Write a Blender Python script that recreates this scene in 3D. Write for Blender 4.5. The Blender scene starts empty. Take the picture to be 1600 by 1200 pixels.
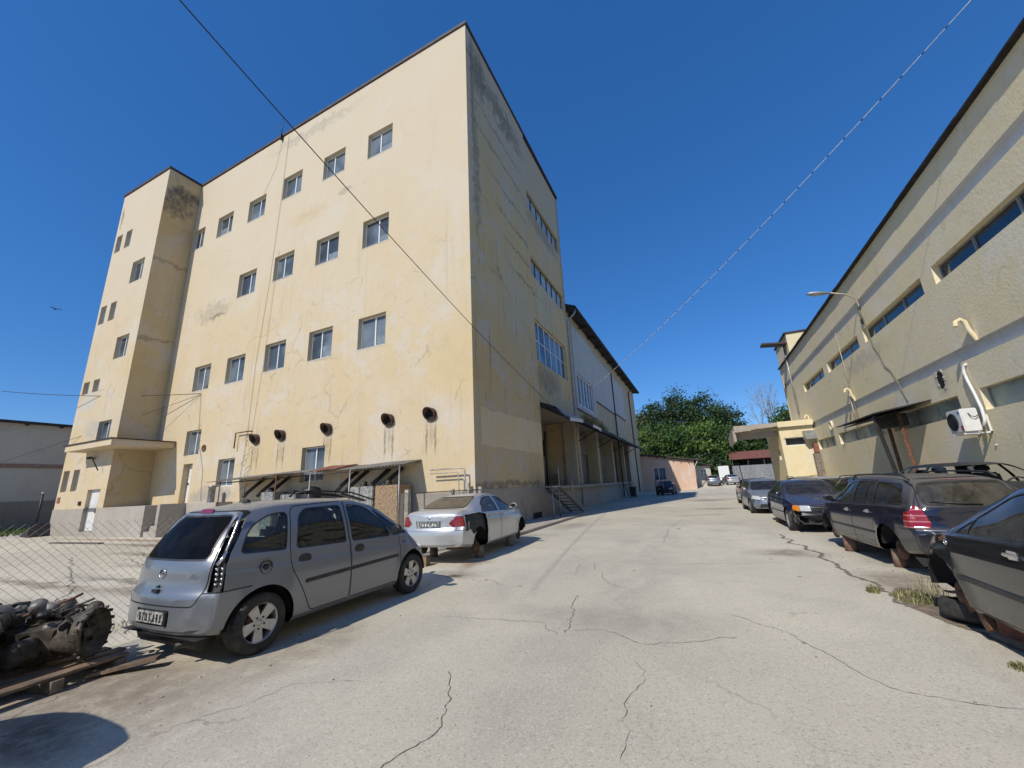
import bpy, bmesh, math, random
from math import sin, cos, pi, radians as rad, sqrt, atan2
from mathutils import Vector as V, Matrix as MX, noise as MN

# ------------------------------------------------------------------ camera, sky, sun, exposure
SC = bpy.context.scene
COL = SC.collection
CAMZ = 1.65
def cam_rows(yaw, pitch, roll):
    cy, sy, cp, sp, cr, sr = cos(yaw), sin(yaw), cos(pitch), sin(pitch), cos(roll), sin(roll)
    f = V((sy*cp, cy*cp, sp)); r = V((cy, -sy, 0)); u = r.cross(f)
    return r*cr+u*sr, u*cr-r*sr, f
_r, _u, _f = cam_rows(rad(-24.173), rad(14.379), rad(-2.712))
cd = bpy.data.cameras.new('camera'); cam = bpy.data.objects.new('camera', cd); COL.objects.link(cam)
cd.sensor_width = 36; cd.lens = 624.7/1600*36; cd.clip_end = 3000; cd.clip_start = .05
cam.matrix_world = MX(((_r.x, _u.x, -_f.x, 0), (_r.y, _u.y, -_f.y, 0), (_r.z, _u.z, -_f.z, CAMZ), (0, 0, 0, 1)))
SC.camera = cam
SUN_DIR = V((.275, 1.08, -1)).normalized()
w = bpy.data.worlds.new('World'); SC.world = w; w.use_nodes = True
_nt = w.node_tree; _bg = _nt.nodes['Background']
_sky = _nt.nodes.new('ShaderNodeTexSky'); _sky.sky_type = 'NISHITA'; _sky.sun_disc = False
_sky.sun_elevation = math.asin(-SUN_DIR.z); _sky.sun_rotation = atan2(-SUN_DIR.x, -SUN_DIR.y)
_sky.air_density = 1.0; _sky.dust_density = .05; _sky.ozone_density = 10; _sky.altitude = 1000
_bg.inputs['Strength'].default_value = .15
_gm = _nt.nodes.new('ShaderNodeGamma'); _gm.inputs[1].default_value = .65
_hs = _nt.nodes.new('ShaderNodeHueSaturation'); _hs.inputs['Saturation'].default_value = 1.36; _hs.inputs['Value'].default_value = 1.17; _hs.inputs['Hue'].default_value = .511
_nt.links.new(_sky.outputs[0], _gm.inputs[0]); _nt.links.new(_gm.outputs[0], _hs.inputs['Color']); _nt.links.new(_hs.outputs[0], _bg.inputs[0])
sl = bpy.data.lights.new('sun', 'SUN'); sl.energy = 3.0; sl.angle = rad(.53); sl.color = (1, .93, .82)
so = bpy.data.objects.new('sun', sl); COL.objects.link(so)
so.rotation_euler = SUN_DIR.to_track_quat('-Z', 'Y').to_euler(); so.location = (-20, -60, 60)
SC.view_settings.view_transform = 'Standard'; SC.view_settings.look = 'None'
SC.view_settings.gamma = 1; SC.view_settings.exposure = .45
try: SC.cycles.max_bounces = 8; SC.cycles.transparent_max_bounces = 16
except Exception: pass

# ------------------------------------------------------------------ mesh collector
Z = V((0, 0, 1))
class MB:
    def __init__(s): s.bm = bmesh.new()
    def v(s, p): return s.bm.verts.new(p)
    def f(s, vs, mi=0, sm=False):
        try: f = s.bm.faces.new(vs)
        except ValueError: return None
        f.material_index = mi; f.smooth = sm; return f
    def poly(s, pts, mi=0): return s.f([s.v(p) for p in pts], mi)
    def ob(s, O, A, B, C, a, b, c, mi=0):
        """box spanned along axes A,B,C from O with ranges a,b,c"""
        O, A, B, C = V(O), V(A), V(B), V(C)
        g = [[[s.v(O+A*x+B*y+C*z) for z in c] for y in b] for x in a]
        F = [(g[0][0][0], g[0][0][1], g[0][1][1], g[0][1][0]), (g[1][0][0], g[1][1][0], g[1][1][1], g[1][0][1]),
             (g[0][0][0], g[1][0][0], g[1][0][1], g[0][0][1]), (g[0][1][0], g[0][1][1], g[1][1][1], g[1][1][0]),
             (g[0][0][0], g[0][1][0], g[1][1][0], g[1][0][0]), (g[0][0][1], g[1][0][1], g[1][1][1], g[0][1][1])]
        flip = A.cross(B).dot(C) < 0
        return [s.f(q[::-1] if flip else q, mi) for q in F]
    def box(s, x0, x1, y0, y1, z0, z1, mi=0):
        return s.ob((0, 0, 0), (1, 0, 0), (0, 1, 0), (0, 0, 1), (x0, x1), (y0, y1), (z0, z1), mi)
    def rbox(s, c, size, rot=(0, 0, 0), mi=0):
        from mathutils import Euler
        m = Euler(rot).to_matrix(); h = [k/2 for k in size]
        return s.ob(c, m.col[0], m.col[1], m.col[2], (-h[0], h[0]), (-h[1], h[1]), (-h[2], h[2]), mi)
    def tube(s, pts, r, n=8, mi=0, cap=True, closed=False):
        pts = [V(p) for p in pts]; rs = r if isinstance(r, (list, tuple)) else [r]*len(pts)
        rings = []; up = None; N = len(pts)
        for i, p in enumerate(pts):
            a = pts[(i-1) % N] if (i > 0 or closed) else p; b = pts[(i+1) % N] if (i < N-1 or closed) else p
            t = (b-a).normalized() if (b-a).length > 1e-9 else Z
            if up is None: up = V((0, 0, 1)) if abs(t.z) < .9 else V((1, 0, 0))
            x = t.cross(up)
            if x.length < 1e-6: x = t.orthogonal()
            x.normalize(); y = x.cross(t); up = y
            rings.append([s.v(p+(x*cos(2*pi*k/n)+y*sin(2*pi*k/n))*rs[i]) for k in range(n)])
        for i in range(N if closed else N-1):
            A, B = rings[i], rings[(i+1) % N]
            for k in range(n): s.f([A[k], A[(k+1) % n], B[(k+1) % n], B[k]], mi, n > 4)
        if cap and not closed: s.f(rings[0][::-1], mi); s.f(rings[-1], mi)
    def cyl(s, a, b, r0, r1=None, n=16, mi=0, cap=True): s.tube([a, b], [r0, r0 if r1 is None else r1], n, mi, cap)
    def lathe(s, prof, O=(0, 0, 0), ax=(0, 0, 1), n=24, mi=0, mis=None, sm=True):
        O = V(O); ax = V(ax).normalized(); x = ax.orthogonal().normalized(); y = ax.cross(x)
        rings = []
        for r, h in prof:
            if r < 1e-6: rings.append([s.v(O+ax*h)])
            else: rings.append([s.v(O+ax*h+(x*cos(2*pi*k/n)+y*sin(2*pi*k/n))*r) for k in range(n)])
        for i in range(len(rings)-1):
            A, B = rings[i], rings[i+1]; m = mis[i] if mis else mi
            for k in range(n):
                k2 = (k+1) % n
                if len(A) == 1 and len(B) == 1: continue
                if len(A) == 1: s.f([A[0], B[k2], B[k]], m, sm)
                elif len(B) == 1: s.f([A[k], A[k2], B[0]], m, sm)
                else: s.f([A[k], A[k2], B[k2], B[k]], m, sm)
    def prism(s, pts, d, mi=0):
        """extrude polygon pts by vector d"""
        a = [s.v(V(p)) for p in pts]; b = [s.v(V(p)+V(d)) for p in pts]; n = len(a)
        s.f(a[::-1], mi); s.f(b, mi)
        for i in range(n): s.f([a[i], a[(i+1) % n], b[(i+1) % n], b[i]], mi)
    def ico(s, c, r, sub=2, amp=0, seed=0, sc=(1, 1, 1), mi=0):
        g = bmesh.ops.create_icosphere(s.bm, subdivisions=sub, radius=1)
        for v in g['verts']:
            p = v.co.copy(); k = 1+amp*MN.noise(p*1.7+V((seed*7.1, seed*3.3, 0)))
            v.co = V(c)+V((p.x*sc[0], p.y*sc[1], p.z*sc[2]))*r*k
        for v in g['verts']:
            for f in v.link_faces: f.material_index = mi; f.smooth = True
    def build(s, name, mats, parent=None, sharp=None, recalc=False, world=True):
        if recalc: bmesh.ops.recalc_face_normals(s.bm, faces=s.bm.faces[:])
        if parent is not None and world:
            m = MX.Identity(4); q = parent
            while q is not None: m = q.matrix_basis @ m; q = q.parent
            s.bm.transform(m.inverted())
        if sharp:
            for f in s.bm.faces: f.smooth = True
            for e in s.bm.edges:
                if len(e.link_faces) == 2 and e.calc_face_angle(0) > rad(sharp): e.smooth = False
        me = bpy.data.meshes.new(name); s.bm.to_mesh(me); s.bm.free()
        for m in (mats if isinstance(mats, (list, tuple)) else [mats]): me.materials.append(m)
        o = bpy.data.objects.new(name, me); COL.objects.link(o)
        if parent is not None: o.parent = parent
        return o

def tag(o, label=None, cat=None, group=None, kind=None):
    if label: o['label'] = label
    if cat: o['category'] = cat
    if group: o['group'] = group
    if kind: o['kind'] = kind
    return o
def thing(name, label, cat, loc=(0, 0, 0), rz=0, group=None):
    o = bpy.data.objects.new(name, None); COL.objects.link(o)
    o.location = loc; o.rotation_euler = (0, 0, rz); o.empty_display_size = .2
    o.matrix_basis = MX.Translation(V(loc)) @ MX.Rotation(rz, 4, 'Z')
    return tag(o, label, cat, group)
def copy_tree(o, parent=None):
    c = o.copy(); COL.objects.link(c); c.parent = parent
    for ch in list(o.children): copy_tree(ch, c)
    return c
def sstep(a, b, x):
    t = max(0, min(1, (x-a)/(b-a))); return t*t*(3-2*t)
def gz(y): return .5*sstep(60, 67, y)

# ------------------------------------------------------------------ material helper
class NT:
    def __init__(s, name):
        s.m = bpy.data.materials.new(name); s.m.use_nodes = True; s.t = s.m.node_tree; s.n = s.t.nodes
        s.b = s.n['Principled BSDF']; s.out = s.n['Material Output']; s._p = None
    def node(s, ty, **kw):
        n = s.n.new(ty)
        for k, v in kw.items(): setattr(n, k, v)
        return n
    def L(s, a, b):
        s.t.links.new(a, b)
    def set(s, sock, v):
        if isinstance(v, bpy.types.NodeSocket): s.L(v, sock)
        elif isinstance(v, (tuple, list)) and len(v) == 3 and sock.type == 'RGBA': sock.default_value = (*v, 1)
        else: sock.default_value = v
    def pos(s):
        if s._p is None: s._p = s.node('ShaderNodeNewGeometry').outputs['Position']
        return s._p
    def obj(s): return s.node('ShaderNodeTexCoord').outputs['Object']
    def math(s, op, a, b=None, c=None, clamp=False):
        n = s.node('ShaderNodeMath', operation=op, use_clamp=clamp)
        s.set(n.inputs[0], a)
        if b is not None: s.set(n.inputs[1], b)
        if c is not None: s.set(n.inputs[2], c)
        return n.outputs[0]
    def vmath(s, op, a, b=None):
        n = s.node('ShaderNodeVectorMath', operation=op); s.set(n.inputs[0], a)
        if b is not None: s.set(n.inputs[1], b)
        return n.outputs[1] if op in ('LENGTH', 'DOT_PRODUCT', 'DISTANCE') else n.outputs[0]
    def scale(s, vec, sc): return s.vmath('MULTIPLY', vec, V(sc) if not isinstance(sc, (int, float)) else V((sc,)*3))
    def noise(s, vec, scale=5, detail=4, rough=.55, dist=0):
        n = s.node('ShaderNodeTexNoise'); s.L(vec, n.inputs['Vector'])
        n.inputs['Scale'].default_value = scale; n.inputs['Detail'].default_value = detail
        n.inputs['Roughness'].default_value = rough; n.inputs['Distortion'].default_value = dist
        return n.outputs[0]
    def noisec(s, vec, scale=5, detail=3):
        n = s.node('ShaderNodeTexNoise'); s.L(vec, n.inputs['Vector'])
        n.inputs['Scale'].default_value = scale; n.inputs['Detail'].default_value = detail
        return n.outputs[1]
    def vor(s, vec, scale=5, feature='F1', rnd=1, out=0):
        n = s.node('ShaderNodeTexVoronoi', feature=feature); s.L(vec, n.inputs['Vector'])
        n.inputs['Scale'].default_value = scale; n.inputs['Randomness'].default_value = rnd
        return n.outputs[out]
    def ramp(s, fac, lo, hi, a=0., b=1.):
        n = s.node('ShaderNodeMapRange', interpolation_type='SMOOTHSTEP')
        s.set(n.inputs[0], fac); n.inputs[1].default_value = lo; n.inputs[2].default_value = hi
        n.inputs[3].default_value = a; n.inputs[4].default_value = b
        return n.outputs[0]
    def mix(s, fac, a, b, mode='MIX'):
        n = s.node('ShaderNodeMix', data_type='RGBA', blend_type=mode)
        s.set(n.inputs['Factor'], fac); s.set(n.inputs[6], a); s.set(n.inputs[7], b)
        return n.outputs[2]
    def xyz(s, vec):
        n = s.node('ShaderNodeSeparateXYZ'); s.L(vec, n.inputs[0]); return n.outputs
    def blob(s, P, c, r, soft=.5):
        """ellipsoid mask around c with radii r (P already warped)"""
        d = s.vmath('LENGTH', s.vmath('DIVIDE', s.vmath('SUBTRACT', P, V(c)), V(r)))
        return s.ramp(d, 1+soft*.4, 1-soft, 0, 1)
    def warp(s, P, scale, amp, detail=3):
        c = s.vmath('SUBTRACT', s.noisec(P, scale, detail), V((.5, .5, .5)))
        return s.vmath('ADD', P, s.scale(c, amp*2))
    def bump(s, h, strength=.3, dist=.02):
        n = s.node('ShaderNodeBump'); n.inputs['Strength'].default_value = strength
        n.inputs['Distance'].default_value = dist; s.L(h, n.inputs['Height']); s.L(n.outputs[0], s.b.inputs['Normal'])
    def fin(s, base=None, rough=None, metal=None, spec=None, **kw):
        if base is not None: s.set(s.b.inputs['Base Color'], base)
        if rough is not None: s.set(s.b.inputs['Roughness'], rough)
        if metal is not None: s.set(s.b.inputs['Metallic'], metal)
        if spec is not None: s.set(s.b.inputs['Specular IOR Level'], spec)
        for k, v in kw.items(): s.set(s.b.inputs[k], v)
        return s.m

def simple(name, col, rough=.6, metal=0, var=.12, scale=8, bump=0, spec=.5, dirt=None, dirtamt=.5):
    t = NT(name); P = t.obj()
    n = t.noise(P, scale, 4)
    c = t.mix(t.ramp(n, .3, .7), tuple(k*(1-var) for k in col), tuple(min(1, k*(1+var)) for k in col))
    if dirt: c = t.mix(t.ramp(t.noise(P, scale*.4, 6, .65), .45, .7, 0, dirtamt), c, dirt)
    if bump: t.bump(t.noise(P, scale*6, 3), bump, .01)
    return t.fin(c, rough, metal, spec)

M = {}
M['white_pvc'] = simple('white_pvc', (.72, .73, .72), .35, var=.05)
M['black_plastic'] = simple('black_plastic', (.022, .022, .024), .45, var=.3)
M['rubber'] = simple('rubber', (.025, .024, .023), .8, var=.3, scale=20, bump=.2, dirt=(.09, .08, .065))
M['dark_metal'] = simple('dark_metal', (.05, .048, .045), .55, .6, var=.3)
M['grey_metal'] = simple('grey_metal', (.28, .28, .28), .5, .7, var=.2)
M['galv'] = simple('galv', (.36, .37, .37), .5, .5, var=.2, scale=4)
M['rust'] = simple('rust', (.16, .075, .04), .85, .1, var=.35, scale=14, bump=.3, dirt=(.07, .045, .035))
M['roof_black'] = simple('roof_black', (.025, .022, .024), .8, var=.4, scale=3)
M['coping'] = simple('coping', (.055, .04, .042), .7, .2, var=.3, scale=2)
M['wood'] = simple('wood', (.21, .15, .1), .85, var=.35, scale=6, bump=.3, dirt=(.06, .045, .035))
M['grey_wood'] = simple('grey_wood', (.2, .17, .14), .9, var=.3, scale=9, bump=.4)
M['cable'] = simple('cable', (.02, .02, .022), .6)
M['dark'] = simple('dark_interior', (.012, .012, .013), .9)
M['brick_red'] = simple('brick_red', (.26, .1, .065), .85, var=.3, scale=8, bump=.3, dirt=(.12, .09, .07))
M['pipe_pale'] = simple('pale_pipe', (.42, .38, .3), .6, .2, var=.2)
M['stump_bark'] = simple('stump_bark', (.2, .11, .075), .9, var=.35, scale=10, bump=.5, dirt=(.26, .2, .14))
M['cable_grey'] = simple('cable_grey', (.2, .17, .12), .8)
M['rust_duct'] = simple('rust_duct', (.1, .06, .042), .9, .1, var=.4, scale=9, bump=.3, dirt=(.03, .025, .022), dirtamt=.8)
# ------------------------------------------------------------------ surface materials
def stucco(name, base, light, dirt, bumpy=.25, streak=.35, blobs=(), grain=60, bdist=.01, top=None):
    t = NT(name); P = t.pos(); W = t.warp(P, .9, .5, 5)
    big = t.noise(P, .22, 5, .6); mid = t.noise(P, 1.1, 5, .6)
    c = t.mix(t.ramp(big, .35, .68), base, light)
    c = t.mix(t.ramp(mid, .42, .75, 0, .4), c, tuple(k*.82 for k in base))
    c = t.mix(t.ramp(t.noise(W, .55, 6, .7), .5, .64, 0, .6), c, tuple(.5*(k+max(light)) for k in light))
    c = t.mix(t.ramp(t.noise(W, 2.6, 6, .75), .55, .72, 0, .5), c, tuple(k*.68 for k in base))
    st = t.noise(t.scale(P, (2.2, 2.2, .11)), 1.6, 6, .7)
    c = t.mix(t.ramp(st, .54, .78, 0, streak), c, dirt)
    c = t.mix(t.ramp(t.noise(P, 9, 4, .7), .6, .8, 0, .25), c, dirt)
    W3 = t.warp(P, 1.3, .5, 6); e = t.vor(W3, .33, 'DISTANCE_TO_EDGE')
    c = t.mix(t.math('MULTIPLY', t.ramp(e, .004, .016, .5, 0), t.ramp(t.noise(P, .4, 3), .52, .62)), c, dirt)
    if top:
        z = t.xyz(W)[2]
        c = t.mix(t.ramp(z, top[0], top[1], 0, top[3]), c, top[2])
    for (cc, r, col, amt, soft, wamp) in blobs:
        W2 = W if wamp == 0 else t.warp(P, 2.2, wamp, 6)
        k = t.math('MULTIPLY', t.blob(W2, cc, r, soft), amt)
        k = t.math('MULTIPLY', k, t.ramp(t.noise(P, 3.5, 5, .7), .3, .6, .35, 1))
        c = t.mix(k, c, col)
    h = t.math('ADD', t.noise(P, grain, 3), t.math('MULTIPLY', t.noise(P, grain*.12, 4, .6), 1.6))
    t.bump(h, bumpy, bdist)
    return t.fin(c, .92, spec=.2)

YB, YL, YD = (.565, .445, .265), (.57, .48, .34), (.3, .24, .155)
GREYD = (.15, .14, .12)
FA = rad(1.309); FC = V((-7.71, 13.40, 0)); FU = V((-cos(FA), sin(FA), 0)); FN = V((-sin(FA), -cos(FA), 0))
def fpt(u, z, n=0): return FC+FU*u+FN*n+Z*z
TWY = 11.87
VENTS = [(2.03, 4.67), (4.27, 4.68), (8.06, 4.68), (11.4, 4.7), (13.47, 4.69)]
bl = []
for u, z in VENTS:
    p = fpt(u, z); bl.append(((p.x, p.y, z-.1), (.62, 1, .55), (.50, .45, .36), .55, .6, .25))
    for du in (-.24, .2): bl.append(((p.x+du, p.y, z-.95), (.07, 1, .75), (.16, .11, .06), .8, .7, .07))
    bl.append(((p.x, p.y, z-.75), (.16, 1, .6), (.3, .25, .18), .6, .8, .1))
p = fpt(19.6, 13.5); bl.append(((p.x, p.y, 13.5), (2.1, 1.5, .75), (.42, .36, .26), .85, .4, .9))
p = fpt(18.9, 13.1); bl.append(((p.x, p.y, 13.1), (.9, 1.5, .14), (.2, .17, .12), .8, .5, .35))
p = fpt(8, 18.1); bl.append(((p.x, p.y, 18.1), (.6, 1, .22), (.36, .32, .26), .8, .4, .4))
p = fpt(11, 17.6); bl.append(((p.x, p.y, 17.6), (1.8, 1, .5), (.5, .37, .2), .5, .6, .6))
p = fpt(17, 1.9); bl.append(((p.x, p.y, 1.95), (2.2, 1, .5), (.33, .31, .27), .8, .3, .5))
p = fpt(11.3, 23.9); bl.append(((p.x, p.y, 23.9), (4.5, 1.5, .45), (.36, .33, .27), .55, .6, 1.0))
bl.append(((-36.1, TWY, 8.4), (1.2, 1, .75), (.50, .47, .41), .9, .3, .4))
bl.append(((-34.7, TWY, 6.4), (1.0, 1, .6), (.42, .39, .34), .8, .4, .4))
bl.append(((-37.2, TWY, 22.8), (.2, 1, 1.0), (.12, .1, .07), .8, .5, .3))
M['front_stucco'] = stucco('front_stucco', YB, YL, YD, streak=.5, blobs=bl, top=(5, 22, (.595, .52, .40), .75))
bl = [((-31.3, 12.6, 22.4), (1, 1.0, 1.3), (.1, .092, .08), .8, .5, 1.1), ((-31.3, 13.2, 23.4), (1, 1.3, .55), (.09, .082, .07), .85, .5, .9),
      ((-31.3, 12.9, 17.7), (1, 1.6, .16), (.2, .16, .1), .6, .6, .5), ((-31.3, 12.7, 12.1), (1, 1.6, .14), (.2, .16, .1), .6, .6, .5)]
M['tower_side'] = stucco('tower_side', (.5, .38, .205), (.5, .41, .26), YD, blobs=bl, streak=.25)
bl = [((-7.7, 14.6, 23.0), (1, 1.0, 1.7), GREYD, .8, .6, 1.2), ((-7.7, 17.5, 22.9), (1, 3.2, .9), (.13, .125, .11), .75, .6, 1.6),
      ((-7.7, 13.95, 21.5), (1, .16, 4.5), GREYD, .7, .5, .3), ((-7.7, 14.2, 16.5), (1, .35, 5), (.17, .14, .1), .55, .6, .6)]
for i, zz in enumerate((20.9, 19.4, 17.6, 16.0, 14.6, 13.2)):
    bl.append(((-7.7, 17+i*.6, zz), (1, 4.2-.3*i, .11), (.15, .135, .11), .65, .7, .35))
bl += [((-7.7, 24, 18.9), (1, 3.6, .7), (.2, .19, .165), .6, .6, .7), ((-7.7, 23, 7.9), (1, 2.6, 1.0), (.22, .19, .14), .7, .5, .8),
       ((-7.7, 17, 1.75), (1, 4.5, .16), (.19, .17, .14), .8, .5, .3)]
M['alley_stucco'] = stucco('alley_stucco', (.63, .455, .22), (.56, .47, .315), (.17, .15, .115), blobs=bl, streak=.85, bumpy=.5, top=(13, 24, (.42, .385, .31), .7))
M['warehouse_stucco'] = stucco('warehouse_stucco', (.47, .38, .235), (.46, .42, .33), (.16, .15, .125), streak=.9)
M['plinth'] = stucco('plinth_render', (.34, .305, .255), (.39, .355, .3), (.16, .14, .115), streak=.5, bumpy=.4)
M['concrete'] = stucco('old_concrete', (.37, .335, .285), (.44, .4, .34), (.16, .14, .115), streak=.6, bumpy=.4)
bl = [((7.2, 16.61, 4.2), (.5, .45, .5), (.46, .42, .34), .6, .5, .3), ((7.2, 22, 6.3), (.5, 3, .4), (.46, .42, .34), .5, .5, .5)]
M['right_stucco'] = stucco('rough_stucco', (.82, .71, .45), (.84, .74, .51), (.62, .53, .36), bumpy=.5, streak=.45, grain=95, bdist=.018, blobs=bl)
M['right_band'] = stucco('white_band', (.62, .62, .6), (.66, .66, .64), (.4, .39, .36), bumpy=.2, streak=.4)
M['cream'] = stucco('cream_render', (.72, .62, .38), (.74, .65, .43), (.45, .38, .25), streak=.2, bumpy=.2)
M['pink'] = stucco('pink_render', (.64, .43, .31), (.66, .46, .345), (.4, .29, .22), streak=.15, bumpy=.2)
M['white_wall'] = stucco('grey_white_wall', (.45, .43, .38), (.5, .47, .42), (.28, .25, .21), streak=.35)
M['panel_white'] = stucco('sheet_panel', (.46, .465, .45), (.5, .5, .48), (.28, .27, .24), streak=.6, bumpy=.15)

def glassy(name, col, rough=.06, var=.5, scale=.5, spec=.6):
    t = NT(name); P = t.pos()
    c = t.mix(t.ramp(t.noise(P, scale, 2), .4, .6), tuple(k*(1-var) for k in col), tuple(k*(1+var) for k in col))
    t.bump(t.noise(P, .8, 2), .12, .01)
    return t.fin(c, rough, spec=spec)
M['window_glass'] = glassy('window_glass', (.1, .12, .135))
M['window_dark'] = glassy('window_dark', (.02, .025, .03))
M['window_sky'] = glassy('bright_glass', (.34, .38, .4), .2, .15)
M['frosted'] = glassy('frosted_glass', (.27, .33, .3), .35, .3, .9, .4)
M['blue_glass'] = glassy('blue_glass', (.018, .033, .055), .05, .3, .4, .7)

def asphalt():
    t = NT('worn_asphalt'); P = t.pos(); W = t.warp(P, .6, .9, 5)
    big = t.noise(P, .12, 5, .6); mid = t.noise(P, .8, 6, .65); fine = t.noise(P, 45, 3, .7)
    c = t.mix(t.ramp(big, .35, .65), (.485, .445, .35), (.615, .565, .445))
    c = t.mix(t.ramp(mid, .45, .72, 0, .4), c, (.39, .36, .305))
    # long tyre-polished lanes along the alley
    lane = t.noise(t.scale(W, (.7, .05, 1)), 1.0, 4, .6)
    c = t.mix(t.ramp(lane, .5, .68, 0, .45), c, (.37, .34, .29))
    # aggregate speckle
    sp = t.vor(P, 55); c = t.mix(t.ramp(sp, .12, .42, .5, 0), c, (.66, .63, .57))
    c = t.mix(t.ramp(t.vor(P, 24), .1, .33, .38, 0), c, (.2, .185, .165)); c = t.mix(t.ramp(t.vor(t.vmath('ADD', P, V((3.3, 1.7, 0))), 20), .1, .3, .4, 0), c, (.68, .65, .58))
    c = t.mix(t.ramp(t.noise(P, 16, 5, .75), .5, .72, 0, .35), c, (.3, .28, .245))
    c = t.mix(t.ramp(t.vor(P, 42, out=0), .1, .3, .4, 0), c, (.12, .11, .1))
    c = t.mix(t.ramp(fine, .5, .75, 0, .25), c, (.17, .16, .14))
    # network of hairline cracks
    W2 = t.warp(P, 1.6, .35, 6)
    e = t.vor(t.scale(W2, (1, 1, 0)), .23, 'DISTANCE_TO_EDGE')
    msk = t.ramp(t.noise(P, .3, 3), .46, .6)
    c = t.mix(t.math('MULTIPLY', t.ramp(e, .0008, .0034, .75, 0), msk), c, (.1, .092, .08))
    e2 = t.vor(t.scale(t.warp(P, 3, .3, 5), (1, 1, 0)), .8, 'DISTANCE_TO_EDGE')
    c = t.mix(t.math('MULTIPLY', t.ramp(e2, .004, .014, .6, 0), t.ramp(t.noise(P, .22, 3), .58, .68)), c, (.13, .12, .1))
    c = t.mix(t.ramp(t.vor(t.warp(P, 5, .05, 3), 1.1), .025, .06, .75, 0), c, (.13, .12, .105))
    # oil and dirt stains with places of their own
    for cc, r, col, amt in STAINS:
        k = t.math('MULTIPLY', t.blob(t.warp(P, 1.3, .45, 5), (*cc, 0), (*r, 3), .8), amt)
        c = t.mix(t.math('MULTIPLY', k, t.ramp(t.noise(P, 5, 5, .7), .25, .6, .4, 1)), c, col)
    h = t.math('ADD', t.noise(P, 120, 3), t.math('MULTIPLY', t.noise(P, 28, 3), .5))
    t.bump(h, .5, .005)
    return t.fin(c, .95, spec=.2)
OIL = (.075, .062, .05); DIRT = (.2, .155, .11); RUSTS = (.25, .15, .075)
STAINS = [((-5.3, 2.3), (1.5, .8), DIRT, .8), ((-4.9, 1.6), (.8, .35), OIL, .8), ((-4.4, 3.6), (.6, 1.2), DIRT, .55), ((-4.7, 7.4), (.7, .5), DIRT, .6),
          ((-4.55, 7.2), (.2, .2), OIL, .9), ((-4.95, 8.4), (.25, .6), RUSTS, .7), ((1.4, 10.8), (.7, .55), (.17, .14, .105), .75), ((2.5, 8.3), (.6, .9), DIRT, .75),
          ((.5, 25), (1.4, .8), OIL, .55), ((.3, 34), (1.6, 1.8), (.13, .12, .1), .55), ((-.5, 21), (1.2, .35), (.17, .16, .14), .4), ((-1.3, 5.5), (1.5, .6), (.22, .2, .175), .4),
          ((-5.6, 13.6), (.8, .5), (.22, .2, .17), .6), ((-5.1, 16.5), (.7, 1.3), (.2, .18, .15), .5), ((3.4, 11.5), (1, 3), (.16, .145, .12), .5), ((3.3, 6), (1, 2.4), (.15, .135, .11), .5),
          ((-9.5, 4.6), (2.5, .3), DIRT, .85), ((-12, 6.5), (4, .3), (.19, .15, .11), .9), ((-16, 8), (4, .4), (.19, .14, .1), .9), ((-11.5, 5.2), (3, .16), OIL, .7), ((-20, 9.6), (6, .35), (.17, .13, .09), .9), ((-14, 4.4), (3.5, .2), DIRT, .8), ((-24, 10.8), (9, .35), (.24, .13, .08), .8), ((-8.2, 3.0), (.9, .4), (.22, .2, .17), .6),
          ((-11, 3.6), (1.6, .25), DIRT, .5), ((-14, 5.2), (1.2, .5), (.24, .22, .19), .5)]
M['asphalt'] = asphalt()
def kerbm():
    t = NT('kerb_concrete'); P = t.pos()
    c = t.mix(t.ramp(t.noise(P, 2, 5), .35, .7), (.42, .37, .31), (.32, .29, .25))
    t.bump(t.noise(P, 30, 3), .4, .01); return t.fin(c, .95, spec=.2)
M['kerb'] = kerbm()
M['soil'] = simple('dry_soil', (.2, .155, .11), .95, var=.3, scale=12, bump=.6)
M['crack'] = simple('crack_fill', (.11, .1, .085), .95, var=.3, scale=10)
M['window_pale'] = glassy('pale_window_glass', (.12, .145, .16), .1, .4)
M['pane_patch'] = simple('pale_pane_patch', (.2, .24, .255), .25, var=.2, scale=3)
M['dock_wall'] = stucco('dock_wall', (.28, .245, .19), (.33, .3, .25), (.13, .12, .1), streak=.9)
# ------------------------------------------------------------------ the setting: ground
mb = MB()
ys = [-60, -20, 0, 10, 20, 40, 58]+[60+.7*i for i in range(11)]+[70, 90, 140, 300, 1500]
xs = [-1500, -300, -80, -40, -20, -7, 0, 7, 30, 100, 400, 1500]
g = [[mb.v((x, y, gz(y))) for x in xs] for y in ys]
for j in range(len(ys)-1):
    for i in range(len(xs)-1): mb.f([g[j][i], g[j][i+1], g[j+1][i+1], g[j+1][i]], 0, True)
tag(mb.build('ground', M['asphalt']), kind='structure')

def ribbon(mb, pts, w0, seed, z=.004, wob=.05, step=.04):
    rng = random.Random(seed); P = []
    for (a, b) in zip(pts[:-1], pts[1:]):
        a, b = V((*a, 0)), V((*b, 0)); n = max(2, int((b-a).length/step))
        for i in range(n): P.append(a.lerp(b, i/n))
    P.append(V((*pts[-1], 0))); prev = None
    for i, q in enumerate(P):
        t = (P[min(i+1, len(P)-1)]-P[max(i-1, 0)]).normalized(); s = V((-t.y, t.x, 0))
        q = q+s*(MN.noise(q*1.9+V((seed, 0, 0)))*wob*2.2+MN.noise(q*8+V((0, seed, 0)))*.045+rng.uniform(-1, 1)*.007)
        wd = w0*(.35+rng.random()*.9)*(.15 if i in (0, len(P)-1) else 1)
        cur = (mb.v(q+s*wd+Z*z), mb.v(q-s*wd+Z*z))
        if prev: mb.f([prev[1], cur[1], cur[0], prev[0]])
        prev = cur
mb = MB()
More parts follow.
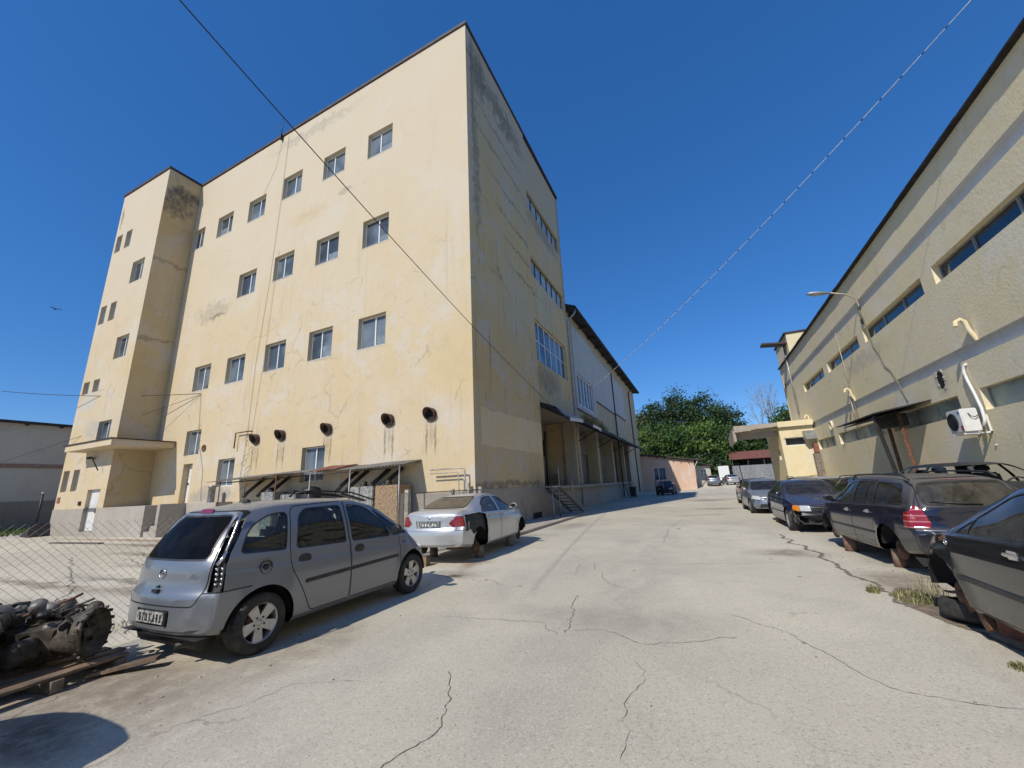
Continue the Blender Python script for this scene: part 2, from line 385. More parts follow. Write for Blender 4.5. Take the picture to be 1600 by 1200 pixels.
CR = [([(-2.0, 1.6), (-2.01, 2.37), (-2.01, 2.55), (-1.99, 2.72), (-2.01, 2.92), (-2.13, 3.2), (-2.29, 3.33), (-2.49, 3.59)], .0036), ([(-1.69, 4.87), (-1.76, 5.44), (-1.92, 5.98), (-1.96, 6.49)], .0042), ([(-3.47, 5.04), (-2.8, 5.07), (-2.03, 5.16), (-1.69, 4.87)], .0028), ([(-1.6, 4.95), (-1.3, 5.09), (-.78, 4.88), (-.29, 5.0), (.1, 5.3)], .0032),
      ([(-.74, 2.89), (-.75, 3.32), (-.73, 4.03), (-.83, 4.41)], .0022), ([(-2.31, 9.01), (-1.81, 7.61), (-1.38, 7.02)], .004), ([(.07, 6.08), (.58, 5.55), (1.09, 4.47), (1.78, 4.37), (2.4, 4.5)], .003), ([(-2.21, 9.17), (-.91, 9.12), (1.24, 9.63)], .004), ([(.9, 3.1), (1.4, 3.3), (2.1, 3.15)], .0028),
      ([(-4.2, 14.5), (-2.2, 15), (.8, 14.6)], .006), ([(-1.2, 12), (-1.3, 15.5), (-1.0, 19)], .005), ([(-3.9, 2.2), (-3.6, 2.9), (-3.0, 3.2)], .002), ([(-7.2, 3.2), (-9.5, 4.8), (-13, 6.4), (-19, 8.4)], .014), ([(-7, 4.4), (-10, 5.6), (-17, 7.2)], .012), ([(-8, 2.5), (-12, 4.3), (-20, 7)], .012)]
for i, (pl, wd) in enumerate(CR): ribbon(mb, pl, wd, i*3.7)
o = mb.build('pavement_crack', M['crack']); tag(o, kind='structure')
# joint between road slab and the parking strip, filled with dry soil
mb = MB()
ribbon(mb, [(1.75, 14), (1.9, 11.5), (2.02, 9), (2.08, 7.4), (2.2, 6.4), (2.45, 5.2), (2.75, 4.2), (3.1, 3.2), (3.4, 2.5)], .035, 5, z=.005, wob=.08)
o = mb.build('soil_joint', M['soil']); tag(o, kind='structure')
mb = MB(); c0 = mb.v((2.42, 7.05, .012)); ring = []
for k in range(28):
    a = 2*pi*k/28; r = 1+.25*MN.noise(V((cos(a)*1.5, sin(a)*1.5, 2)))
    ring.append(mb.v((2.42+.34*cos(a)*r, 7.05+.85*sin(a)*r, .005)))
for k in range(28): mb.f([c0, ring[k], ring[(k+1) % 28]], 0, True)
tag(mb.build('soil_patch', M['soil']), kind='structure')
# pavement strip with kerb along the dock side
mb = MB(); mb.box(-7.7, -6.285, 13.0, 22.3, -.1, .085); tag(mb.build('dock_pavement', M['concrete']), kind='structure')
mb = MB()
for i in range(10):
    y = 11.4+i*1.1; mb.box(-6.28, -5.97, y, y+1.09, -.1, .105-.003*(i % 3))
tag(mb.build('kerb', M['kerb']), kind='structure')
# grass strip at far left
# ------------------------------------------------------------------ building helpers
def facade(mb, P0, U, N, u0, u1, z0, z1, holes, depth, mi=0, mir=None):
    P0, U, N = V(P0), V(U), V(N); mir = mi if mir is None else mir
    us = sorted({u0, u1, *[h[0] for h in holes], *[h[1] for h in holes]}); zs = sorted({z0, z1, *[h[2] for h in holes], *[h[3] for h in holes]})
    us = [u for u in us if u0 <= u <= u1]; zs = [q for q in zs if z0 <= q <= z1]
    flip = U.cross(Z).dot(N) < 0
    cache = {}
    def vv(u, q):
        k = (round(u, 5), round(q, 5))
        if k not in cache: cache[k] = mb.v(P0+U*u+Z*q)
        return cache[k]
    for i in range(len(us)-1):
        for j in range(len(zs)-1):
            cu, cz = (us[i]+us[i+1])/2, (zs[j]+zs[j+1])/2
            if any(h[0] < cu < h[1] and h[2] < cz < h[3] for h in holes): continue
            q = [vv(us[i], zs[j]), vv(us[i+1], zs[j]), vv(us[i+1], zs[j+1]), vv(us[i], zs[j+1])]
            mb.f(q[::-1] if flip else q, mi)
    for h in holes:
        d = h[4] if len(h) > 4 else depth
        c = [(h[0], h[2]), (h[1], h[2]), (h[1], h[3]), (h[0], h[3])]
        for k in range(4):
            a, b = c[k], c[(k+1) % 4]
            q = [P0+U*a[0]+Z*a[1], P0+U*b[0]+Z*b[1], P0+U*b[0]+Z*b[1]-N*d, P0+U*a[0]+Z*a[1]-N*d]
            mb.poly(q if flip else q[::-1], mir)
def window(parent, P0, U, N, u0, u1, z0, z1, depth, splits=(.5,), fw=.06, fm=None, gm=None, rows=(), sill=False, dark=None, name='window', proud=.05):
    """frame part with its pane as sub-part; splits = mullion fractions, rows = transom fractions"""
    P0, U, N = V(P0), V(U), V(N); mb = MB(); n0, n1 = -depth+.004, -depth+proud; e = .004
    B = lambda a, b, c, d, m0=n0, m1=n1: mb.ob(P0, U, Z, N, (a, b), (c, d), (m0, m1))
    B(u0+e, u0+fw, z0+e, z1-e); B(u1-fw, u1-e, z0+e, z1-e); B(u0+fw, u1-fw, z0+e, z0+fw); B(u0+fw, u1-fw, z1-fw, z1-e)
    for s in splits: c = u0+(u1-u0)*s; B(c-fw*.6, c+fw*.6, z0+fw, z1-fw, n0, n1+.012)
    for s in rows: c = z0+(z1-z0)*s; B(u0+fw, u1-fw, c-fw*.4, c+fw*.4, n0, n1-.008)
    w = mb.build(name, fm or M['white_pvc'], parent)
    mb = MB(); q = [P0+U*a+Z*b+N*(n0+.012) for a, b in ((u0+.02, z0+.02), (u1-.02, z0+.02), (u1-.02, z1-.02), (u0+.02, z1-.02))]
    mb.poly(q[::-1] if U.cross(Z).dot(N) < 0 else q)
    if dark:
        for (a0, a1) in dark: pass
    mb.build('pane', gm or M['window_glass'], w)
    return w
# ------------------------------------------------------------------ the five-storey block
ROOF = 24.9; XA = -7.71; TX0, TX1 = -37.6, -31.38
bld = thing('mill_building', 'tall ochre yellow block with stair tower, five rows of small windows and stained render', 'building', tuple(FC))
WIN = [(5.57, 20.24), (9.1, 20.36), (12.77, 20.46), (16.2, 20.08), (19.71, 20.13), (5.61, 14.66), (9.14, 14.76), (12.78, 14.82), (16.23, 14.66),
       (5.58, 9.15), (9.12, 9.22), (12.72, 9.24), (16.29, 9.1), (19.72, 9.12)]
WW, WH, WD = 1.76, 1.62, .26
holes = [(u-WW/2, u+WW/2, q-WH/2, q+WH/2) for u, q in WIN]
holes += [(22.2, 23.62, 19.25, 20.9), (18.85, 20.42, 4.33, 5.82), (15.18, 16.7, 2.38, 3.87), (8.2, 9.8, 2.3, 3.95), (19.25, 20.2, 1.6, 3.83, .38)]
ufe = (-TX1+FC.x)/cos(FA)
mb = MB()
facade(mb, FC, FU, FN, 0, ufe+.03, 0, ROOF, holes, WD, 0)
# alley side: a proud front bay and a set-back part with the long windows
AP = V((XA, 0, 0)); AU = V((0, 1, 0)); AN = V((1, 0, 0)); YM = 20.9
facade(mb, AP, AU, AN, FC.y, YM, 1.6, ROOF, [], .2, 1)
AP2 = V((XA-.09, 0, 0))
strips = [(21.1, 27.65, 19.4, 20.72), (21.1, 27.7, 14.45, 15.78), (21.0, 27.35, 8.85, 11.5)]
facade(mb, AP2, AU, AN, YM, 28, 5.95, ROOF, strips, .2, 1)
mb.poly([(XA, YM, 1.6), (XA-.09, YM, 1.6), (XA-.09, YM, ROOF), (XA, YM, ROOF)], 1)
# tower
TP = V((TX1, TWY, 0)); TU = V((-1, 0, 0)); TN = V((0, -1, 0))
def tu(x): return TX1-x
TW = []
for zc, h in ((20.5, 1.42), (14.75, 1.4), (9.4, .86), (3.27, 1.32)):
    for x0, x1 in ((-37.32, -36.5), (-35.95, -35.13)): TW.append((tu(x1), tu(x0), zc-h/2, zc+h/2))
for zc, h in ((17.25, 1.65), (11.7, 1.55), (6.05, 1.5)): TW.append((tu(-32.4), tu(-33.98), zc-h/2, zc+h/2))
DOORT = (tu(-32.05), tu(-33.6), .25, 2.63, .3)
facade(mb, TP, TU, TN, 0, TX1-TX0, 1.55, ROOF, TW+[(DOORT[0], DOORT[1], 1.55, 2.63, .3)], WD, 0)
facade(mb, V((TX1, 0, 0)), V((0, 1, 0)), AN, TWY, 14.1, 1.55, ROOF, [], .2, 2)
facade(mb, V((TX0, 0, 0)), V((0, 1, 0)), V((-1, 0, 0)), TWY, 28, 0, ROOF, [], .2, 1)
facade(mb, V((TX0, 28, 0)), V((1, 0, 0)), V((0, 1, 0)), 0, XA-TX0, 0, ROOF, [], .2, 1)
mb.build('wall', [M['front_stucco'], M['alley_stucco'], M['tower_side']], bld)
# plinths
mb = MB()
mb.ob(FC, FU, Z, FN, (.03, ufe-6.4), (0, 1.55), (0, .035)); mb.box(XA-.02, XA+.045, FC.y-.05, YM, 0, 1.6)
facade(mb, V((TX1+.03, TWY-.03, 0)), TU, TN, 0, 6.3, 0, 1.55, [(DOORT[0]+.03, DOORT[1]+.03, .25, 1.55, .33)], .3)
mb.poly([(TX1+.03, TWY-.03, 0), (TX1+.03, 14, 0), (TX1+.03, 14, 1.55), (TX1+.03, TWY-.03, 1.55)])
mb.poly([(TX1+.03, TWY-.03, 1.55), (TX1+.03, 14, 1.55), (TX1-6.27, 14, 1.55), (TX1-6.27, TWY-.03, 1.55)])
mb.build('plinth', M['plinth'], bld, recalc=True)
# roof slab and coping
mb = MB(); mb.poly([(XA, FC.y, ROOF-.05), (XA, 28, ROOF-.05), (TX0, 28, ROOF-.05), (TX0, TWY, ROOF-.05), (TX1, TWY, ROOF-.05), (TX1, 13.9, ROOF-.05)])
mb.build('roof', M['roof_black'], bld)
mb = MB(); c = .07
mb.ob(FC, FU, Z, FN, (-c, ufe), (ROOF-.03, ROOF+.14), (-.35, c)); mb.box(XA-.35, XA+c, FC.y+.36, 28+c, ROOF-.03, ROOF+.14)
mb.box(TX0-c, TX1+c, TWY-c, TWY+.35, ROOF-.03, ROOF+.14); mb.box(TX1-.3, TX1+c, TWY+.36, 13.95, ROOF-.03, ROOF+.14)
mb.build('coping', M['coping'], bld)
# windows
rng = random.Random(3)
FH = holes[:len(WIN)]+holes[len(WIN):len(WIN)+4]
M['mortar'] = simple('ragged_mortar', (.46, .43, .37), .95, var=.2, scale=12)
for i, h in enumerate(FH):
    k = rng.choice((.5, .56, .46, .6)); w_ = window(bld, FC, FU, FN, h[0], h[1], h[2], h[3], WD, (k,), .055, gm=M[rng.choice(('window_glass', 'window_glass', 'window_pale'))])
    if rng.random() < .65:      # paler patch laid low over one pane
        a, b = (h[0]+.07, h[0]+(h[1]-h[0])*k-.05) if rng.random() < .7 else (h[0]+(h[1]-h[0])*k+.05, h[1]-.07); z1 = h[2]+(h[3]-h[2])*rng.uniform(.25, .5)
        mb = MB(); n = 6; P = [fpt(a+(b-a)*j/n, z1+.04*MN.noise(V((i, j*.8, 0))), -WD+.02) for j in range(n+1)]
        mb.poly([fpt(a, h[2]+.06, -WD+.02)]+P+[fpt(b, h[2]+.06, -WD+.02)]); mb.build('pane_patch', M['pane_patch'], w_)
    if i < 15:                   # ragged mortar under the opening
        mb = MB(); n = 22; lo = []; hi = []
        for j in range(n+1):
            u = h[0]-.06+(h[1]-h[0]+.12)*j/n; d = .035+.07*max(0, MN.noise(V((u*3.1, i*2.7, 0)))+.35)*rng.uniform(.6, 1.2)
            hi.append(mb.v(fpt(u, h[2]+.012, .006))); lo.append(mb.v(fpt(u, h[2]-d, .005)))
        for j in range(n): mb.f([hi[j], lo[j], lo[j+1], hi[j+1]])
        mb.build('sill_mortar', M['mortar'], bld)
for i, h in enumerate(TW):
    narrow = h[1]-h[0] < 1
    window(bld, TP, TU, TN, h[0], h[1], h[2], h[3], WD, (.5,), .05)
for k, h in enumerate(strips):
    if k < 2: window(bld, AP2, AU, AN, h[0], h[1], h[2], h[3], .2, [j/6 for j in range(1, 6)], .06, M['dark_metal'], M['window_sky'])
    else: window(bld, AP2, AU, AN, h[0], h[1], h[2], h[3], .2, [j/6 for j in range(1, 6)], .06, M['white_pvc'], M['window_glass'], rows=(.52,))
# facade door and tower door
M['door_white'] = simple('painted_door', (.66, .66, .63), .5, var=.06, scale=3, dirt=(.45, .42, .37), dirtamt=.35)
mb = MB(); mb.ob(FC, FU, Z, FN, (19.27, 20.18), (1.6, 3.8), (-.36, -.31)); mb.ob(FC, FU, Z, FN, (19.35, 20.1), (2.7, 3.7), (-.31, -.30)); mb.ob(FC, FU, Z, FN, (19.35, 20.1), (1.75, 2.6), (-.31, -.30))
d = mb.build('door', M['door_white'], bld)
mb = MB(); mb.ob(FC, FU, Z, FN, (20.02, 20.06), (2.62, 2.74), (-.30, -.24)); mb.build('handle', M['dark_metal'], d)
mb = MB(); a, b = DOORT[0], DOORT[1]; mid = a+(b-a)*.32
for x0, x1 in ((a+.06, mid-.006), (mid+.006, b-.06)):
    mb.ob(TP, TU, Z, TN, (x0, x1), (.27, 2.57), (-.26, -.2))
    for z0, z1 in ((.45, 1.2), (1.35, 2.4)): mb.ob(TP, TU, Z, TN, (x0+.1, x1-.1), (z0, z1), (-.2, -.188))
mb.ob(TP, TU, Z, TN, (a, a+.055), (.25, 2.63), (-.29, -.17)); mb.ob(TP, TU, Z, TN, (b-.055, b), (.25, 2.63), (-.29, -.17)); mb.ob(TP, TU, Z, TN, (a, b), (2.575, 2.63), (-.29, -.168))
d = mb.build('door', M['door_white'], bld); d['label'] = 'white double door at the foot of the stair tower'
mb = MB(); mb.ob(TP, TU, Z, TN, (mid+.05, mid+.09), (1.25, 1.45), (-.2, -.13)); mb.build('handle', M['dark_metal'], d)
# round ducts in the facade
for u, q in VENTS:
    p = fpt(u, q); mb = MB(); n = 20; ax = FN; r = .28
    rg = []
    for rr, fl in ((r, 0), (r, 1), (r-.03, 1), (r-.03, 0)):
        ring = []
        for k in range(n):
            a = 2*pi*k/n; off = FU*cos(a)*rr+Z*sin(a)*rr
            ext = (.22+.15*sin(a)) if fl else .015
            ring.append(mb.v(p+off+ax*ext))
        rg.append(ring)
    for i in range(3):
        for k in range(n): mb.f([rg[i][k], rg[i][(k+1) % n], rg[i+1][(k+1) % n], rg[i+1][k]], 0, True)
    mb.f([mb.v(v.co+ax*.002) for v in rg[3]], 1)
    mb.build('vent_duct', [M['rust_duct'], M['dark']], bld, recalc=False)
# small hole vent beside the first floor window
mb = MB(); mb.lathe([(.2, 0), (.2, .05), (.14, .05), (.13, .0), (.0, .0)], fpt(18.3, 4.64, .002), FN, 14); mb.build('vent_ring', M['rust'], bld)
# rusty bracket pipe and grey pipe at the corner
mb = MB(); mb.tube([fpt(15.12, 4.35, .16), fpt(15.12, 5.18, .16), fpt(14.0, 5.18, .16), fpt(13.9, 5.18, -.02)], .035, 8); mb.build('pipe', M['rust'], bld)
M['pipe_pale'] = simple('pale_pipe', (.42, .38, .3), .6, .2, var=.2)
mb = MB()
mb.tube([fpt(1.85, 2.42, .3), fpt(.42, 2.42, .3), fpt(.3, 2.36, .25), fpt(.27, 1.4, .2), fpt(.27, 0, .2)], .03, 8); mb.tube([fpt(1.85, 2.28, .3), fpt(.62, 2.28, .3), fpt(.55, 2.22, .3), fpt(.55, 1.2, .25), fpt(.55, 0, .25)], .025, 8)
mb.rbox(tuple(fpt(.2, 1.75, .2)), (.14, .12, .22)); mb.build('pipe', M['pipe_pale'], bld)
# cables clipped to the facade
mb = MB()
def sagline(a, b, sag, n=14): return [V(a).lerp(V(b), i/n)-Z*sag*4*(i/n)*(1-i/n) for i in range(n+1)]
mb.tube([fpt(14.25, 24.6, .03), fpt(14.6, 22.5, .03), fpt(15.6, 20.9, .03)], .006, 4); mb.tube([fpt(13.6, 24.6, .03), fpt(13.7, 19, .03), fpt(13.9, 14, .03), fpt(14.3, 9, .03), fpt(14.3, 5, .03), fpt(14.5, 2.6, .03)], .008, 4)
mb.tube([fpt(13.3, 16, .03), fpt(13.6, 9, .03), fpt(13.9, 5.2, .03)], .006, 4); mb.tube([fpt(19.45, 8.06, .04), fpt(19.0, 5.2, .03), fpt(18.1, 3.4, .03), fpt(17.9, 1.7, .03)], .01, 4)
for k in range(10):
    a = fpt(13.9+.25*sin(k*2.1), 5-.33*k, .05); b = fpt(14.2+.3*cos(k*1.7), 4.75-.33*k, .06); mb.tube([a, (a+b)/2+FN*.1, b], .013, 4)
mb.build('cable', M['cable_grey'], bld)
# aerial on the roof edge
mb = MB(); p = fpt(14.3, 24.75, .12); mb.tube([p, p+Z*1.75], [.035, .02], 6); mb.rbox(tuple(p), (.18, .18, .3)); mb.build('aerial', M['dark_metal'], bld)
# entrance slab canopy beside the tower
mb = MB(); mb.box(-34.7, -29.2, 10.85, 13.85, 4.9, 5.24); mb.box(-34.9, -29.12, 10.78, 13.85, 5.245, 5.3, 1)
mb.build('canopy', [M['front_stucco'], M['coping']], bld)
mb = MB(); mb.tube([(-33.5, 11.8, 4.4), (-33.2, 11.5, 4.55), (-32.6, 11.35, 4.5), (-32.4, 11.5, 4.1), (-32.4, 11.7, 3.7)], .03, 6); mb.rbox((-33.55, 11.65, 4.5), (.3, .25, .12)); mb.build('wall_lamp', M['dark_metal'], bld)
mb = MB(); mb.box(-34.35, -34.1, 11.8, 11.9, 1.75, 1.98); mb.build('meter_box', M['dark_metal'], bld)
mb = MB(); mb.box(-37.35, -37.0, 11.835, 11.9, 1.95, 2.3); mb.build('plaque', M['brick_red'], bld)
# terrace with steps in front of the facade
mb = MB(); mb.box(TX1+.04, -26.62, 11.75, 13.9, 0, 1.56); mb.box(-26.62, -25.2, 12.95, 13.9, 0, 1.56); mb.box(-25.45, -25.2, 11.75, 12.94, 0, 1.6); mb.box(-25.2, -22.6, 12.9, 13.7, 0, 1.57)
for k in range(5): mb.box(-26.61, -25.46, 11.85+.22*k, 12.94, .26*k, .26*(k+1))
mb.build('terrace', M['concrete'], bld)
mb = MB(); mb.lathe([(.16, 0), (.16, .75), (.18, .76), (.18, .86), (0, .88)], (-23.6, 13.2, 1.57), Z, 14); mb.build('drum_vent', M['grey_metal'], bld)
mb = MB(); n = 60; x = XA+.006; lo = []; hi = []
for k in range(n+1):
    y = 13.95+6.9*k/n; nn = MN.noise(V((y*1.3, 1, 0)))*.12+MN.noise(V((y*5, 4, 0)))*.05
    lo.append(mb.v((x, y+.1*MN.noise(V((k, 0, 3)))*(k in (0, n)), 3.3+nn*.7))); hi.append(mb.v((x, y, 4.82+.15*k/n+nn)))
for k in range(n): mb.f([lo[k], lo[k+1], hi[k+1], hi[k]])
M['new_plaster'] = stucco('new_plaster', (.70, .545, .31), (.70, .58, .38), (.45, .37, .24), streak=.4, bumpy=.4)
mb.build('plaster_patch', M['new_plaster'], bld)
# basement window
mb = MB(); mb.box(XA+.02, XA+.06, 18.75, 20.1, -.02, .78); mb.build('basement_window', M['plinth'], bld)
mb = MB(); mb.box(XA+.05, XA+.065, 18.85, 20.0, 0, .36); mb.build('basement_opening', M['dark'], bld)
# ------------------------------------------------------------------ loading dock and warehouse behind the block
wh = thing('warehouse', 'long warehouse with white sheet panels and loading bays behind the ochre block', 'warehouse', (XA, 28, 0))
mb = MB(); YE = 63; WX = XA-.13; WP = V((WX, 0, 0))
BAY = [(21.25, 27.75), (28.95, 34.4), (35.2, 40.9), (41.6, 47.4), (48.0, 51.5)]
facade(mb, WP, AU, AN, 28.01, YE, 5.95, 14.9, [(29.9, 34.9, 7.6, 10.1, .1)], .1, 0)
facade(mb, WP, AU, AN, 51.5, YE, 0, 5.95, [], .1, 0)
mb.poly([(WX, YE, 0), (WX, YE, 14.9), (-30, YE, 14.9), (-30, YE, 0)][::-1])
mb.poly([(WX, 28.01, 14.9), (-30, 28.01, 14.9), (-30, 28.01, 20), (-19, 28.01, 21)])
mb.build('wall', M['warehouse_stucco'], wh)
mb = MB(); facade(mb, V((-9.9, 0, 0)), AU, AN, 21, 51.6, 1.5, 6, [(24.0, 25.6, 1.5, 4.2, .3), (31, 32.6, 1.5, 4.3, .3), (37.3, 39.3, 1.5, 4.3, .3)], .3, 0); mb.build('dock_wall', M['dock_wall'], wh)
# soffit and inner side of the dock
mb = MB(); mb.poly([(WX, 21, 5.96), (WX, 51.5, 5.96), (-9.9, 51.5, 5.96), (-9.9, 21, 5.96)]); mb.poly([(-9.9, 20.95, 1.5), (XA-.09, 20.95, 1.5), (XA-.09, 20.95, 5.96), (-9.9, 20.95, 5.96)])
mb.poly([(-9.9, 51.5, 1.5), (XA-.09, 51.5, 1.5), (XA-.09, 51.5, 5.96), (-9.9, 51.5, 5.96)])
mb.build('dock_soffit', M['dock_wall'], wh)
cols = [(27.75, 28.95), (34.4, 35.2), (40.9, 41.6), (47.4, 48.0)]
for a, b in cols:
    mb = MB(); mb.box(-8.6, XA-.04, a, b, 1.55, 5.95); mb.build('column', M['warehouse_stucco'], wh)
mb = MB(); mb.box(-9.9, XA-.03, 20.9, 51.5, 0, 1.4); mb.box(-9.9, XA+.28, 20.9, 51.5, 1.4, 1.56); mb.build('dock', M['plinth'], wh)
M['door_grey'] = simple('grey_door', (.2, .19, .17), .7, .1, var=.25, scale=2)
for y0, y1, z1 in ((24.05, 25.55, 4.15), (31.05, 32.55, 4.25), (37.35, 39.25, 4.25)):
    mb = MB(); mb.box(-10.15, -10.05, y0, y1, 1.56, z1); mb.build('dock_door', M['door_grey'], wh)
for (y, z0, z1) in ((22.8, 3.2, 4.6), (26.6, 3.6, 4.7), (33.4, 2.4, 3.6)):
    mb = MB(); mb.box(-9.9, -9.7, y, y+.45, z0, z1); mb.build('electric_box', M['dark_metal'], wh)
# decayed slab canopy over the dock
mb = MB(); rng = random.Random(5); n = 26; y0, y1 = 20.95, 53.5
top = []; bot = []
for i in range(n+1):
    y = y0+(y1-y0)*i/n; xo = -5.95+.12*MN.noise(V((y*.9, 3, 0))) - (.45 if i < 2 else 0)
    zz = 5.25+.05*MN.noise(V((y*.7, 9, 1)))-.012*i*0
    top.append((mb.v((XA-.1, y, 6.28)), mb.v((-6.8, y, 5.86)), mb.v((xo, y, zz+.12))))
    bot.append((mb.v((XA-.1, y, 5.98)), mb.v((-6.8, y, 5.62)), mb.v((xo, y, zz-.12+.05*rng.random()))))
for i in range(n):
    for k in range(2):
        mb.f([top[i][k], top[i][k+1], top[i+1][k+1], top[i+1][k]], 1); mb.f([bot[i][k], bot[i+1][k], bot[i+1][k+1], bot[i][k+1]], 0)
    mb.f([top[i][2], bot[i][2], bot[i+1][2], top[i+1][2]], 2 if 3 < i < 6 or i == 1 else 0)
for q in (0, n):
    for k in range(2): mb.f([top[q][k], bot[q][k], bot[q][k+1], top[q][k+1]])
mb.build('dock_canopy', [M['roof_black'], M['concrete'], M['right_band']], wh, recalc=True)
for y in (28.5, 35, 41.3, 47.8):
    mb = MB(); mb.tube([(XA-.05, y, 4.6), (-6.3, y, 5.3)], .04, 6); mb.build('canopy_bracket', M['dark_metal'], wh)
# weeds on the canopy
mb = MB(); rng = random.Random(8)
for i in range(420):
    y = 26.5+5.5*rng.random()**1.2; x = -6.2-.7*rng.random(); zb = 5.4+(-6-x)*-.45
    h = .25+.5*rng.random(); a = rng.random()*6.28; p = V((x, y, 5.35+(-5.95-x)*.5)); q = p+V((cos(a)*.25, sin(a)*.25, h)); s = V((-sin(a), cos(a), 0))*.03
    mb.f([mb.v(p-s), mb.v(p+s), mb.v(q)])
M['dry_weed'] = simple('dry_weed', (.22, .2, .07), .9, var=.4, scale=3)
tag(mb.build('canopy_weeds', M['dry_weed']), kind='stuff')
# sheet panels, window, eave, downpipes
for (a, b, z0, z1) in ((29.3, 36.0, 7.2, 14.05), (36.02, 45.2, 8.95, 13.6), (45.5, 52.3, 9.15, 13.45)):
    mb = MB()
    hl = [(29.85, 34.95, 7.55, 10.15, .1)] if a < 30 else []
    facade(mb, V((WX+.07, 0, 0)), AU, AN, a, b, z0, z1, hl, .1)
    mb.box(WX, WX+.07, a, b, z1-.004, z1); mb.box(WX, WX+.07, a, b, z0, z0+.004); mb.box(WX, WX+.07, a, a+.004, z0, z1)
    mb.build('sheet_panel', M['panel_white'], wh)
    mb = MB(); mb.box(WX, WX+.1, a, b, z0-.09, z0-.005); mb.build('panel_rail', M['dark_metal'], wh)
window(wh, (WX, 0, 0), AU, AN, 29.9, 34.9, 7.6, 10.1, .1, (.2, .4, .6, .8), .07, M['white_pvc'], M['window_glass'], proud=.09)
mb = MB()
mb.prism([(WX-.3, 28.05, 14.92), (WX+.85, 28.05, 14.72), (WX+.9, 28.05, 14.95), (-19, 28.05, 20.2), (-30, 28.05, 15), (-30, 28.05, 14.6)], (0, YE+.5-28.05, 0))
mb.build('roof', M['roof_black'], wh)
for y in range(29, 63, 3):
    mb = MB(); mb.box(WX, WX+.8, y, y+.12, 14.6, 14.72); mb.build('rafter', M['roof_black'], wh)
for y, zt_ in ((28.25, 14.6), (44.9, 14.5), (57.2, 14.5)):
    mb = MB(); mb.tube([(WX+.8, y, zt_+.1), (WX+.75, y, zt_-.15), (WX+.12, y, zt_-.75), (WX+.12, y, 6.1), (WX+.12, y, .2)], .075, 8); mb.build('downpipe', M['galv'] if y < 29 else M['dark_metal'], wh)
mb = MB(); mb.tube([(WX+.86, 28.05, 14.8), (WX+.86, YE+.4, 14.8)], .08, 8); mb.build('gutter', M['dark_metal'], wh)
# steel stairs up to the dock
st = thing('metal_stairs', 'rusty steel stairs leaning from the dock edge down to the pavement', 'stairs', (-6.9, 21.5, 0))
for x in (-7.35, -6.65):
    mb = MB(); mb.ob((x, 19.9, 1.62), (1, 0, 0), V((0, 4.4, -1.6)).normalized(), V((0, 1.6, 4.4)).normalized(), (-.02, .02), (0, 4.6), (-.1, .06)); mb.build('stringer', M['dark_metal'], st)
for k in range(8):
    mb = MB(); mb.box(-7.33, -6.67, 20.1+.52*k, 20.36+.52*k, 1.46-.19*k, 1.49-.19*k); mb.build('tread', M['dark_metal'], st)
mb = MB(); mb.box(-7.42, -6.6, 18.9, 20.1, 1.52, 1.6); mb.tube([(-6.65, 18.95, 0), (-6.65, 18.95, 1.55)], .035, 6); mb.tube([(-6.65, 19.95, 0), (-6.65, 19.95, 1.55)], .03, 6); mb.build('landing', M['grey_metal'], st)
mb = MB(); mb.tube([(-6.62, 20.0, 1.6), (-6.62, 20.0, 2.5)], .025, 6); mb.tube([(-6.62, 22.3, .75), (-6.62, 22.3, 1.9)], .025, 6); mb.build('handrail', M['pipe_pale'], st)
st2 = thing('metal_stairs', 'second steel stairs far along the dock beside the bins', 'stairs', (-6.9, 44, 0))
mb = MB()
for x in (-7.3, -6.7): mb.ob((x, 42.5, 1.6), (1, 0, 0), V((0, 3, -1.6)).normalized(), V((0, 1.6, 3)).normalized(), (-.02, .02), (0, 3.3), (-.1, .06))
for k in range(6): mb.box(-7.28, -6.72, 42.7+.46*k, 42.95+.46*k, 1.4-.24*k, 1.43-.24*k)
mb.build('stair_flight', M['dark_metal'], st2)
# wheelie bins
M['bin_green'] = simple('bin_green', (.018, .03, .026), .55)
b0 = thing('wheelie_bin', 'dark green wheelie bin beside the warehouse wall', 'bin', (-6.6, 43.8, 0))
mb = MB()
a = [(-.24, -.26, .1), (.24, -.26, .1), (.24, .26, .1), (-.24, .26, .1)]; b = [(-.3, -.36, 1.0), (.3, -.36, 1.0), (.3, .36, 1.0), (-.3, .36, 1.0)]
A = [mb.v(V(p)+b0.location) for p in a]; B = [mb.v(V(p)+b0.location) for p in b]; mb.f(A[::-1])
for k in range(4): mb.f([A[k], A[(k+1) % 4], B[(k+1) % 4], B[k]])
mb.build('bin_body', M['bin_green'], b0)
mb = MB(); mb.rbox((-6.6, 43.8, 1.04), (.66, .8, .07)); mb.rbox((-6.6, 43.42, 1.0), (.5, .06, .08)); mb.build('lid', M['bin_green'], b0)
for s in (-1, 1):
    mb = MB(); mb.cyl((-6.6+s*.2, 44.12, .1), (-6.6+s*.28, 44.12, .1), .1, n=12); mb.build('wheel', M['rubber'], b0)

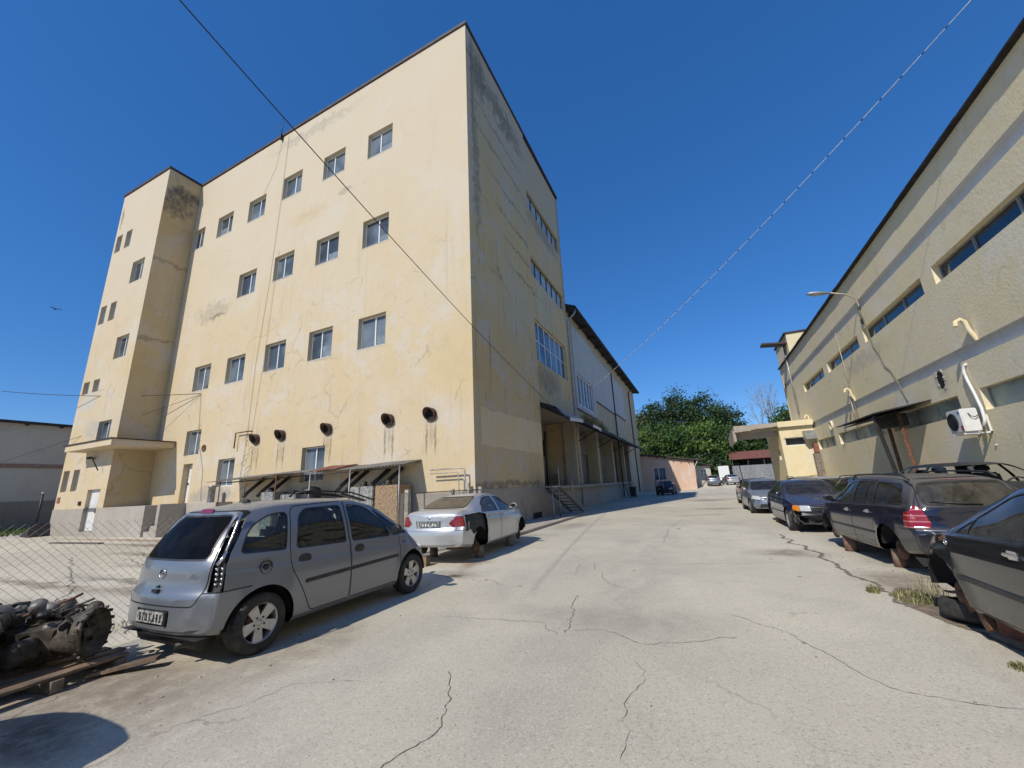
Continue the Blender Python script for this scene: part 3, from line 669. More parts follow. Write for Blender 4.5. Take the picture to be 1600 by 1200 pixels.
# clutter on the dock
cl = thing('wooden_crate', 'grey wooden crate standing inside the first loading bay', 'crate', (-8.8, 26.4, 1.56))
mb = MB()
for k in range(5): mb.box(-9.2, -8.5, 26.0, 26.8, 1.58+.16*k, 1.71+.16*k)
mb.build('slats', M['grey_wood'], cl)
cl = thing('steel_drum', 'dark steel drum inside the second loading bay', 'drum', (-8.9, 30.2, 1.56))
mb = MB(); mb.lathe([(0, 0), (.29, 0), (.3, .03), (.29, .06), (.29, .3), (.3, .32), (.29, .34), (.29, .58), (.3, .6), (.29, .62), (.29, .88), (.27, .88), (.27, .86), (0, .86)], (-8.9, 30.2, 1.56), Z, 20); mb.build('drum_body', M['dark_metal'], cl)
for y, z1 in ((22.3, 4.9), (23.3, 5.6), (27.2, 5.4)):
    mb = MB(); mb.tube([(-9.8, y, z1), (-9.82, y, 1.6)], .05, 6); mb.build('wall_pipe', M['dark_metal'], wh)
# ------------------------------------------------------------------ building on the right
XR = 7.2; RZ = 10.06
rb = thing('workshop_building', 'long beige rough-rendered workshop along the right side with strip windows and white bands', 'building', (XR, 15, 0))
RU = V((0, 1, 0)); RN = V((-1, 0, 0)); RP = V((XR, 0, 0))
UPW = [(21.85, 26.75), (27.6, 32.5), (16.0, 21.15), (10.2, 15.3), (4.4, 9.5), (-1.4, 3.7)]
LOW = [(28.45, 32.2), (21.7, 27.7), (16.05, 20.75), (9.9, 15.0), (4.1, 9.2), (-1.7, 3.4)]
wh_ = [(a, b, 6.93, 7.5, .22) for a, b in UPW]+[(a, b, 3.06, 3.66, .2) for a, b in LOW]
B1, B2 = (8.34, 8.76), (4.5, 4.88)
mb = MB(); RY0, RY1 = -25, 38.6
def seg(z0, z1, x=0, mi=0, hl=()): facade(mb, RP-RN*x, RU, RN, RY0, RY1, z0, z1, list(hl), .2, mi)
seg(0, B2[0], hl=[h for h in wh_ if h[2] < 4]); seg(B2[1], B1[0], hl=[h for h in wh_ if h[2] > 5]); seg(B1[1], RZ)
for b in (B1, B2):
    seg(b[0], b[1], .13, 1)
    for q in b: mb.poly([(XR, RY0, q), (XR, RY1, q), (XR+.13, RY1, q), (XR+.13, RY0, q)], 1)
mb.poly([(XR, RY1, 0), (XR, RY1, RZ), (XR+14, RY1, RZ), (XR+14, RY1, 0)], 0); mb.poly([(XR, RY0, 0), (XR, RY0, RZ), (XR+14, RY0, RZ), (XR+14, RY0, 0)], 0)
mb.poly([(XR+14, RY0, 0), (XR+14, RY1, 0), (XR+14, RY1, RZ), (XR+14, RY0, RZ)], 0)
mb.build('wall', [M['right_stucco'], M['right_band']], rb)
mb = MB(); rng = random.Random(2)
mb.poly([(XR, RY0, RZ+.02), (XR, RY1, RZ+.02), (XR+14, RY1, RZ+.6), (XR+14, RY0, RZ+.6)])
y = RY0
while y < RY1-.1:
    d = rng.uniform(.8, 1.6); e = min(RY1, y+d); mb.box(XR-.15-.02*rng.random(), XR+.3, y, e-.004, RZ+.0+.012*rng.random(), RZ+.05+.015*rng.random()); y = e
mb.build('roof', M['roof_black'], rb)
for i, h in enumerate(wh_):
    n = 3
    window(rb, RP, RU, RN, h[0]+.002, h[1]-.002, h[2], h[3], h[4], [j/n for j in range(1, n)], .05, M['galv'] if h[2] > 5 else M['frame_grey'] if 'frame_grey' in M else M['galv'], M['blue_glass'] if h[2] > 5 else M['frosted'], proud=.05)
# far raised end of the workshop
mb = MB(); facade(mb, RP, RU, RN, 34.2, RY1, RZ+.07, 11.75, [], .1); facade(mb, V((XR, 34.2, 0)), V((1, 0, 0)), V((0, -1, 0)), 0, 14, RZ, 11.75, [], .1, 1)
mb.poly([(XR, RY1, RZ), (XR, RY1, 11.75), (XR+14, RY1, 11.75), (XR+14, RY1, RZ)]); mb.poly([(XR, 34.2, 11.75), (XR, RY1, 11.75), (XR+14, RY1, 11.75), (XR+14, 34.2, 11.75)])
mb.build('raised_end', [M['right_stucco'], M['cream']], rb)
mb = MB(); mb.box(XR-.12, XR+14, 34.1, RY1+.1, 11.76, 11.86); mb.rbox((XR-.6, 34.8, 11.2), (2.0, .9, .12), (0, .12, 0)); mb.build('roof_edge', M['coping'], rb)
mb = MB(); mb.box(XR-.02, XR+.02, 38.3, 38.62, 0, RZ); mb.build('quoin', M['cream'], rb)
for y, z0, z1 in ((35.2, 5.8, 11.2),):
    mb = MB(); mb.tube([(XR-.08, y, z0), (XR-.08, y, z1)], .06, 6); mb.build('downpipe', M['galv'], rb)
# swan neck pipes
for y, q, h in ((14.41, 5.42, .42), (23.98, 5.42, .5), (32.6, 5.32, .4)):
    mb = MB(); mb.tube([(XR, y, q-.55), (XR-.1, y, q-.2), (XR-.12, y, q), (XR-.2, y, q+.08), (XR-.3, y, q+.03), (XR-.32, y, q-.1)][::-1], .055, 8, cap=False)
    mb.build('vent_pipe', M['cream'], rb)
mb = MB(); mb.tube([(XR-.05, 24.15, 8.4), (XR-.05, 24.05, 3.7)], .018, 6); mb.tube([(XR-.05, 24.4, 5.3), (XR-.05, 24.4, 3.75)], .03, 6); mb.build('downpipe', M['pipe_pale'], rb)
mb = MB(); mb.lathe([(.0, .01), (.2, .01), (.23, .1), (.27, .1), (.27, 0)], (XR, 28.45, 4.2), (-1, 0, 0), 18); mb.build('vent_ring', M['cream'], rb)
# broken hole in the wall
mb = MB(); c = V((XR-.004, 16.6, 4.27)); ring = []
for k in range(22):
    a = 2*pi*k/22; r = .22+.1*MN.noise(V((cos(a)*2, sin(a)*2, 4)))
    ring.append(mb.v(c+V((0, cos(a)*r*.8, sin(a)*r*1.35))))
mb.f(ring); 
for k in range(12):
    a = rng.random()*6.28; p = c+V((.01, cos(a)*.2, sin(a)*.33)); mb.rbox(tuple(p), (.04, .07, .05), (rng.random(), rng.random(), rng.random()), 1)
mb.build('wall_hole', [M['dark'], M['concrete']], rb)
mb = MB(); pts = [(20.7, 8.0), (20.5, 6.6), (20.2, 6.2), (20.0, 5.6), (19.6, 5.3), (19.3, 4.7), (19.0, 4.0)]
for (a, b) in zip(pts[:-1], pts[1:]): mb.tube([(XR-.012, *a), (XR-.012, *b)], .022, 4)
mb.build('cable', M['cable_grey'], rb)
# street lamp on a curved arm
lp = thing('street_lamp', 'grey cobra-head street lamp on a curved arm fixed high on the beige wall', 'street lamp', (XR, 20.75, 8))
mb = MB(); mb.tube([(XR-.03, 20.82, 7.75), (XR-.04, 20.7, 8.5), (XR-.12, 20.62, 8.85), (XR-.45, 20.55, 9.05), (XR-1.0, 20.45, 9.22)], .035, 8); mb.build('arm', M['pipe_pale'], lp)
mb = MB(); mb.box(XR-.06, XR, 20.72, 20.9, 7.7, 7.9); mb.box(XR-.06, XR, 20.66, 20.84, 8.3, 8.45); mb.build('bracket', M['dark_metal'], lp)
mb = MB(); n = 14; prof = [(0, .05), (.1, .08), (.3, .12), (.6, .15), (.85, .13), (1.0, .06), (1.03, .01)]
D = V((-1, -.08, .16)).normalized(); O = V((XR-.95, 20.46, 9.2)); S = V((0, 1, 0)); T = D.cross(S).normalized(); rg = []
for h, r in prof: rg.append([mb.v(O+D*h*.85+S*cos(2*pi*k/n)*r+T*sin(2*pi*k/n)*r*.62) for k in range(n)])
for i in range(len(rg)-1):
    for k in range(n): mb.f([rg[i][k], rg[i][(k+1) % n], rg[i+1][(k+1) % n], rg[i+1][k]], 0, True)
mb.f(rg[-1]); hd = mb.build('lamp_head', M['galv'], lp, recalc=True)
mb = MB(); mb.ico(O+D*.5-T*.02, .12, 2, 0, 0, (1.9, 1, .8)) if T.z > 0 else mb.ico(O+D*.5+T*.02, .12, 2, 0, 0, (1.9, 1, .8)); mb.build('lens', M['window_sky'], lp)
# air conditioner
ac = thing('air_conditioner', 'white air conditioner outdoor unit on brackets on the beige wall', 'air conditioner', (XR, 15, 2.5))
mb = MB(); x0, x1, y0, y1, z0, z1 = 6.65, 7.0, 14.97, 15.66, 2.52, 3.15; mb.box(x0, x1, y0, y1, z0, z1)
bmesh.ops.bevel(mb.bm, geom=mb.bm.edges[:], offset=.02, segments=2, affect='EDGES')
M['ac_white'] = simple('ac_white', (.7, .7, .67), .4, var=.05)
mb.build('casing', M['ac_white'], ac)
mb = MB(); c = V((x0-.006, 15.40, 2.83)); mb.lathe([(.0, 0), (.24, 0), (.245, .012), (.23, .02)], c, (-1, 0, 0), 24)
for r in (.055, .11, .165, .22): mb.tube([c+V((-.022, cos(a*pi/12)*r, sin(a*pi/12)*r)) for a in range(24)], .006, 4, closed=True)
for k in range(12): a = k*pi/6; mb.tube([c+V((-.02, 0, 0)), c+V((-.022, cos(a)*.23, sin(a)*.23))], .005, 4)
mb.build('fan_grille', M['black_plastic'], ac)
mb = MB(); mb.box(x0-.004, x0+.01, 15.0, 15.1, 2.56, 2.7); M['label_red'] = simple('label_red', (.35, .05, .06), .5); M['label_blue'] = simple('label_blue', (.03, .25, .5), .5)
mb.build('energy_label', M['label_red'], ac)
mb = MB(); mb.box(x0-.004, x0+.01, 15.0, 15.12, 3.02, 3.08); mb.build('badge', M['label_blue'], ac)
for y in (15.06, 15.56):
    mb = MB(); mb.box(6.64, XR, y-.02, y+.02, 2.46, 2.5); mb.box(XR-.04, XR, y-.02, y+.02, 2.46, 2.95); mb.ob((6.8, y, 2.14), V((.5, 0, .0)).normalized(), (0, 1, 0), V((0, 0, .5)).normalized(), (.36, .4), (-.015, .015), (-.015, .015)); mb.build('bracket', M['white_pvc'], ac)
mb = MB(); mb.tube([(7.0, 14.9, 2.62), (7.04, 14.86, 2.8), (7.08, 14.92, 3.1), (7.11, 15.06, 3.5), (7.13, 15.22, 3.95), (7.14, 15.27, 4.2), (7.16, 15.24, 4.36), (7.2, 15.16, 4.4)], .036, 8); mb.build('hose', M['white_pvc'], ac)
mb = MB(); mb.tube([(6.8, 14.96, 3.02), (6.82, 14.92, 2.93), (6.9, 14.9, 2.9), (6.98, 14.92, 2.95)], .012, 5); mb.build('cable', M['cable'], ac)
# small lean-to awning on leaning posts
aw = thing('awning', 'small black sheet awning on two leaning posts against the beige wall', 'awning', (6.4, 19, 0))
mb = MB(); mb.ob((XR, 18.0, 3.78), (0, 1, 0), V((-1.6, 0, -.28)).normalized(), Z, (-.5, 3.9), (0, 1.55), (-.02, .02)); mb.ob((XR-.2, 18.1, 3.7), (0, 1, 0), V((-1.5, 0, -.3)).normalized(), Z, (0, 3.4), (0, 1.2), (-.05, -.022)); mb.build('roof_sheet', M['roof_black'], aw)
for p, q, m in (((5.75, 17.9, 3.45), (5.95, 17.5, 0), 'black_wood'), ((6.6, 18.4, 3.55), (6.25, 17.2, 0), 'wood'), ((6.85, 20.2, 3.5), (6.8, 19.9, 0), 'wood')):
    mb = MB(); mb.tube([p, q], .06, 4); mb.build('post', M['dark_metal'] if m == 'black_wood' else M['rust'], aw)
mb = MB(); mb.box(6.3, 6.9, 18.6, 19.4, 3.1, 3.55); mb.build('motor_box', M['dark_metal'], aw)
# cream annex at the far end with its slab canopy
an = thing('annex', 'small pale yellow annex with crumbling slab canopy beyond the beige workshop', 'building', (6.2, 33, 0))
mb = MB(); AY = 32.6; AX = 5.25
facade(mb, V((AX, AY, 0)), V((1, 0, 0)), V((0, -1, 0)), 0, XR-AX, 0, 4.72, [(.22, 1.42, 3.45, 4.0, .16)], .16)
facade(mb, V((AX, 0, 0)), V((0, 1, 0)), V((-1, 0, 0)), AY, 38.4, 0, 4.72, [(33.6, 34.4, 2.6, 3.3, .15)], .1)
mb.build('wall', M['cream'], an)
window(an, V((AX, AY, 0)), V((1, 0, 0)), V((0, -1, 0)), .22, 1.42, 3.45, 4.0, .16, (), .06, M['white_pvc'], M['window_dark'])
mb = MB(); rng = random.Random(11); n = 10
mb.box(AX-.05, XR, AY-.25, 38.6, 4.73, 5.1)
mb.build('roof_slab', M['cream'], an)
mb = MB()
for i in range(n):
    a = 2.55+(AX-.06-2.55)*i/n; b = 2.55+(AX-.06-2.55)*(i+1)/n; mb.box(a, b-.003, AY-.25+.05*rng.random(), 37.5, 4.6+.22*(i/n)+.05*rng.random(), 5.05+.03*rng.random())
mb.box(2.5, AX-.06, AY+.6, AY+.75, 4.15, 4.6); mb.box(2.45, 2.62, AY-.1, 37.5, 4.0, 4.75)
mb.build('canopy', M['concrete'], an, recalc=False)
mb = MB(); mb.rbox((6.85, AY-.45, 4.05), (.7, .35, .55), (0, 0, .2)); mb.build('vent_box', M['galv'], an)
mb = MB(); mb.box(6.95, 7.19, AY-.35, AY-.02, 2.9, 3.5); mb.build('chimney_stub', M['brick_red'], an)
mb = MB(); mb.box(6.85, 7.19, AY-.45, AY-.02, 1.1, 2.85); mb.build('flue_box', M['grey_wood'], an)
# ------------------------------------------------------------------ car materials
def carpaint(name, col, metal=.0, rough=.28, dust=.5, dustcol=(.36, .31, .235), low=.35, spec=.5):
    t = NT(name); O = t.obj(); g = t.node('ShaderNodeNewGeometry'); nz = t.xyz(g.outputs['Normal'])[2]; z = t.xyz(O)[2]
    n = t.noise(O, 3, 5, .65); n2 = t.noise(O, 14, 4, .7)
    up = t.math('MULTIPLY', t.ramp(nz, .25, .9), t.ramp(n, .2, .6, .7, 1))
    lo = t.math('MULTIPLY', t.ramp(z, .75, .2, 0, low), t.ramp(n, .3, .7, .4, 1))
    film = t.ramp(n2, .3, .8, .015, .09)
    d = t.math('MAXIMUM', t.math('MULTIPLY', up, dust), t.math('MAXIMUM', lo, t.math('MULTIPLY', film, min(1, dust*1.3))))
    c = t.mix(d, col, dustcol)
    t.L(t.math('MULTIPLY_ADD', d, .55, rough, clamp=True), t.b.inputs['Roughness'])
    t.L(t.math('MULTIPLY', t.math('SUBTRACT', 1, d, clamp=True), metal), t.b.inputs['Metallic'])
    cw = t.math('MULTIPLY', t.math('SUBTRACT', 1, t.math('MULTIPLY', d, 1.6), clamp=True), .8); t.L(cw, t.b.inputs['Coat Weight'])
    t.b.inputs['Coat Roughness'].default_value = .08
    back = t.mix(g.outputs['Backfacing'], c, (.02, .02, .02))
    return t.fin(back, spec=spec)
def carglass(name, tint, base=.10, dust=.25, dustcol=(.33, .3, .24), rough=.02, gcol=1):
    t = NT(name); O = t.obj(); g = t.node('ShaderNodeNewGeometry'); nz = t.xyz(g.outputs['Normal'])[2]
    lw = t.node('ShaderNodeFresnel'); lw.inputs['IOR'].default_value = 1.5
    tr = t.node('ShaderNodeBsdfTransparent'); tr.inputs[0].default_value = (*tint, 1)
    gl = t.node('ShaderNodeBsdfGlossy'); gl.inputs['Roughness'].default_value = rough; gl.inputs['Color'].default_value = (gcol, gcol, gcol, 1)
    m1 = t.node('ShaderNodeMixShader'); t.L(t.math('MAXIMUM', lw.outputs[0], base), m1.inputs[0]); t.L(tr.outputs[0], m1.inputs[1]); t.L(gl.outputs[0], m1.inputs[2])
    df = t.node('ShaderNodeBsdfDiffuse'); df.inputs[0].default_value = (*dustcol, 1)
    k = t.math('MULTIPLY', t.ramp(nz, -.1, .8, .35, 1), t.ramp(t.noise(O, 4, 5, .7), .3, .65, .35, 1)); k = t.math('MULTIPLY', k, dust)
    m2 = t.node('ShaderNodeMixShader'); t.L(k, m2.inputs[0]); t.L(m1.outputs[0], m2.inputs[1]); t.L(df.outputs[0], m2.inputs[2])
    t.L(m2.outputs[0], t.out.inputs['Surface']); return t.m
def lamp_glass(name, col, bands=None):
    t = NT(name); O = t.obj(); c = tuple(col)
    if bands:
        z = t.xyz(O)[2]; w = t.math('FRACT', t.math('MULTIPLY', z, bands[0])); c = t.mix(t.ramp(w, .76, .84), c, bands[1])
    lines = t.math('FRACT', t.math('MULTIPLY', t.xyz(O)[2], 60)); t.bump(lines, .25, .004)
    return t.fin(c, .12, **{'Coat Weight': 1.0, 'Coat Roughness': .03})
M['paint_silver_blue'] = carpaint('paint_silver_blue', (.215, .235, .265), .55, .36, .3, low=.3, dustcol=(.3, .27, .22))
M['paint_bright_silver'] = carpaint('paint_bright_silver', (.5, .515, .53), .5, .3, .3, low=.2)
M['paint_navy'] = carpaint('paint_navy', (.007, .010, .024), 0, .12, .6, low=.42, dustcol=(.2, .175, .13))
M['paint_black'] = carpaint('paint_black', (.011, .012, .016), 0, .14, .4, low=.42, dustcol=(.19, .168, .13))
M['paint_blue'] = carpaint('paint_blue', (.011, .015, .05), .1, .12, .25, low=.4, dustcol=(.2, .175, .13))
M['paint_greyblue'] = carpaint('paint_greyblue', (.2, .235, .29), .6, .3, .3, low=.2)
M['paint_silver'] = carpaint('paint_silver', (.5, .51, .52), .6, .3, .3)
M['paint_wine'] = simple('paint_wine', (.05, .012, .018), .6)
M['paint_white'] = carpaint('paint_white', (.75, .75, .73), 0, .35, .2)
M['primer'] = simple('primer_black', (.02, .021, .024), .5, var=.3)
M['glass_clear'] = carglass('glass_clear', (.74, .82, .79), .05, .12)
M['glass_black'] = carglass('glass_black', (.012, .012, .012), .02, .03, gcol=.3)
M['glass_dusty'] = carglass('glass_dusty', (.28, .32, .31), .06, .22)
M['glass_tint'] = carglass('glass_tint', (.05, .055, .055), .05, .1)
M['glass_verydusty'] = carglass('glass_verydusty', (.1, .1, .1), .08, .72, dustcol=(.19, .16, .115))
M['gap'] = simple('shut_line', (.008, .008, .009), .8)
M['trim'] = simple('trim_black', (.02, .021, .023), .5, var=.3, dirt=(.12, .11, .09), dirtamt=.35)
M['alloy'] = simple('alloy', (.5, .5, .5), .35, .7, var=.15, scale=6, dirt=(.2, .17, .13), dirtamt=.4)
M['chrome'] = simple('chrome', (.65, .65, .66), .18, .9, var=.1)
M['disc'] = simple('brake_disc', (.14, .075, .045), .75, .4, var=.4, scale=12)
M['seat_fabric'] = simple('seat_fabric', (.045, .047, .052), .9, var=.3, scale=6)
M['seat_grey'] = simple('seat_grey', (.16, .165, .17), .9, var=.2, scale=6)
M['cabin'] = simple('cabin_plastic', (.03, .03, .032), .7, var=.3)
M['tail_red'] = lamp_glass('tail_red', (.22, .008, .012))
M['tail_band'] = lamp_glass('tail_banded', (.26, .008, .012), (11.5, (.5, .17, .17)))
M['lamp_clear'] = lamp_glass('lamp_clear', (.5, .52, .52))
M['lamp_amber'] = lamp_glass('lamp_amber', (.75, .25, .02))
def plate_mat(name, light, dark):
    t = NT(name); O = t.obj(); n = t.noise(t.scale(O, (3, 18, 6)), 3, 3, .7)
    return t.fin(t.mix(t.ramp(n, .48, .56), light, dark), .5)
M['plate'] = plate_mat('worn_plate', (.42, .42, .4), (.05, .05, .05))
M['plate2'] = plate_mat('worn_plate_dark', (.03, .03, .03), (.4, .4, .39))

# ------------------------------------------------------------------ car generator (x forward, y left, z up)
def pch(kn):
    """monotone cubic through knots"""
    xs = [k[0] for k in kn]; ys = [k[1] for k in kn]; n = len(xs)
    if n == 1: return lambda x: ys[0]
    d = [(ys[i+1]-ys[i])/(xs[i+1]-xs[i]) for i in range(n-1)]; m = [d[0]]+[0]*(n-2)+[d[-1]]
    for i in range(1, n-1):
        if d[i-1]*d[i] > 0: w1 = 2*(xs[i+1]-xs[i])+(xs[i]-xs[i-1]); w2 = (xs[i+1]-xs[i])+2*(xs[i]-xs[i-1]); m[i] = (w1+w2)/(w1/d[i-1]+w2/d[i])
    def f(x):
        if x <= xs[0]: return ys[0]
        if x >= xs[-1]: return ys[-1]
        i = 0
        while x > xs[i+1]: i += 1
        h = xs[i+1]-xs[i]; t = (x-xs[i])/h
        return ys[i]*(1+2*t)*(1-t)**2+m[i]*h*t*(1-t)**2+ys[i+1]*t*t*(3-2*t)+m[i+1]*h*t*t*(t-1)
    return f
def rpoly(pts, r=.05, n=4):
    out = []; N = len(pts)
    for i in range(N):
        p = V(pts[i][:2]); rr = pts[i][2] if len(pts[i]) > 2 else r
        a, b = V(pts[i-1][:2]), V(pts[(i+1) % N][:2]); u = (a-p); w_ = (b-p); k = min(rr, u.length*.45, w_.length*.45)
        if k < .004: out.append(tuple(p)); continue
        A = p+u.normalized()*k; B = p+w_.normalized()*k
        for j in range(n+1): t = j/n; out.append(tuple(A*(1-t)**2+p*2*t*(1-t)+B*t*t))
    return out
def inset(pts, d):
    """move polygon edges by d (positive shrinks)"""
    N = len(pts); area = sum(pts[i-1][0]*pts[i][1]-pts[i][0]*pts[i-1][1] for i in range(N)); s = 1 if area > 0 else -1; out = []
    for i in range(N):
        a, p, b = V(pts[i-1]), V(pts[i]), V(pts[(i+1) % N]); e1 = (p-a); e2 = (b-p)
        if e1.length < 1e-6: e1 = e2
        if e2.length < 1e-6: e2 = e1
        e1.normalize(); e2.normalize(); n1 = V((-e1.y, e1.x))*s; n2 = V((-e2.y, e2.x))*s; m = n1+n2
        m = n1 if m.length < 1e-6 else m.normalized(); c = max(.4, m.dot(n1)); q = p+m*d/c; out.append((q.x, q.y))
    return out
def inpoly(p, poly):
    x, y = p; c = False; j = len(poly)-1
    for i in range(len(poly)):
        xi, yi = poly[i]; xj, yj = poly[j]
        if (yi > y) != (yj > y) and x < (xj-xi)*(y-yi)/(yj-yi)+xi: c = not c
        j = i
    return c

class Shell:
    def __init__(s, sp):
        s.sp = sp; s.top = pch(sp['top']); s.belt = pch(sp['belt']); s.wr = pch(sp['wr']); s.plan = pch(sp['plan'])
        s.crown = pch(sp.get('crown', [(0, .06)])); s.sill = pch(sp['sill']); s.W = sp['W']
        s.rear = pch(sp['rear']); s.front = pch(sp['front']); s.cr = sp.get('cr', .14); s.cf = sp.get('cf', .3)
        s.xr = min(k[1] for k in sp['rear']); s.xf = max(k[1] for k in sp['front'])
        s.lr = sp.get('lr', .9); s.lf = sp.get('lf', .8)
    def sec(s, x, flare=True):
        W = s.W*s.plan(x); zt = s.top(x); cr = s.crown(x); zr = zt-cr; zb = min(s.belt(x), zr-.012); wr = min(s.wr(x), W-.02); zs = s.sill(x)
        zm = zs+(zb-zs)*.55; wb = W-.028 if zb < zr-.1 else W-.045
        P = [(0, zs), (W*.5, zs), (W-.14, zs), (W-.075, zs+.012), (W-.045, zs+.055)]
        hh = zb-zs-.06
        for q in [zs+.06+hh*k for k in (0, .14, .28, .42, .55, .68)]+[zs+.06+hh*.68+(hh*.32-.135)*.6, zb-.135, zb-.118, zb-.06, zb]:
            z = q; t = (z-zm)/(zm-zs) if z < zm else (z-zm)/(zb-zm)
            y = W-(.04*t*t if z < zm else (W-wb)*t*t)
            if z > zb-.125: y -= .011
            P.append((y, z))
        wb = P[-1][0]
        n = 8
        for i in range(1, n+1):
            t = i/n; P.append((wb-.012+(wr-wb+.012)*t+.022*sin(pi*t), zb+(zr-zb)*t))
        n = 8
        for i in range(1, n+1):
            a = pi/2*i/n; P.append((wr*max(0, cos(a))**.75, zr+cr*sin(a)))
        P[-1] = (0, zt)
        out = []
        for y, z in P:
            if flare and y > W*.7:
                for xw in s.sp['wheels']:
                    d = sqrt((x-xw)**2+(z-s.sp['rw'])**2); ra = s.sp['arch']
                    if d < ra+.13: y += s.sp.get('flare', .022)*(1-max(0, d-ra)/.13)**1.5
            out.append((y, z))
        # crease along the shoulder
        return out
    def X(s, x, y, z, which):
        W = s.W
        if which < 0: return s.rear(z)+s.cr*(min(1, abs(y)/W))**2.6
        return s.front(z)-s.cf*(min(1, abs(y)/W))**2.4
    def rings(s, step):
        xr, xf = s.xr, s.xf; xs = xr+s.lr; xe = xf-s.lf; S = []
        nm = max(6, int((xe-xs)/step)); nr = max(6, int(s.lr/step)); nf = max(6, int(s.lf/step))
        taus = [i/nr for i in range(1, nr)]+[.965, .985, .996, 1.0]
        for t in reversed(taus): S.append((-1, t))
        for i in range(nm+1): S.append((0, xs+(xe-xs)*i/nm))
        taus = [i/nf for i in range(1, nf)]+[.965, .985, .996, 1.0]
        for t in taus: S.append((1, t))
        out = []
        for k, t in S:
            if k == 0: out.append([(t, y, z) for y, z in s.sec(t)]); continue
            L = s.lr if k < 0 else s.lf; x0 = xs if k < 0 else xe; xt = x0+k*L*t
            q = []
            e = max(0, (t*L-(L-.06))/.06); ins = .05*(1-sqrt(max(0, 1-e*e)))
            P = s.sec(xt); zt, zs = P[-1][1], P[0][1]; zc = (zt+zs)/2; hh = (zt-zs)/2
            for y, z in P:
                x = x0+(s.X(0, y, z, k)-x0)*t
                # section shape re-evaluated at the real x for the wheel flare
                y2 = y-ins*min(1, y/.3); z2 = z-ins*(z-zc)/hh
                q.append((x, y2, z2))
            out.append(q)
        return out
    def ysurf(s, x, z):
        P = s.sec(x)[4:-8]
        for a, b in zip(P[:-1], P[1:]):
            if a[1] <= z <= b[1]: t = (z-a[1])/max(1e-6, b[1]-a[1]); return a[0]+(b[0]-a[0])*t
        return P[-1][0] if z > P[-1][1] else P[0][0]
    def mesh(s, step):
        bm = bmesh.new(); R = s.rings(step); n = len(R[0]); full = []
        for q in R:
            left = [bm.verts.new(p) for p in q]; right = [None]*n
            for i, p in enumerate(q): right[i] = left[i] if p[1] < 1e-6 else bm.verts.new((p[0], -p[1], p[2]))
            full.append((left, right))
        def quad(vs):
            vs = [v for i, v in enumerate(vs) if v not in vs[:i]]
            if len(vs) > 2:
                try: f = bm.faces.new(vs); f.smooth = True
                except ValueError: pass
        for j in range(len(R)-1):
            A, B = full[j], full[j+1]
            for i in range(n-1):
                quad([A[0][i], A[0][i+1], B[0][i+1], B[0][i]]); quad([A[1][i], B[1][i], B[1][i+1], A[1][i+1]])
        for which, F, q in ((-1, full[0], R[0]), (1, full[-1], R[-1])):
            m = 12; prev = None
            for i in range(2, n):
                y, z = q[i][1], q[i][2]; row = [F[0][i]]
                if F[0][i] is not F[1][i]:
                    for k in range(1, m): yy = y*(1-2*k/m); row.append(bm.verts.new((s.X(0, yy, z, which)-which*.0, yy, z)))
                    row.append(F[1][i])
                if prev:
                    if len(row) == 1:
                        for k in range(m): quad([prev[k], prev[k+1], row[0]] if which > 0 else [prev[k+1], prev[k], row[0]])
                    else:
                        for k in range(m): v = [prev[k], prev[k+1], row[k+1], row[k]]; quad(v if which > 0 else v[::-1])
                prev = row
        bmesh.ops.recalc_face_normals(bm, faces=bm.faces[:])
        return bm

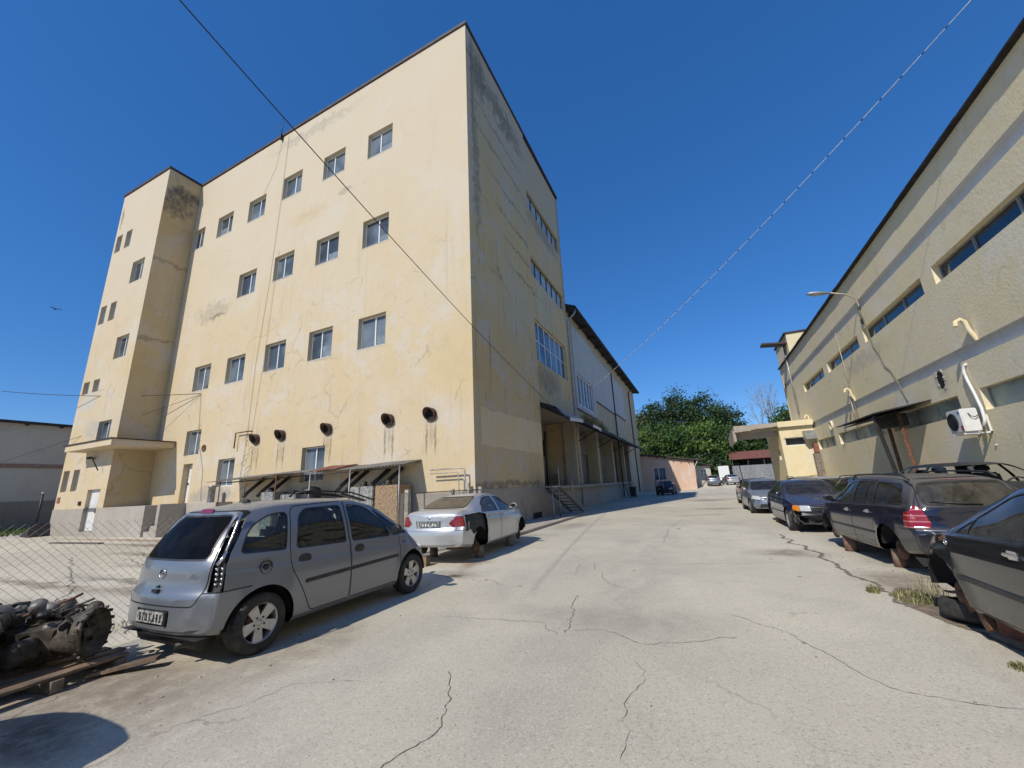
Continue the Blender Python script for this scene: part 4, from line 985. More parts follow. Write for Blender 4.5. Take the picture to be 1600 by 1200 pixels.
def split_faces(G, co, no):
    """cut the faces of G along a plane, touching nothing else"""
    dist = {}; on = set()
    for f in G:
        for v in f.verts:
            if v not in dist:
                dist[v] = (v.co-co).dot(no)
                if abs(dist[v]) < 2e-5: on.add(v)
    for e in {e for f in G for e in f.edges}:
        a, b = e.verts
        if a in on or b in on or dist[a]*dist[b] > 0: continue
        _, v = bmesh.utils.edge_split(e, a, dist[a]/(dist[a]-dist[b])); on.add(v); dist[v] = 0
    new = []
    for f in G:
        vs = [v for v in f.verts if v in on]
        if len(vs) == 2 and len(f.verts) > 3:
            n = len(f.verts); L = list(f.verts); k = abs(L.index(vs[0])-L.index(vs[1]))
            if k not in (1, n-1):
                r = bmesh.utils.face_split(f, vs[0], vs[1])
                if r and r[0]: new.append(r[0])
    return new
class CarMesh:
    """the shell cut into named panels along polygons projected on it"""
    def __init__(s, sp, step):
        s.sh = Shell(sp); s.bm = s.sh.mesh(step); s.pid = s.bm.faces.layers.int.new('pid'); s.parts = {0: ('body', None)}; s.n = 0
    def part(s, name, parent=0): s.n += 1; s.parts[s.n] = (name, parent); return s.n
    def cut(s, poly, ax, sel, pid=None, mi=None, only=None):
        """ax=(i,j) projected axes; sel(center, normal)->bool"""
        i, j = ax; k = 3-i-j; bm = s.bm
        x0, x1 = min(p[0] for p in poly)-.01, max(p[0] for p in poly)+.01; z0, z1 = min(p[1] for p in poly)-.01, max(p[1] for p in poly)+.01
        def near(f):
            c0 = f.calc_center_median()
            if not (x0-.3 < c0[i] < x1+.3 and z0-.3 < c0[j] < z1+.3): return False
            a = [v.co[i] for v in f.verts]; b = [v.co[j] for v in f.verts]
            return max(a) > x0 and min(a) < x1 and max(b) > z0 and min(b) < z1 and sel(f.calc_center_median(), f.normal)
        F = [f for f in bm.faces if near(f)]; N = len(poly)
        for q in range(N):
            a, b = poly[q], poly[(q+1) % N]
            if abs(a[0]-b[0])+abs(a[1]-b[1]) < 1e-5: continue
            ex0, ex1, ez0, ez1 = min(a[0], b[0])-.001, max(a[0], b[0])+.001, min(a[1], b[1])-.001, max(a[1], b[1])+.001
            G = []
            for f in F:
                if not f.is_valid: continue
                c = [v.co[i] for v in f.verts]; d = [v.co[j] for v in f.verts]
                if max(c) > ex0 and min(c) < ex1 and max(d) > ez0 and min(d) < ez1: G.append(f)
            if not G: continue
            co = V((0, 0, 0)); co[i] = a[0]; co[j] = a[1]; no = V((0, 0, 0)); no[i] = -(b[1]-a[1]); no[j] = b[0]-a[0]; no.normalize()
            F += split_faces(G, co, no)
        out = []
        for f in F:
            if not f.is_valid: continue
            c = f.calc_center_median()
            if inpoly((c[i], c[j]), poly) and (only is None or f[s.pid] in only):
                out.append(f)
                if pid is not None: f[s.pid] = pid
                if mi is not None: f.material_index = mi
        return out
    def finish(s, root, mats, offs={}):
        bm = s.bm; bm.normal_update(); bm.verts.index_update(); groups = {}
        for f in bm.faces: groups.setdefault(f[s.pid], []).append(f)
        objs = {}
        for pid in sorted(s.parts):
            fs = groups.get(pid)
            if not fs: continue
            name, par = s.parts[pid]; vm = {}; vs = []; fc = []; mi = []; off = offs.get(pid, 0)
            used = sorted({f.material_index for f in fs}); mp = {u: k for k, u in enumerate(used)}
            for f in fs:
                q = []
                for v in f.verts:
                    if v.index not in vm: vm[v.index] = len(vs); vs.append(v.co+v.normal*off)
                    q.append(vm[v.index])
                fc.append(q); mi.append(mp[f.material_index])
            me = bpy.data.meshes.new(name); me.from_pydata([tuple(v) for v in vs], [], fc)
            for u in used: me.materials.append(mats[u])
            me.polygons.foreach_set('material_index', mi); me.polygons.foreach_set('use_smooth', [True]*len(fc)); me.update()
            b2 = bmesh.new(); b2.from_mesh(me)
            for e in b2.edges:
                if len(e.link_faces) == 2 and e.calc_face_angle(0) > rad(38): e.smooth = False
            b2.to_mesh(me); b2.free()
            o = bpy.data.objects.new(name, me); COL.objects.link(o)
            o.parent = objs[par] if (par in objs and par != 0) else root; objs[pid] = o
        return objs
def rect(a, b, c, d): return [(a, c), (b, c), (b, d), (a, d)]
def arc_poly(cx, cz, r, n=22, zlow=-.3):
    return [(cx+r, zlow)]+[(cx+r*cos(pi*k/n), cz+r*sin(pi*k/n)) for k in range(n+1)]+[(cx-r, zlow)]
_wheel_me = {}
def make_wheel(root, x, y, s, r, wd, style, flat=0):
    """tyre with rim (and hub) as sub-part; outer face towards s"""
    key = (round(r, 3), round(wd, 3), style)
    ax = V((0, 1, 0)); h = wd/2; rr = r*.665
    if key not in _wheel_me:
        mb = MB()
        prof = [(rr*.97, -h*.9), (rr*1.03, -h*1.0), (r*.86, -h*1.04), (r*.965, -h*.93), (r*.995, -h*.72), (r, -h*.3), (r*.985, -h*.28), (r*.985, -h*.24), (r, -h*.22), (r, h*.22), (r*.985, h*.24), (r*.985, h*.28), (r, h*.3), (r*.995, h*.72), (r*.965, h*.93), (r*.86, h*1.04), (rr*1.03, h*1.0), (rr*.97, h*.9)]
        mb.lathe(prof, (0, 0, 0), ax, 40); t = mb.build('wheel', M['rubber']); tm = t.data; bpy.data.objects.remove(t)
        mb = MB()
        mb.lathe([(rr*.98, -h*.9), (rr*.93, -h*.8), (rr*.9, 0), (rr*.93, h*.82), (rr*1.0, h*.95), (rr*1.01, h*.88)], (0, 0, 0), ax, 40)
        mb.lathe([(0, h*.05), (rr*.9, h*.0)], (0, 0, 0), ax, 32, 1)
        mb.lathe([(0, h*.30), (rr*.62, h*.2), (rr*.62, h*.12)], (0, 0, 0), ax, 28, 2)
        n = 5 if style != 'seven' else 7
        for k in range(n):
            a = 2*pi*k/n+pi/2
            e1 = V((cos(a), 0, sin(a))); e2 = V((-sin(a), 0, cos(a)))
            if style == 'steel': continue
            w0, w1 = (.20, .30) if style == 'five' else (.16, .16)
            P = [(e1*rr*.12+e2*rr*w0*.9, .62), (e1*rr*.12-e2*rr*w0*.9, .62), (e1*rr*.96-e2*rr*w1, .8), (e1*rr*.96+e2*rr*w1, .8)]
            a_ = [mb.v(p+ax*h*q) for p, q in P]; b_ = [mb.v(p*1.0+ax*h*(q-.3)) for p, q in P]
            mb.f(a_); mb.f(b_[::-1])
            for i in range(4): mb.f([a_[i], b_[i], b_[(i+1) % 4], a_[(i+1) % 4]])
            # lug bolt recess on each spoke root
            if style == 'five': mb.lathe([(0, h*.70), (rr*.055, h*.70), (rr*.055, h*.6)], e1*rr*.30+e2*0, ax, 8, 1)
        if style == 'steel':
            mb.lathe([(0, h*.55), (rr*.25, h*.6), (rr*.45, h*.72), (rr*.7, h*.55), (rr*.93, h*.75)], (0, 0, 0), ax, 32)
            for k in range(10): a = 2*pi*k/10; mb.lathe([(0, h*.72), (rr*.07, h*.7)], V((cos(a), 0, sin(a)))*rr*.72, ax, 8, 1)
        mb.lathe([(0, h*.72), (rr*.1, h*.71), (rr*.17, h*.66), (rr*.2, h*.5)], (0, 0, 0), ax, 20)
        o = mb.build('rim', [M['alloy'] if style != 'steel' else M['dark_metal'], M['dark'], M['disc']], recalc=True); rm = o.data; bpy.data.objects.remove(o)
        _wheel_me[key] = (tm, rm)
    tm, rm = _wheel_me[key]
    t = bpy.data.objects.new('wheel', tm); COL.objects.link(t); t.parent = root
    t.matrix_basis = MX.Translation((x, y, r-flat)) @ MX.Rotation(0 if s > 0 else pi, 4, 'Z') @ MX.Rotation(x*1.7+s, 4, 'Y')
    q = bpy.data.objects.new('rim', rm); COL.objects.link(q); q.parent = t
    return t
def lbuild(mb, name, mats, parent, **k): return mb.build(name, mats, parent, world=False, **k)
def text_mesh(txt, size, name, mat, parent, M4, depth=.002):
    cu = bpy.data.curves.new(name, 'FONT'); cu.body = txt; cu.size = size; cu.extrude = depth; cu.align_x = 'CENTER'; cu.align_y = 'CENTER'; cu.resolution_u = 2
    o = bpy.data.objects.new(name, cu); COL.objects.link(o)
    me = o.to_mesh(); me2 = me.copy(); o.to_mesh_clear(); bpy.data.objects.remove(o)
    me2.transform(M4)
    me2.materials.clear(); me2.materials.append(mat)
    q = bpy.data.objects.new(name, me2); COL.objects.link(q); q.parent = parent; return q

def build_car(sp, label, loc, rz, cat='car', name='parked_car', group=None, step=.06, z=0, tilt=0):
    root = thing(name, label, cat, (loc[0], loc[1], z), rz, group)
    cm = CarMesh(sp, step); sh = cm.sh; W = sp['W']; bm = cm.bm
    side_g, scr, rearg = M[sp.get('gs', 'glass_tint')], M[sp.get('gf', 'glass_clear')], M[sp.get('gr', 'glass_tint')]
    mats = [M[sp['paint']], M['trim'], M['gap'], side_g, scr, rearg, M[sp.get('tailm', 'tail_red')], M['lamp_clear'], M['lamp_amber'], M['primer'], M[sp.get('bumper_m', sp['paint'])], M['chrome']]
    offs = {}
    kill = []
    # wheel arches
    for s in (1, -1):
        ss = lambda c, n, s=s: c.y*s > W*.45
        for xw in sp['wheels']:
            kill += cm.cut(arc_poly(xw, sp['rw'], sp['arch']), (0, 2), ss, mi=2)
    bmesh.ops.delete(bm, geom=[f for f in kill if f.is_valid], context='FACES')
    doors = {}
    for s in (1, -1):
        ss = lambda c, n, s=s: c.y*s > W*.3 and n.y*s > .1
        if sp.get('nodoors'): break
        for i, d in enumerate(sp['doors']):
            pl = rpoly(d, .05); cm.cut(inset(pl, -.006), (0, 2), ss, mi=2)
            pid = cm.part('door'); doors[(s, i)] = pid
            cm.cut(inset(pl, .006), (0, 2), ss, pid, 0)
    # bumpers
    if 'rb' in sp:
        zb, xb = sp['rb']; pid = cm.part('bumper')
        sel = lambda c, n: c.x < xb
        cm.cut(rect(sh.xr-.5, xb, zb-.006, zb+.006), (0, 2), sel, mi=2)
        cm.cut(rect(sh.xr-.5, xb, 0, zb-.006), (0, 2), sel, pid, 10)
    if 'fb' in sp:
        zb, xb = sp['fb']; pid = cm.part('bumper')
        sel = lambda c, n: c.x > xb
        cm.cut(rect(xb, sh.xf+.5, zb-.006, zb+.006), (0, 2), sel, mi=2)
        cm.cut(rect(xb, sh.xf+.5, 0, zb-.006), (0, 2), sel, pid, 10)
    # windows in the sides
    kill = []
    for s in (1, -1):
        ss = lambda c, n, s=s: c.y*s > W*.3 and n.y*s > .1
        for wi in sp['wins']:
            poly, di = wi[0], wi[1]; pl = rpoly(poly, .05); par = doors.get((s, di), 0)
            cm.cut(inset(pl, -.016), (0, 2), ss, mi=1)
            pid = cm.part('window', par); fs = cm.cut(pl, (0, 2), ss, pid, 3); offs[pid] = -.006
            if sp.get('nowin') or (s, di) in sp.get('open', ()): kill += fs
    # windscreen and rear window (projected on y,z)
    if 'ws' in sp:
        pl = rpoly(sp['ws'], .07); sel = lambda c, n: sp['wsx'][0] < c.x < sp['wsx'][1] and n.x > .1
        cm.cut(inset(pl, -.025), (1, 2), sel, mi=1); pid = cm.part('windscreen'); fs = cm.cut(pl, (1, 2), sel, pid, 4); offs[pid] = -.004
        if sp.get('nowin') or sp.get('nows'): kill += fs
    if 'rg' in sp:
        pl = rpoly(sp['rg'], .07); sel = lambda c, n: sp['rgx'][0] < c.x < sp['rgx'][1] and n.x < -.1
        if 'hatch' in sp:
            ph = rpoly(sp['hatch'], .06); s2 = lambda c, n: c.x < sp['rgx'][1] and n.x < -.1
            cm.cut(inset(ph, -.008), (1, 2), s2, mi=2); hp = cm.part('tailgate'); cm.cut(inset(ph, .006), (1, 2), s2, hp, 0)
        else: hp = 0
        cm.cut(inset(pl, -.02), (1, 2), sel, mi=1); pid = cm.part('rear_window', hp); fs = cm.cut(pl, (1, 2), sel, pid, 5); offs[pid] = -.004
        if sp.get('nowin') or sp.get('norear'): kill += fs
    # boot lid / bonnet outlines (top view) and boot back panel
    for nm, pl, cond in sp.get('lids', ()):
        pp = rpoly(pl, .06); s3 = lambda c, n: n.z > .35 and cond[0] < c.x < cond[1]
        cm.cut(inset(pp, -.006), (0, 1), s3, mi=2); pid = cm.part(nm); cm.cut(inset(pp, .005), (0, 1), s3, pid, 0)
    # lamps: (name, side, xlim, poly in (|y|,z), material, end)
    for nm, s, xlim, pl, mi, end, *xz in sp.get('lamps', ()):
        for t in ((1, -1) if s == 0 else (s,)):
            zz = [p[1] for p in pl]
            a, b = (sh.xr-.4, xlim) if end < 0 else (xlim, sh.xf+.4)
            cm.cut(rect(a, b, min(zz)-.02, max(zz)+.02), (0, 2), lambda c, n: c.y*t > W*.4)
            if xz: cm.cut(xz[0], (0, 2), lambda c, n: c.y*t > W*.4)
            pp = [(t*p[0], p[1], .02) for p in pl]; pp = rpoly(pp, .02, 3)
            sel = (lambda c, n: c.x < xlim and c.y*t > .1) if end < 0 else (lambda c, n: c.x > xlim and c.y*t > .1)
            if xz: sel = lambda c, n: c.y*t > .1 and inpoly((c.x, c.z), xz[0])
            cm.cut(inset(pp, -.006), (1, 2), sel, mi=2)
            pid = cm.part(nm); cm.cut(pp, (1, 2), sel, pid, mi); offs[pid] = .004 if mi != 9 else -.04
    for nm, s, pl, mi, off in sp.get('side_cuts', ()):
        pp = rpoly(pl, .03); pid = cm.part(nm)
        cm.cut(pp, (0, 2), lambda c, n: c.y*s > W*.4, pid, mi); offs[pid] = off
    for nm, pl, end, mi, off in sp.get('end_cuts', ()):
        pp = rpoly(pl, .02); pid = cm.part(nm)
        cm.cut(pp, (1, 2), (lambda c, n: c.x < sh.xr+.7 and n.x < -.3) if end < 0 else (lambda c, n: c.x > sh.xf-.7 and n.x > .3), pid, mi); offs[pid] = off
    bmesh.ops.delete(bm, geom=[f for f in set(kill) if f.is_valid], context='FACES')
    bm.verts.index_update()
    objs = cm.finish(root, mats, offs); bm.free()
    do = {k: objs.get(v) for k, v in doors.items()}
    # wheel wells
    for s in (1, -1):
        for xw in sp['wheels']:
            mb = MB(); r = sp['arch']+.004; n = 16; a = []
            for k in range(n+1):
                t = pi*k/n-.0; a.append((mb.v((xw+r*cos(t), s*(W-.05), sp['rw']+r*sin(t))), mb.v((xw+r*cos(t), s*(W-.36), sp['rw']+r*sin(t)))))
            for k in range(n): mb.f([a[k][0], a[k+1][0], a[k+1][1], a[k][1]], 0, True)
            mb.f([q[1] for q in a])
            lbuild(mb, 'wheel_arch', M['gap'], root)
    # wheels
    for i, xw in enumerate(sp['wheels']):
        for s in (1, -1):
            st = sp['wstyle'] if isinstance(sp['wstyle'], str) else sp['wstyle'][i]
            if st == 'none' or (isinstance(st, dict) and st[s] == 'none'):
                mb = MB(); mb.lathe([(0, .05), (.06, .05), (.07, .02), (.145, .02), (.15, 0), (.145, -.02), (0, -.02)], (xw, s*(W-.16), sp['rw']-sp.get('droop', .05)), (0, s, 0), 24); lbuild(mb, 'brake_disc', M['disc'], root)
            else: make_wheel(root, xw, s*(W-.105), s, sp['rt'], .2, st if isinstance(st, str) else st[s])
    # cabin
    if sp.get('cabin', 1):
        x0, x1 = sp['cab']; mb = MB(); hw = W-.13; zf = sp['sillz']+.1
        mb.poly([(x0, -hw, zf), (x1+.1, -hw, zf), (x1+.1, hw, zf), (x0, hw, zf)]); mb.poly([(x1+.1, -hw, zf), (x1+.1, hw, zf), (x1-.08, hw, sp['dash']-.1), (x1-.08, -hw, sp['dash']-.1)][::-1])
        mb.box(x1-.3, x1+.02, -hw+.04, hw-.04, sp['dash']-.2, sp['dash']-.05); lbuild(mb, 'cabin_floor', M['cabin'], root)
        sm = M[sp.get('seatm', 'seat_fabric')]
        for y in (-.36, .36):
            mb = MB(); xs = x1-.95
            mb.rbox((xs, y, zf+.26), (.52, .48, .16), (0, -.12, 0)); mb.rbox((xs-.36, y, zf+.58), (.13, .46, .62), (0, -.25, 0)); mb.rbox((xs-.47, y, zf+.98), (.09, .26, .17), (0, -.25, 0))
            bmesh.ops.bevel(mb.bm, geom=mb.bm.edges[:], offset=.04, segments=2, affect='EDGES'); lbuild(mb, 'seat', sm, root)
        mb = MB(); xs = sp.get('rseat', x1-1.75)
        mb.rbox((xs, 0, zf+.26), (.5, 1.25, .16), (0, -.1, 0)); mb.rbox((xs-.33, 0, zf+.56), (.14, 1.25, .6), (0, -.3, 0))
        for y in (-.38, .38): mb.rbox((xs-.45, y, zf+.92), (.09, .25, .15), (0, -.3, 0))
        bmesh.ops.bevel(mb.bm, geom=mb.bm.edges[:], offset=.035, segments=2, affect='EDGES'); lbuild(mb, 'seat', sm, root)
        mb = MB(); c = V((x1-.42, .36, sp['dash']-.02)); A = V((.4, 0, .9)).normalized(); B = V((0, 1, 0))
        mb.tube([c+A*cos(a*pi/10)*.18+B*sin(a*pi/10)*.18 for a in range(20)], .016, 6, closed=True); mb.tube([c+A*-.18, c, c+V((.3, 0, -.1))], .018, 6); mb.tube([c-B*.18, c+B*.18], .016, 6); lbuild(mb, 'steering_wheel', M['cabin'], root)
    # door handles, mirrors
    for s in (1, -1):
        for di, hx, hz in sp.get('handles', ()):
            par = do.get((s, di)) or root; y = sh.ysurf(hx, hz); mb = MB()
            if sp.get('hstyle') == 'oval':
                mb.lathe([(0, .012), (.05, .012), (.072, .006), (.078, 0)], (hx, s*y, hz), (0, s, 0), 20)
                for v in mb.bm.verts: v.co.x = hx+(v.co.x-hx)*1.25; v.co.z = hz+(v.co.z-hz)*.86
                lbuild(mb, 'handle', M['black_plastic'], par)
            else:
                mb.rbox((hx, s*(y+.016), hz), (.18, .022, .03)); mb.rbox((hx, s*(y+.002), hz), (.12, .012, .075)); bmesh.ops.bevel(mb.bm, geom=mb.bm.edges[:], offset=.008, segments=2, affect='EDGES')
                lbuild(mb, 'handle', M[sp.get('hmat', sp['paint'])], par)
        if sp.get('mirror') and s not in sp.get('nomirror', ()):
            mx, mz = sp['mirror']; y = sh.ysurf(mx, mz-.02); mb = MB()
            c = V((mx, s*(y+.11), mz+.05))
            mb.ico(c, .1, 2, 0, 0, (.55, 1.0, .72)); mb.rbox((mx+.02, s*(y+.015), mz+.0), (.07, .12, .05))
            mo = lbuild(mb, 'mirror', M[sp.get('mirror_m', sp['paint'])], root)
            mb = MB(); mb.lathe([(0, 0), (.075, 0)], c+V((-.056, 0, 0)), (-1, 0, 0), 16)
            for v in mb.bm.verts: v.co.z = c.z+(v.co.z-c.z)*.68
            lbuild(mb, 'mirror_glass', M['window_dark'], mo)
        for (xa, xb, za, zb2, hgt) in sp.get('strips', ()):
            for di, (a, b) in sp.get('strip_split', {None: (xa, xb)}).items():
                mb = MB(); n = 10; prev = None
                for k in range(n+1):
                    x = a+(b-a)*k/n; q = za+(zb2-za)*(x-xa)/(xb-xa); y0 = sh.ysurf(x, q-hgt/2); y1 = sh.ysurf(x, q+hgt/2)
                    cur = [mb.v((x, s*(y0-.004), q-hgt/2)), mb.v((x, s*(y0+.016), q-hgt/2+.008)), mb.v((x, s*(y1+.016), q+hgt/2-.008)), mb.v((x, s*(y1-.004), q+hgt/2))]
                    if prev:
                        for i in range(3): v = [prev[i], prev[i+1], cur[i+1], cur[i]]; mb.f(v[::-1] if s > 0 else v)
                    else: mb.f(cur)
                    prev = cur
                mb.f(prev); lbuild(mb, 'trim_strip', M['trim'], do.get((s, di)) or root, recalc=True)
        if sp.get('rails'):
            xa, xb = sp['rails']; mb = MB(); P = []
            for k in range(13):
                x = xa+(xb-xa)*k/12; zt = sh.top(x)-sh.crown(x); P.append((x, s*(sh.wr(x)-.015), zt+.035+(.055 if 0 < k < 12 else -.01)))
            mb.tube(P, .016, 6); lbuild(mb, 'roof_rail', M['trim'], root)
    root['_sh'] = 0; del root['_sh']
    return root, sh, do, objs
# ------------------------------------------------------------------ silver compact MPV in the foreground
MPV = dict(W=.845, paint='paint_silver_blue', wheels=(-1.30, 1.33), rw=.31, rt=.308, arch=.385, flare=.03, wstyle='five', sillz=.2,
    top=[(-2.02, 1.535), (-1.6, 1.575), (-1.0, 1.612), (-.4, 1.624), (.1, 1.605), (.45, 1.54), (.62, 1.475), (1.27, 1.075), (1.36, 1.045), (1.6, .985), (1.85, .9), (2.02, .78)],
    belt=[(-2.02, 1.03), (-1.0, 1.0), (0, .965), (.8, .95), (1.25, .955), (1.6, .88), (2.02, .66)],
    wr=[(-2.02, .53), (-1.2, .575), (-.3, .60), (.45, .585), (.62, .585), (1.27, .69), (1.6, .66), (2.02, .52)],
    crown=[(-2.02, .06), (.4, .075), (.7, .045), (1.27, .035), (1.5, .06), (2.02, .07)],
    plan=[(-2.02, .955), (-1.3, 1.0), (0, 1.0), (1.1, .995), (1.6, .96), (2.02, .88)],
    sill=[(-2.02, .33), (-1.5, .24), (-1, .2), (1, .2), (1.6, .22), (2.02, .24)],
    rear=[(.2, -1.9), (.42, -1.965), (.66, -1.965), (.725, -1.945), (.76, -1.925), (.95, -1.905), (1.02, -1.885), (1.46, -1.62), (1.50, -1.58), (1.62, -1.50)],
    front=[(.2, 1.93), (.4, 2.02), (.6, 2.0), (.8, 1.88), (1.0, 1.7)], cr=.17, cf=.34, lr=.95, lf=.75,
    doors=[[(-.90, 1.535, .1), (-.045, 1.565, .03), (-.035, .27, .04), (-.66, .27, .05), (-.80, .55, .2), (-.975, .82, .2), (-.985, 1.0, .1)],
           [(-.03, 1.565, .03), (.38, 1.535, .25), (.62, 1.4, .1), (1.0, 1.10, .1), (1.02, .60, .1), (.965, .27, .04), (-.02, .27, .03)]],
    wins=[([(-1.56, 1.075, .05), (-1.04, 1.045, .04), (-.96, 1.46, .06), (-1.16, 1.455, .1), (-1.43, 1.33, .15)], None),
          ([(-.88, 1.035, .04), (-.10, 1.01, .03), (-.115, 1.495, .05), (-.70, 1.485, .12), (-.80, 1.40, .1)], 0),
          ([(.03, 1.005, .03), (.80, .985, .03), (.74, 1.17, .05), (.40, 1.45, .15), (.02, 1.50, .05)], 1),
          ([(.90, .985, .03), (1.20, .985, .02), (.57, 1.385, .03), (.60, 1.36, .02)], None)],
    gs='glass_clear', gf='glass_clear', gr='glass_black',
    ws=[(-.66, 1.10), (.66, 1.10), (.53, 1.47), (-.53, 1.47)], wsx=(.3, 1.5),
    rg=[(-.60, 1.045), (.60, 1.045), (.50, 1.465), (-.50, 1.465)], rgx=(-2.2, -1.3),
    hatch=[(-.60, .60), (.60, .60), (.665, .76), (.66, 1.03), (.55, 1.52), (-.55, 1.52), (-.66, 1.03), (-.665, .76)],
    rb=(.72, -1.45), lids=[('bonnet', [(1.30, -.68), (1.93, -.52), (1.93, .52), (1.30, .68)], (1.2, 2.1))],
    lamps=[('lamp_cavity', 0, -1.50, [(.69, .73), (.95, .73), (.95, 1.02), (.8, 1.50), (.565, 1.52), (.675, 1.04)], 9, -1, [(-2.2, .6), (-1.74, .70), (-1.72, .98), (-1.67, 1.08), (-1.40, 1.50), (-1.45, 1.56), (-2.2, 1.6)]),
           ('headlight', 0, 1.55, [(.42, .66), (.9, .66), (.9, .86), (.45, .80)], 7, 1)],
    end_cuts=[('grille', [(-.35, .62), (.35, .62), (.38, .72), (-.38, .72)], 1, 1, -.01), ('brake_light', [(-.13, 1.505), (.13, 1.505), (.12, 1.545), (-.12, 1.545)], -1, 6, .012),
              ('plate_recess', [(-.30, .41), (.30, .41), (.30, .56), (-.30, .56)], -1, 1, -.012)],
    cab=(-1.9, 1.25), dash=1.02, seatm='seat_fabric', handles=[(0, -.78, .885), (1, .14, .875)], hstyle='oval', mirror=(.86, 1.02), mirror_m='black_plastic',
    strips=[(-.76, .98, .625, .655, .05)], strip_split={0: (-.76, -.06), 1: (-.01, .96)})
mpv, sh, do, ob = build_car(MPV, 'silver blue compact people carrier seen from behind with its right tail lamp missing', (-5.53, 4.62), pi/2, step=.045)
def rearx(z, y, d=0): return sh.X(0, y, z, -1)-d
# plate with worn characters
mb = MB(); mb.rbox((rearx(.485, 0, .0), 0, .485), (.012, .52, .11)); pl = lbuild(mb, 'number_plate', M['plate'], mpv)
for i, y in enumerate((-.19, -.13, -.07, .0, .06, .13, .19)):
    mb = MB(); x = rearx(.485, 0, .008); mb.box(x-.001, x+.001, y-.008, y+.008, .445, .52); mb.box(x-.001, x+.001, y-.022, y+.02, .51 if i % 2 else .45, .52 if i % 2 else .46); lbuild(mb, 'character', M['gap'], pl)
mb = MB(); mb.rbox((rearx(.485, .27)-.01, -.27, .485), (.02, .03, .13)); lbuild(mb, 'plate_holder', M['black_plastic'], mpv)
# round badge with a bolt across and the small lettering
mb = MB(); x = rearx(.9, 0, .004); c = V((x, 0, .9)); mb.tube([c+V((0, cos(a*pi/12)*.055, sin(a*pi/12)*.045)) for a in range(24)], .007, 6, closed=True)
mb.prism([(x-.006, .085, .905), (x-.006, -.01, .888), (x-.006, .01, .912), (x-.006, -.085, .897), (x-.006, .01, .916), (x-.006, -.01, .9)], (.01, 0, 0)); tg = ob.get([k for k, v in ob.items() if v.name.startswith('tailgate')][0])
lbuild(mb, 'badge', M['chrome'], tg)
RB = MX(((0, 0, -1, 0), (-1, 0, 0, 0), (0, 1, 0, 0), (0, 0, 0, 1)))
text_mesh('ENJOY', .06, 'lettering', M['chrome'], tg, MX.Translation((rearx(.9, .42, .012), -.46, .9)) @ MX.Rotation(-.17, 4, 'Z') @ RB)
mb = MB(); mb.lathe([(0, .03), (.012, .03), (.014, .0)], (rearx(.775, 0), 0, .775), (-1, 0, 0), 10); mb.rbox((rearx(.70, 0, .0), 0, .735), (.03, .1, .03)); lbuild(mb, 'boot_lock', M['black_plastic'], tg)
# fuel flap opening, indicator, bulbs cluster of the missing lamp, wiring
mb = MB(); y = sh.ysurf(-1.32, .875); mb.lathe([(.075, .004), (.068, .008), (.05, -.03), (.035, -.03), (.035, 0), (.03, .012), (0, .014)], (-1.30, -y, .885), (0, -1, 0), 24); lbuild(mb, 'fuel_cap', M['black_plastic'], mpv)
mb = MB(); y = sh.ysurf(1.12, .84); mb.rbox((1.12, -y, .84), (.05, .012, .03)); lbuild(mb, 'indicator', M['black_plastic'], mpv)
mb = MB(); bx = rearx(.86, .76)
for i in range(2):
    for j in range(4): mb.ico((bx+.02+.03*i, -.71-.045*i, .79+.05*j), .02, 1)
lbuild(mb, 'lamp_bulb', M['chrome'], mpv)
mb = MB(); mb.box(bx+.045, bx+.055, -.79, -.68, .76, 1.0); lbuild(mb, 'bulb_carrier', M['black_plastic'], mpv)
mb = MB(); mb.tube([(-1.72, -.70, 1.0), (-1.68, -.69, 1.12), (-1.62, -.66, 1.25), (-1.55, -.62, 1.4), (-1.5, -.6, 1.5)], .012, 6); mb.tube([(-1.78, -.72, .98), (-1.73, -.73, 1.05), (-1.69, -.71, 1.1)], .02, 6); lbuild(mb, 'lamp_seal', M['chrome'], mpv)
mb = MB(); mb.tube([(-1.85, -.3, .2), (-1.7, -.35, .2)], .03, 8); mb.cyl((-1.7, -.55, .25), (-1.7, .55, .25), .11, n=12); lbuild(mb, 'exhaust', M['dark_metal'], mpv)
mb = MB()
for y in (.22, .36): mb.rbox((-1.72, y, 1.07), (.1, .05, .09), (0, .3, .3)); mb.rbox((-1.76, y-.03, 1.04), (.06, .1, .03), (0, .2, 0))
lbuild(mb, 'seat_latch', M['ac_white'] if 'ac_white' in M else M['chrome'], mpv)
mb = MB(); mb.rbox((-1.55, 0, .99), (.5, 1.15, .02), (0, .05, 0)); lbuild(mb, 'parcel_shelf', M['cabin'], mpv)
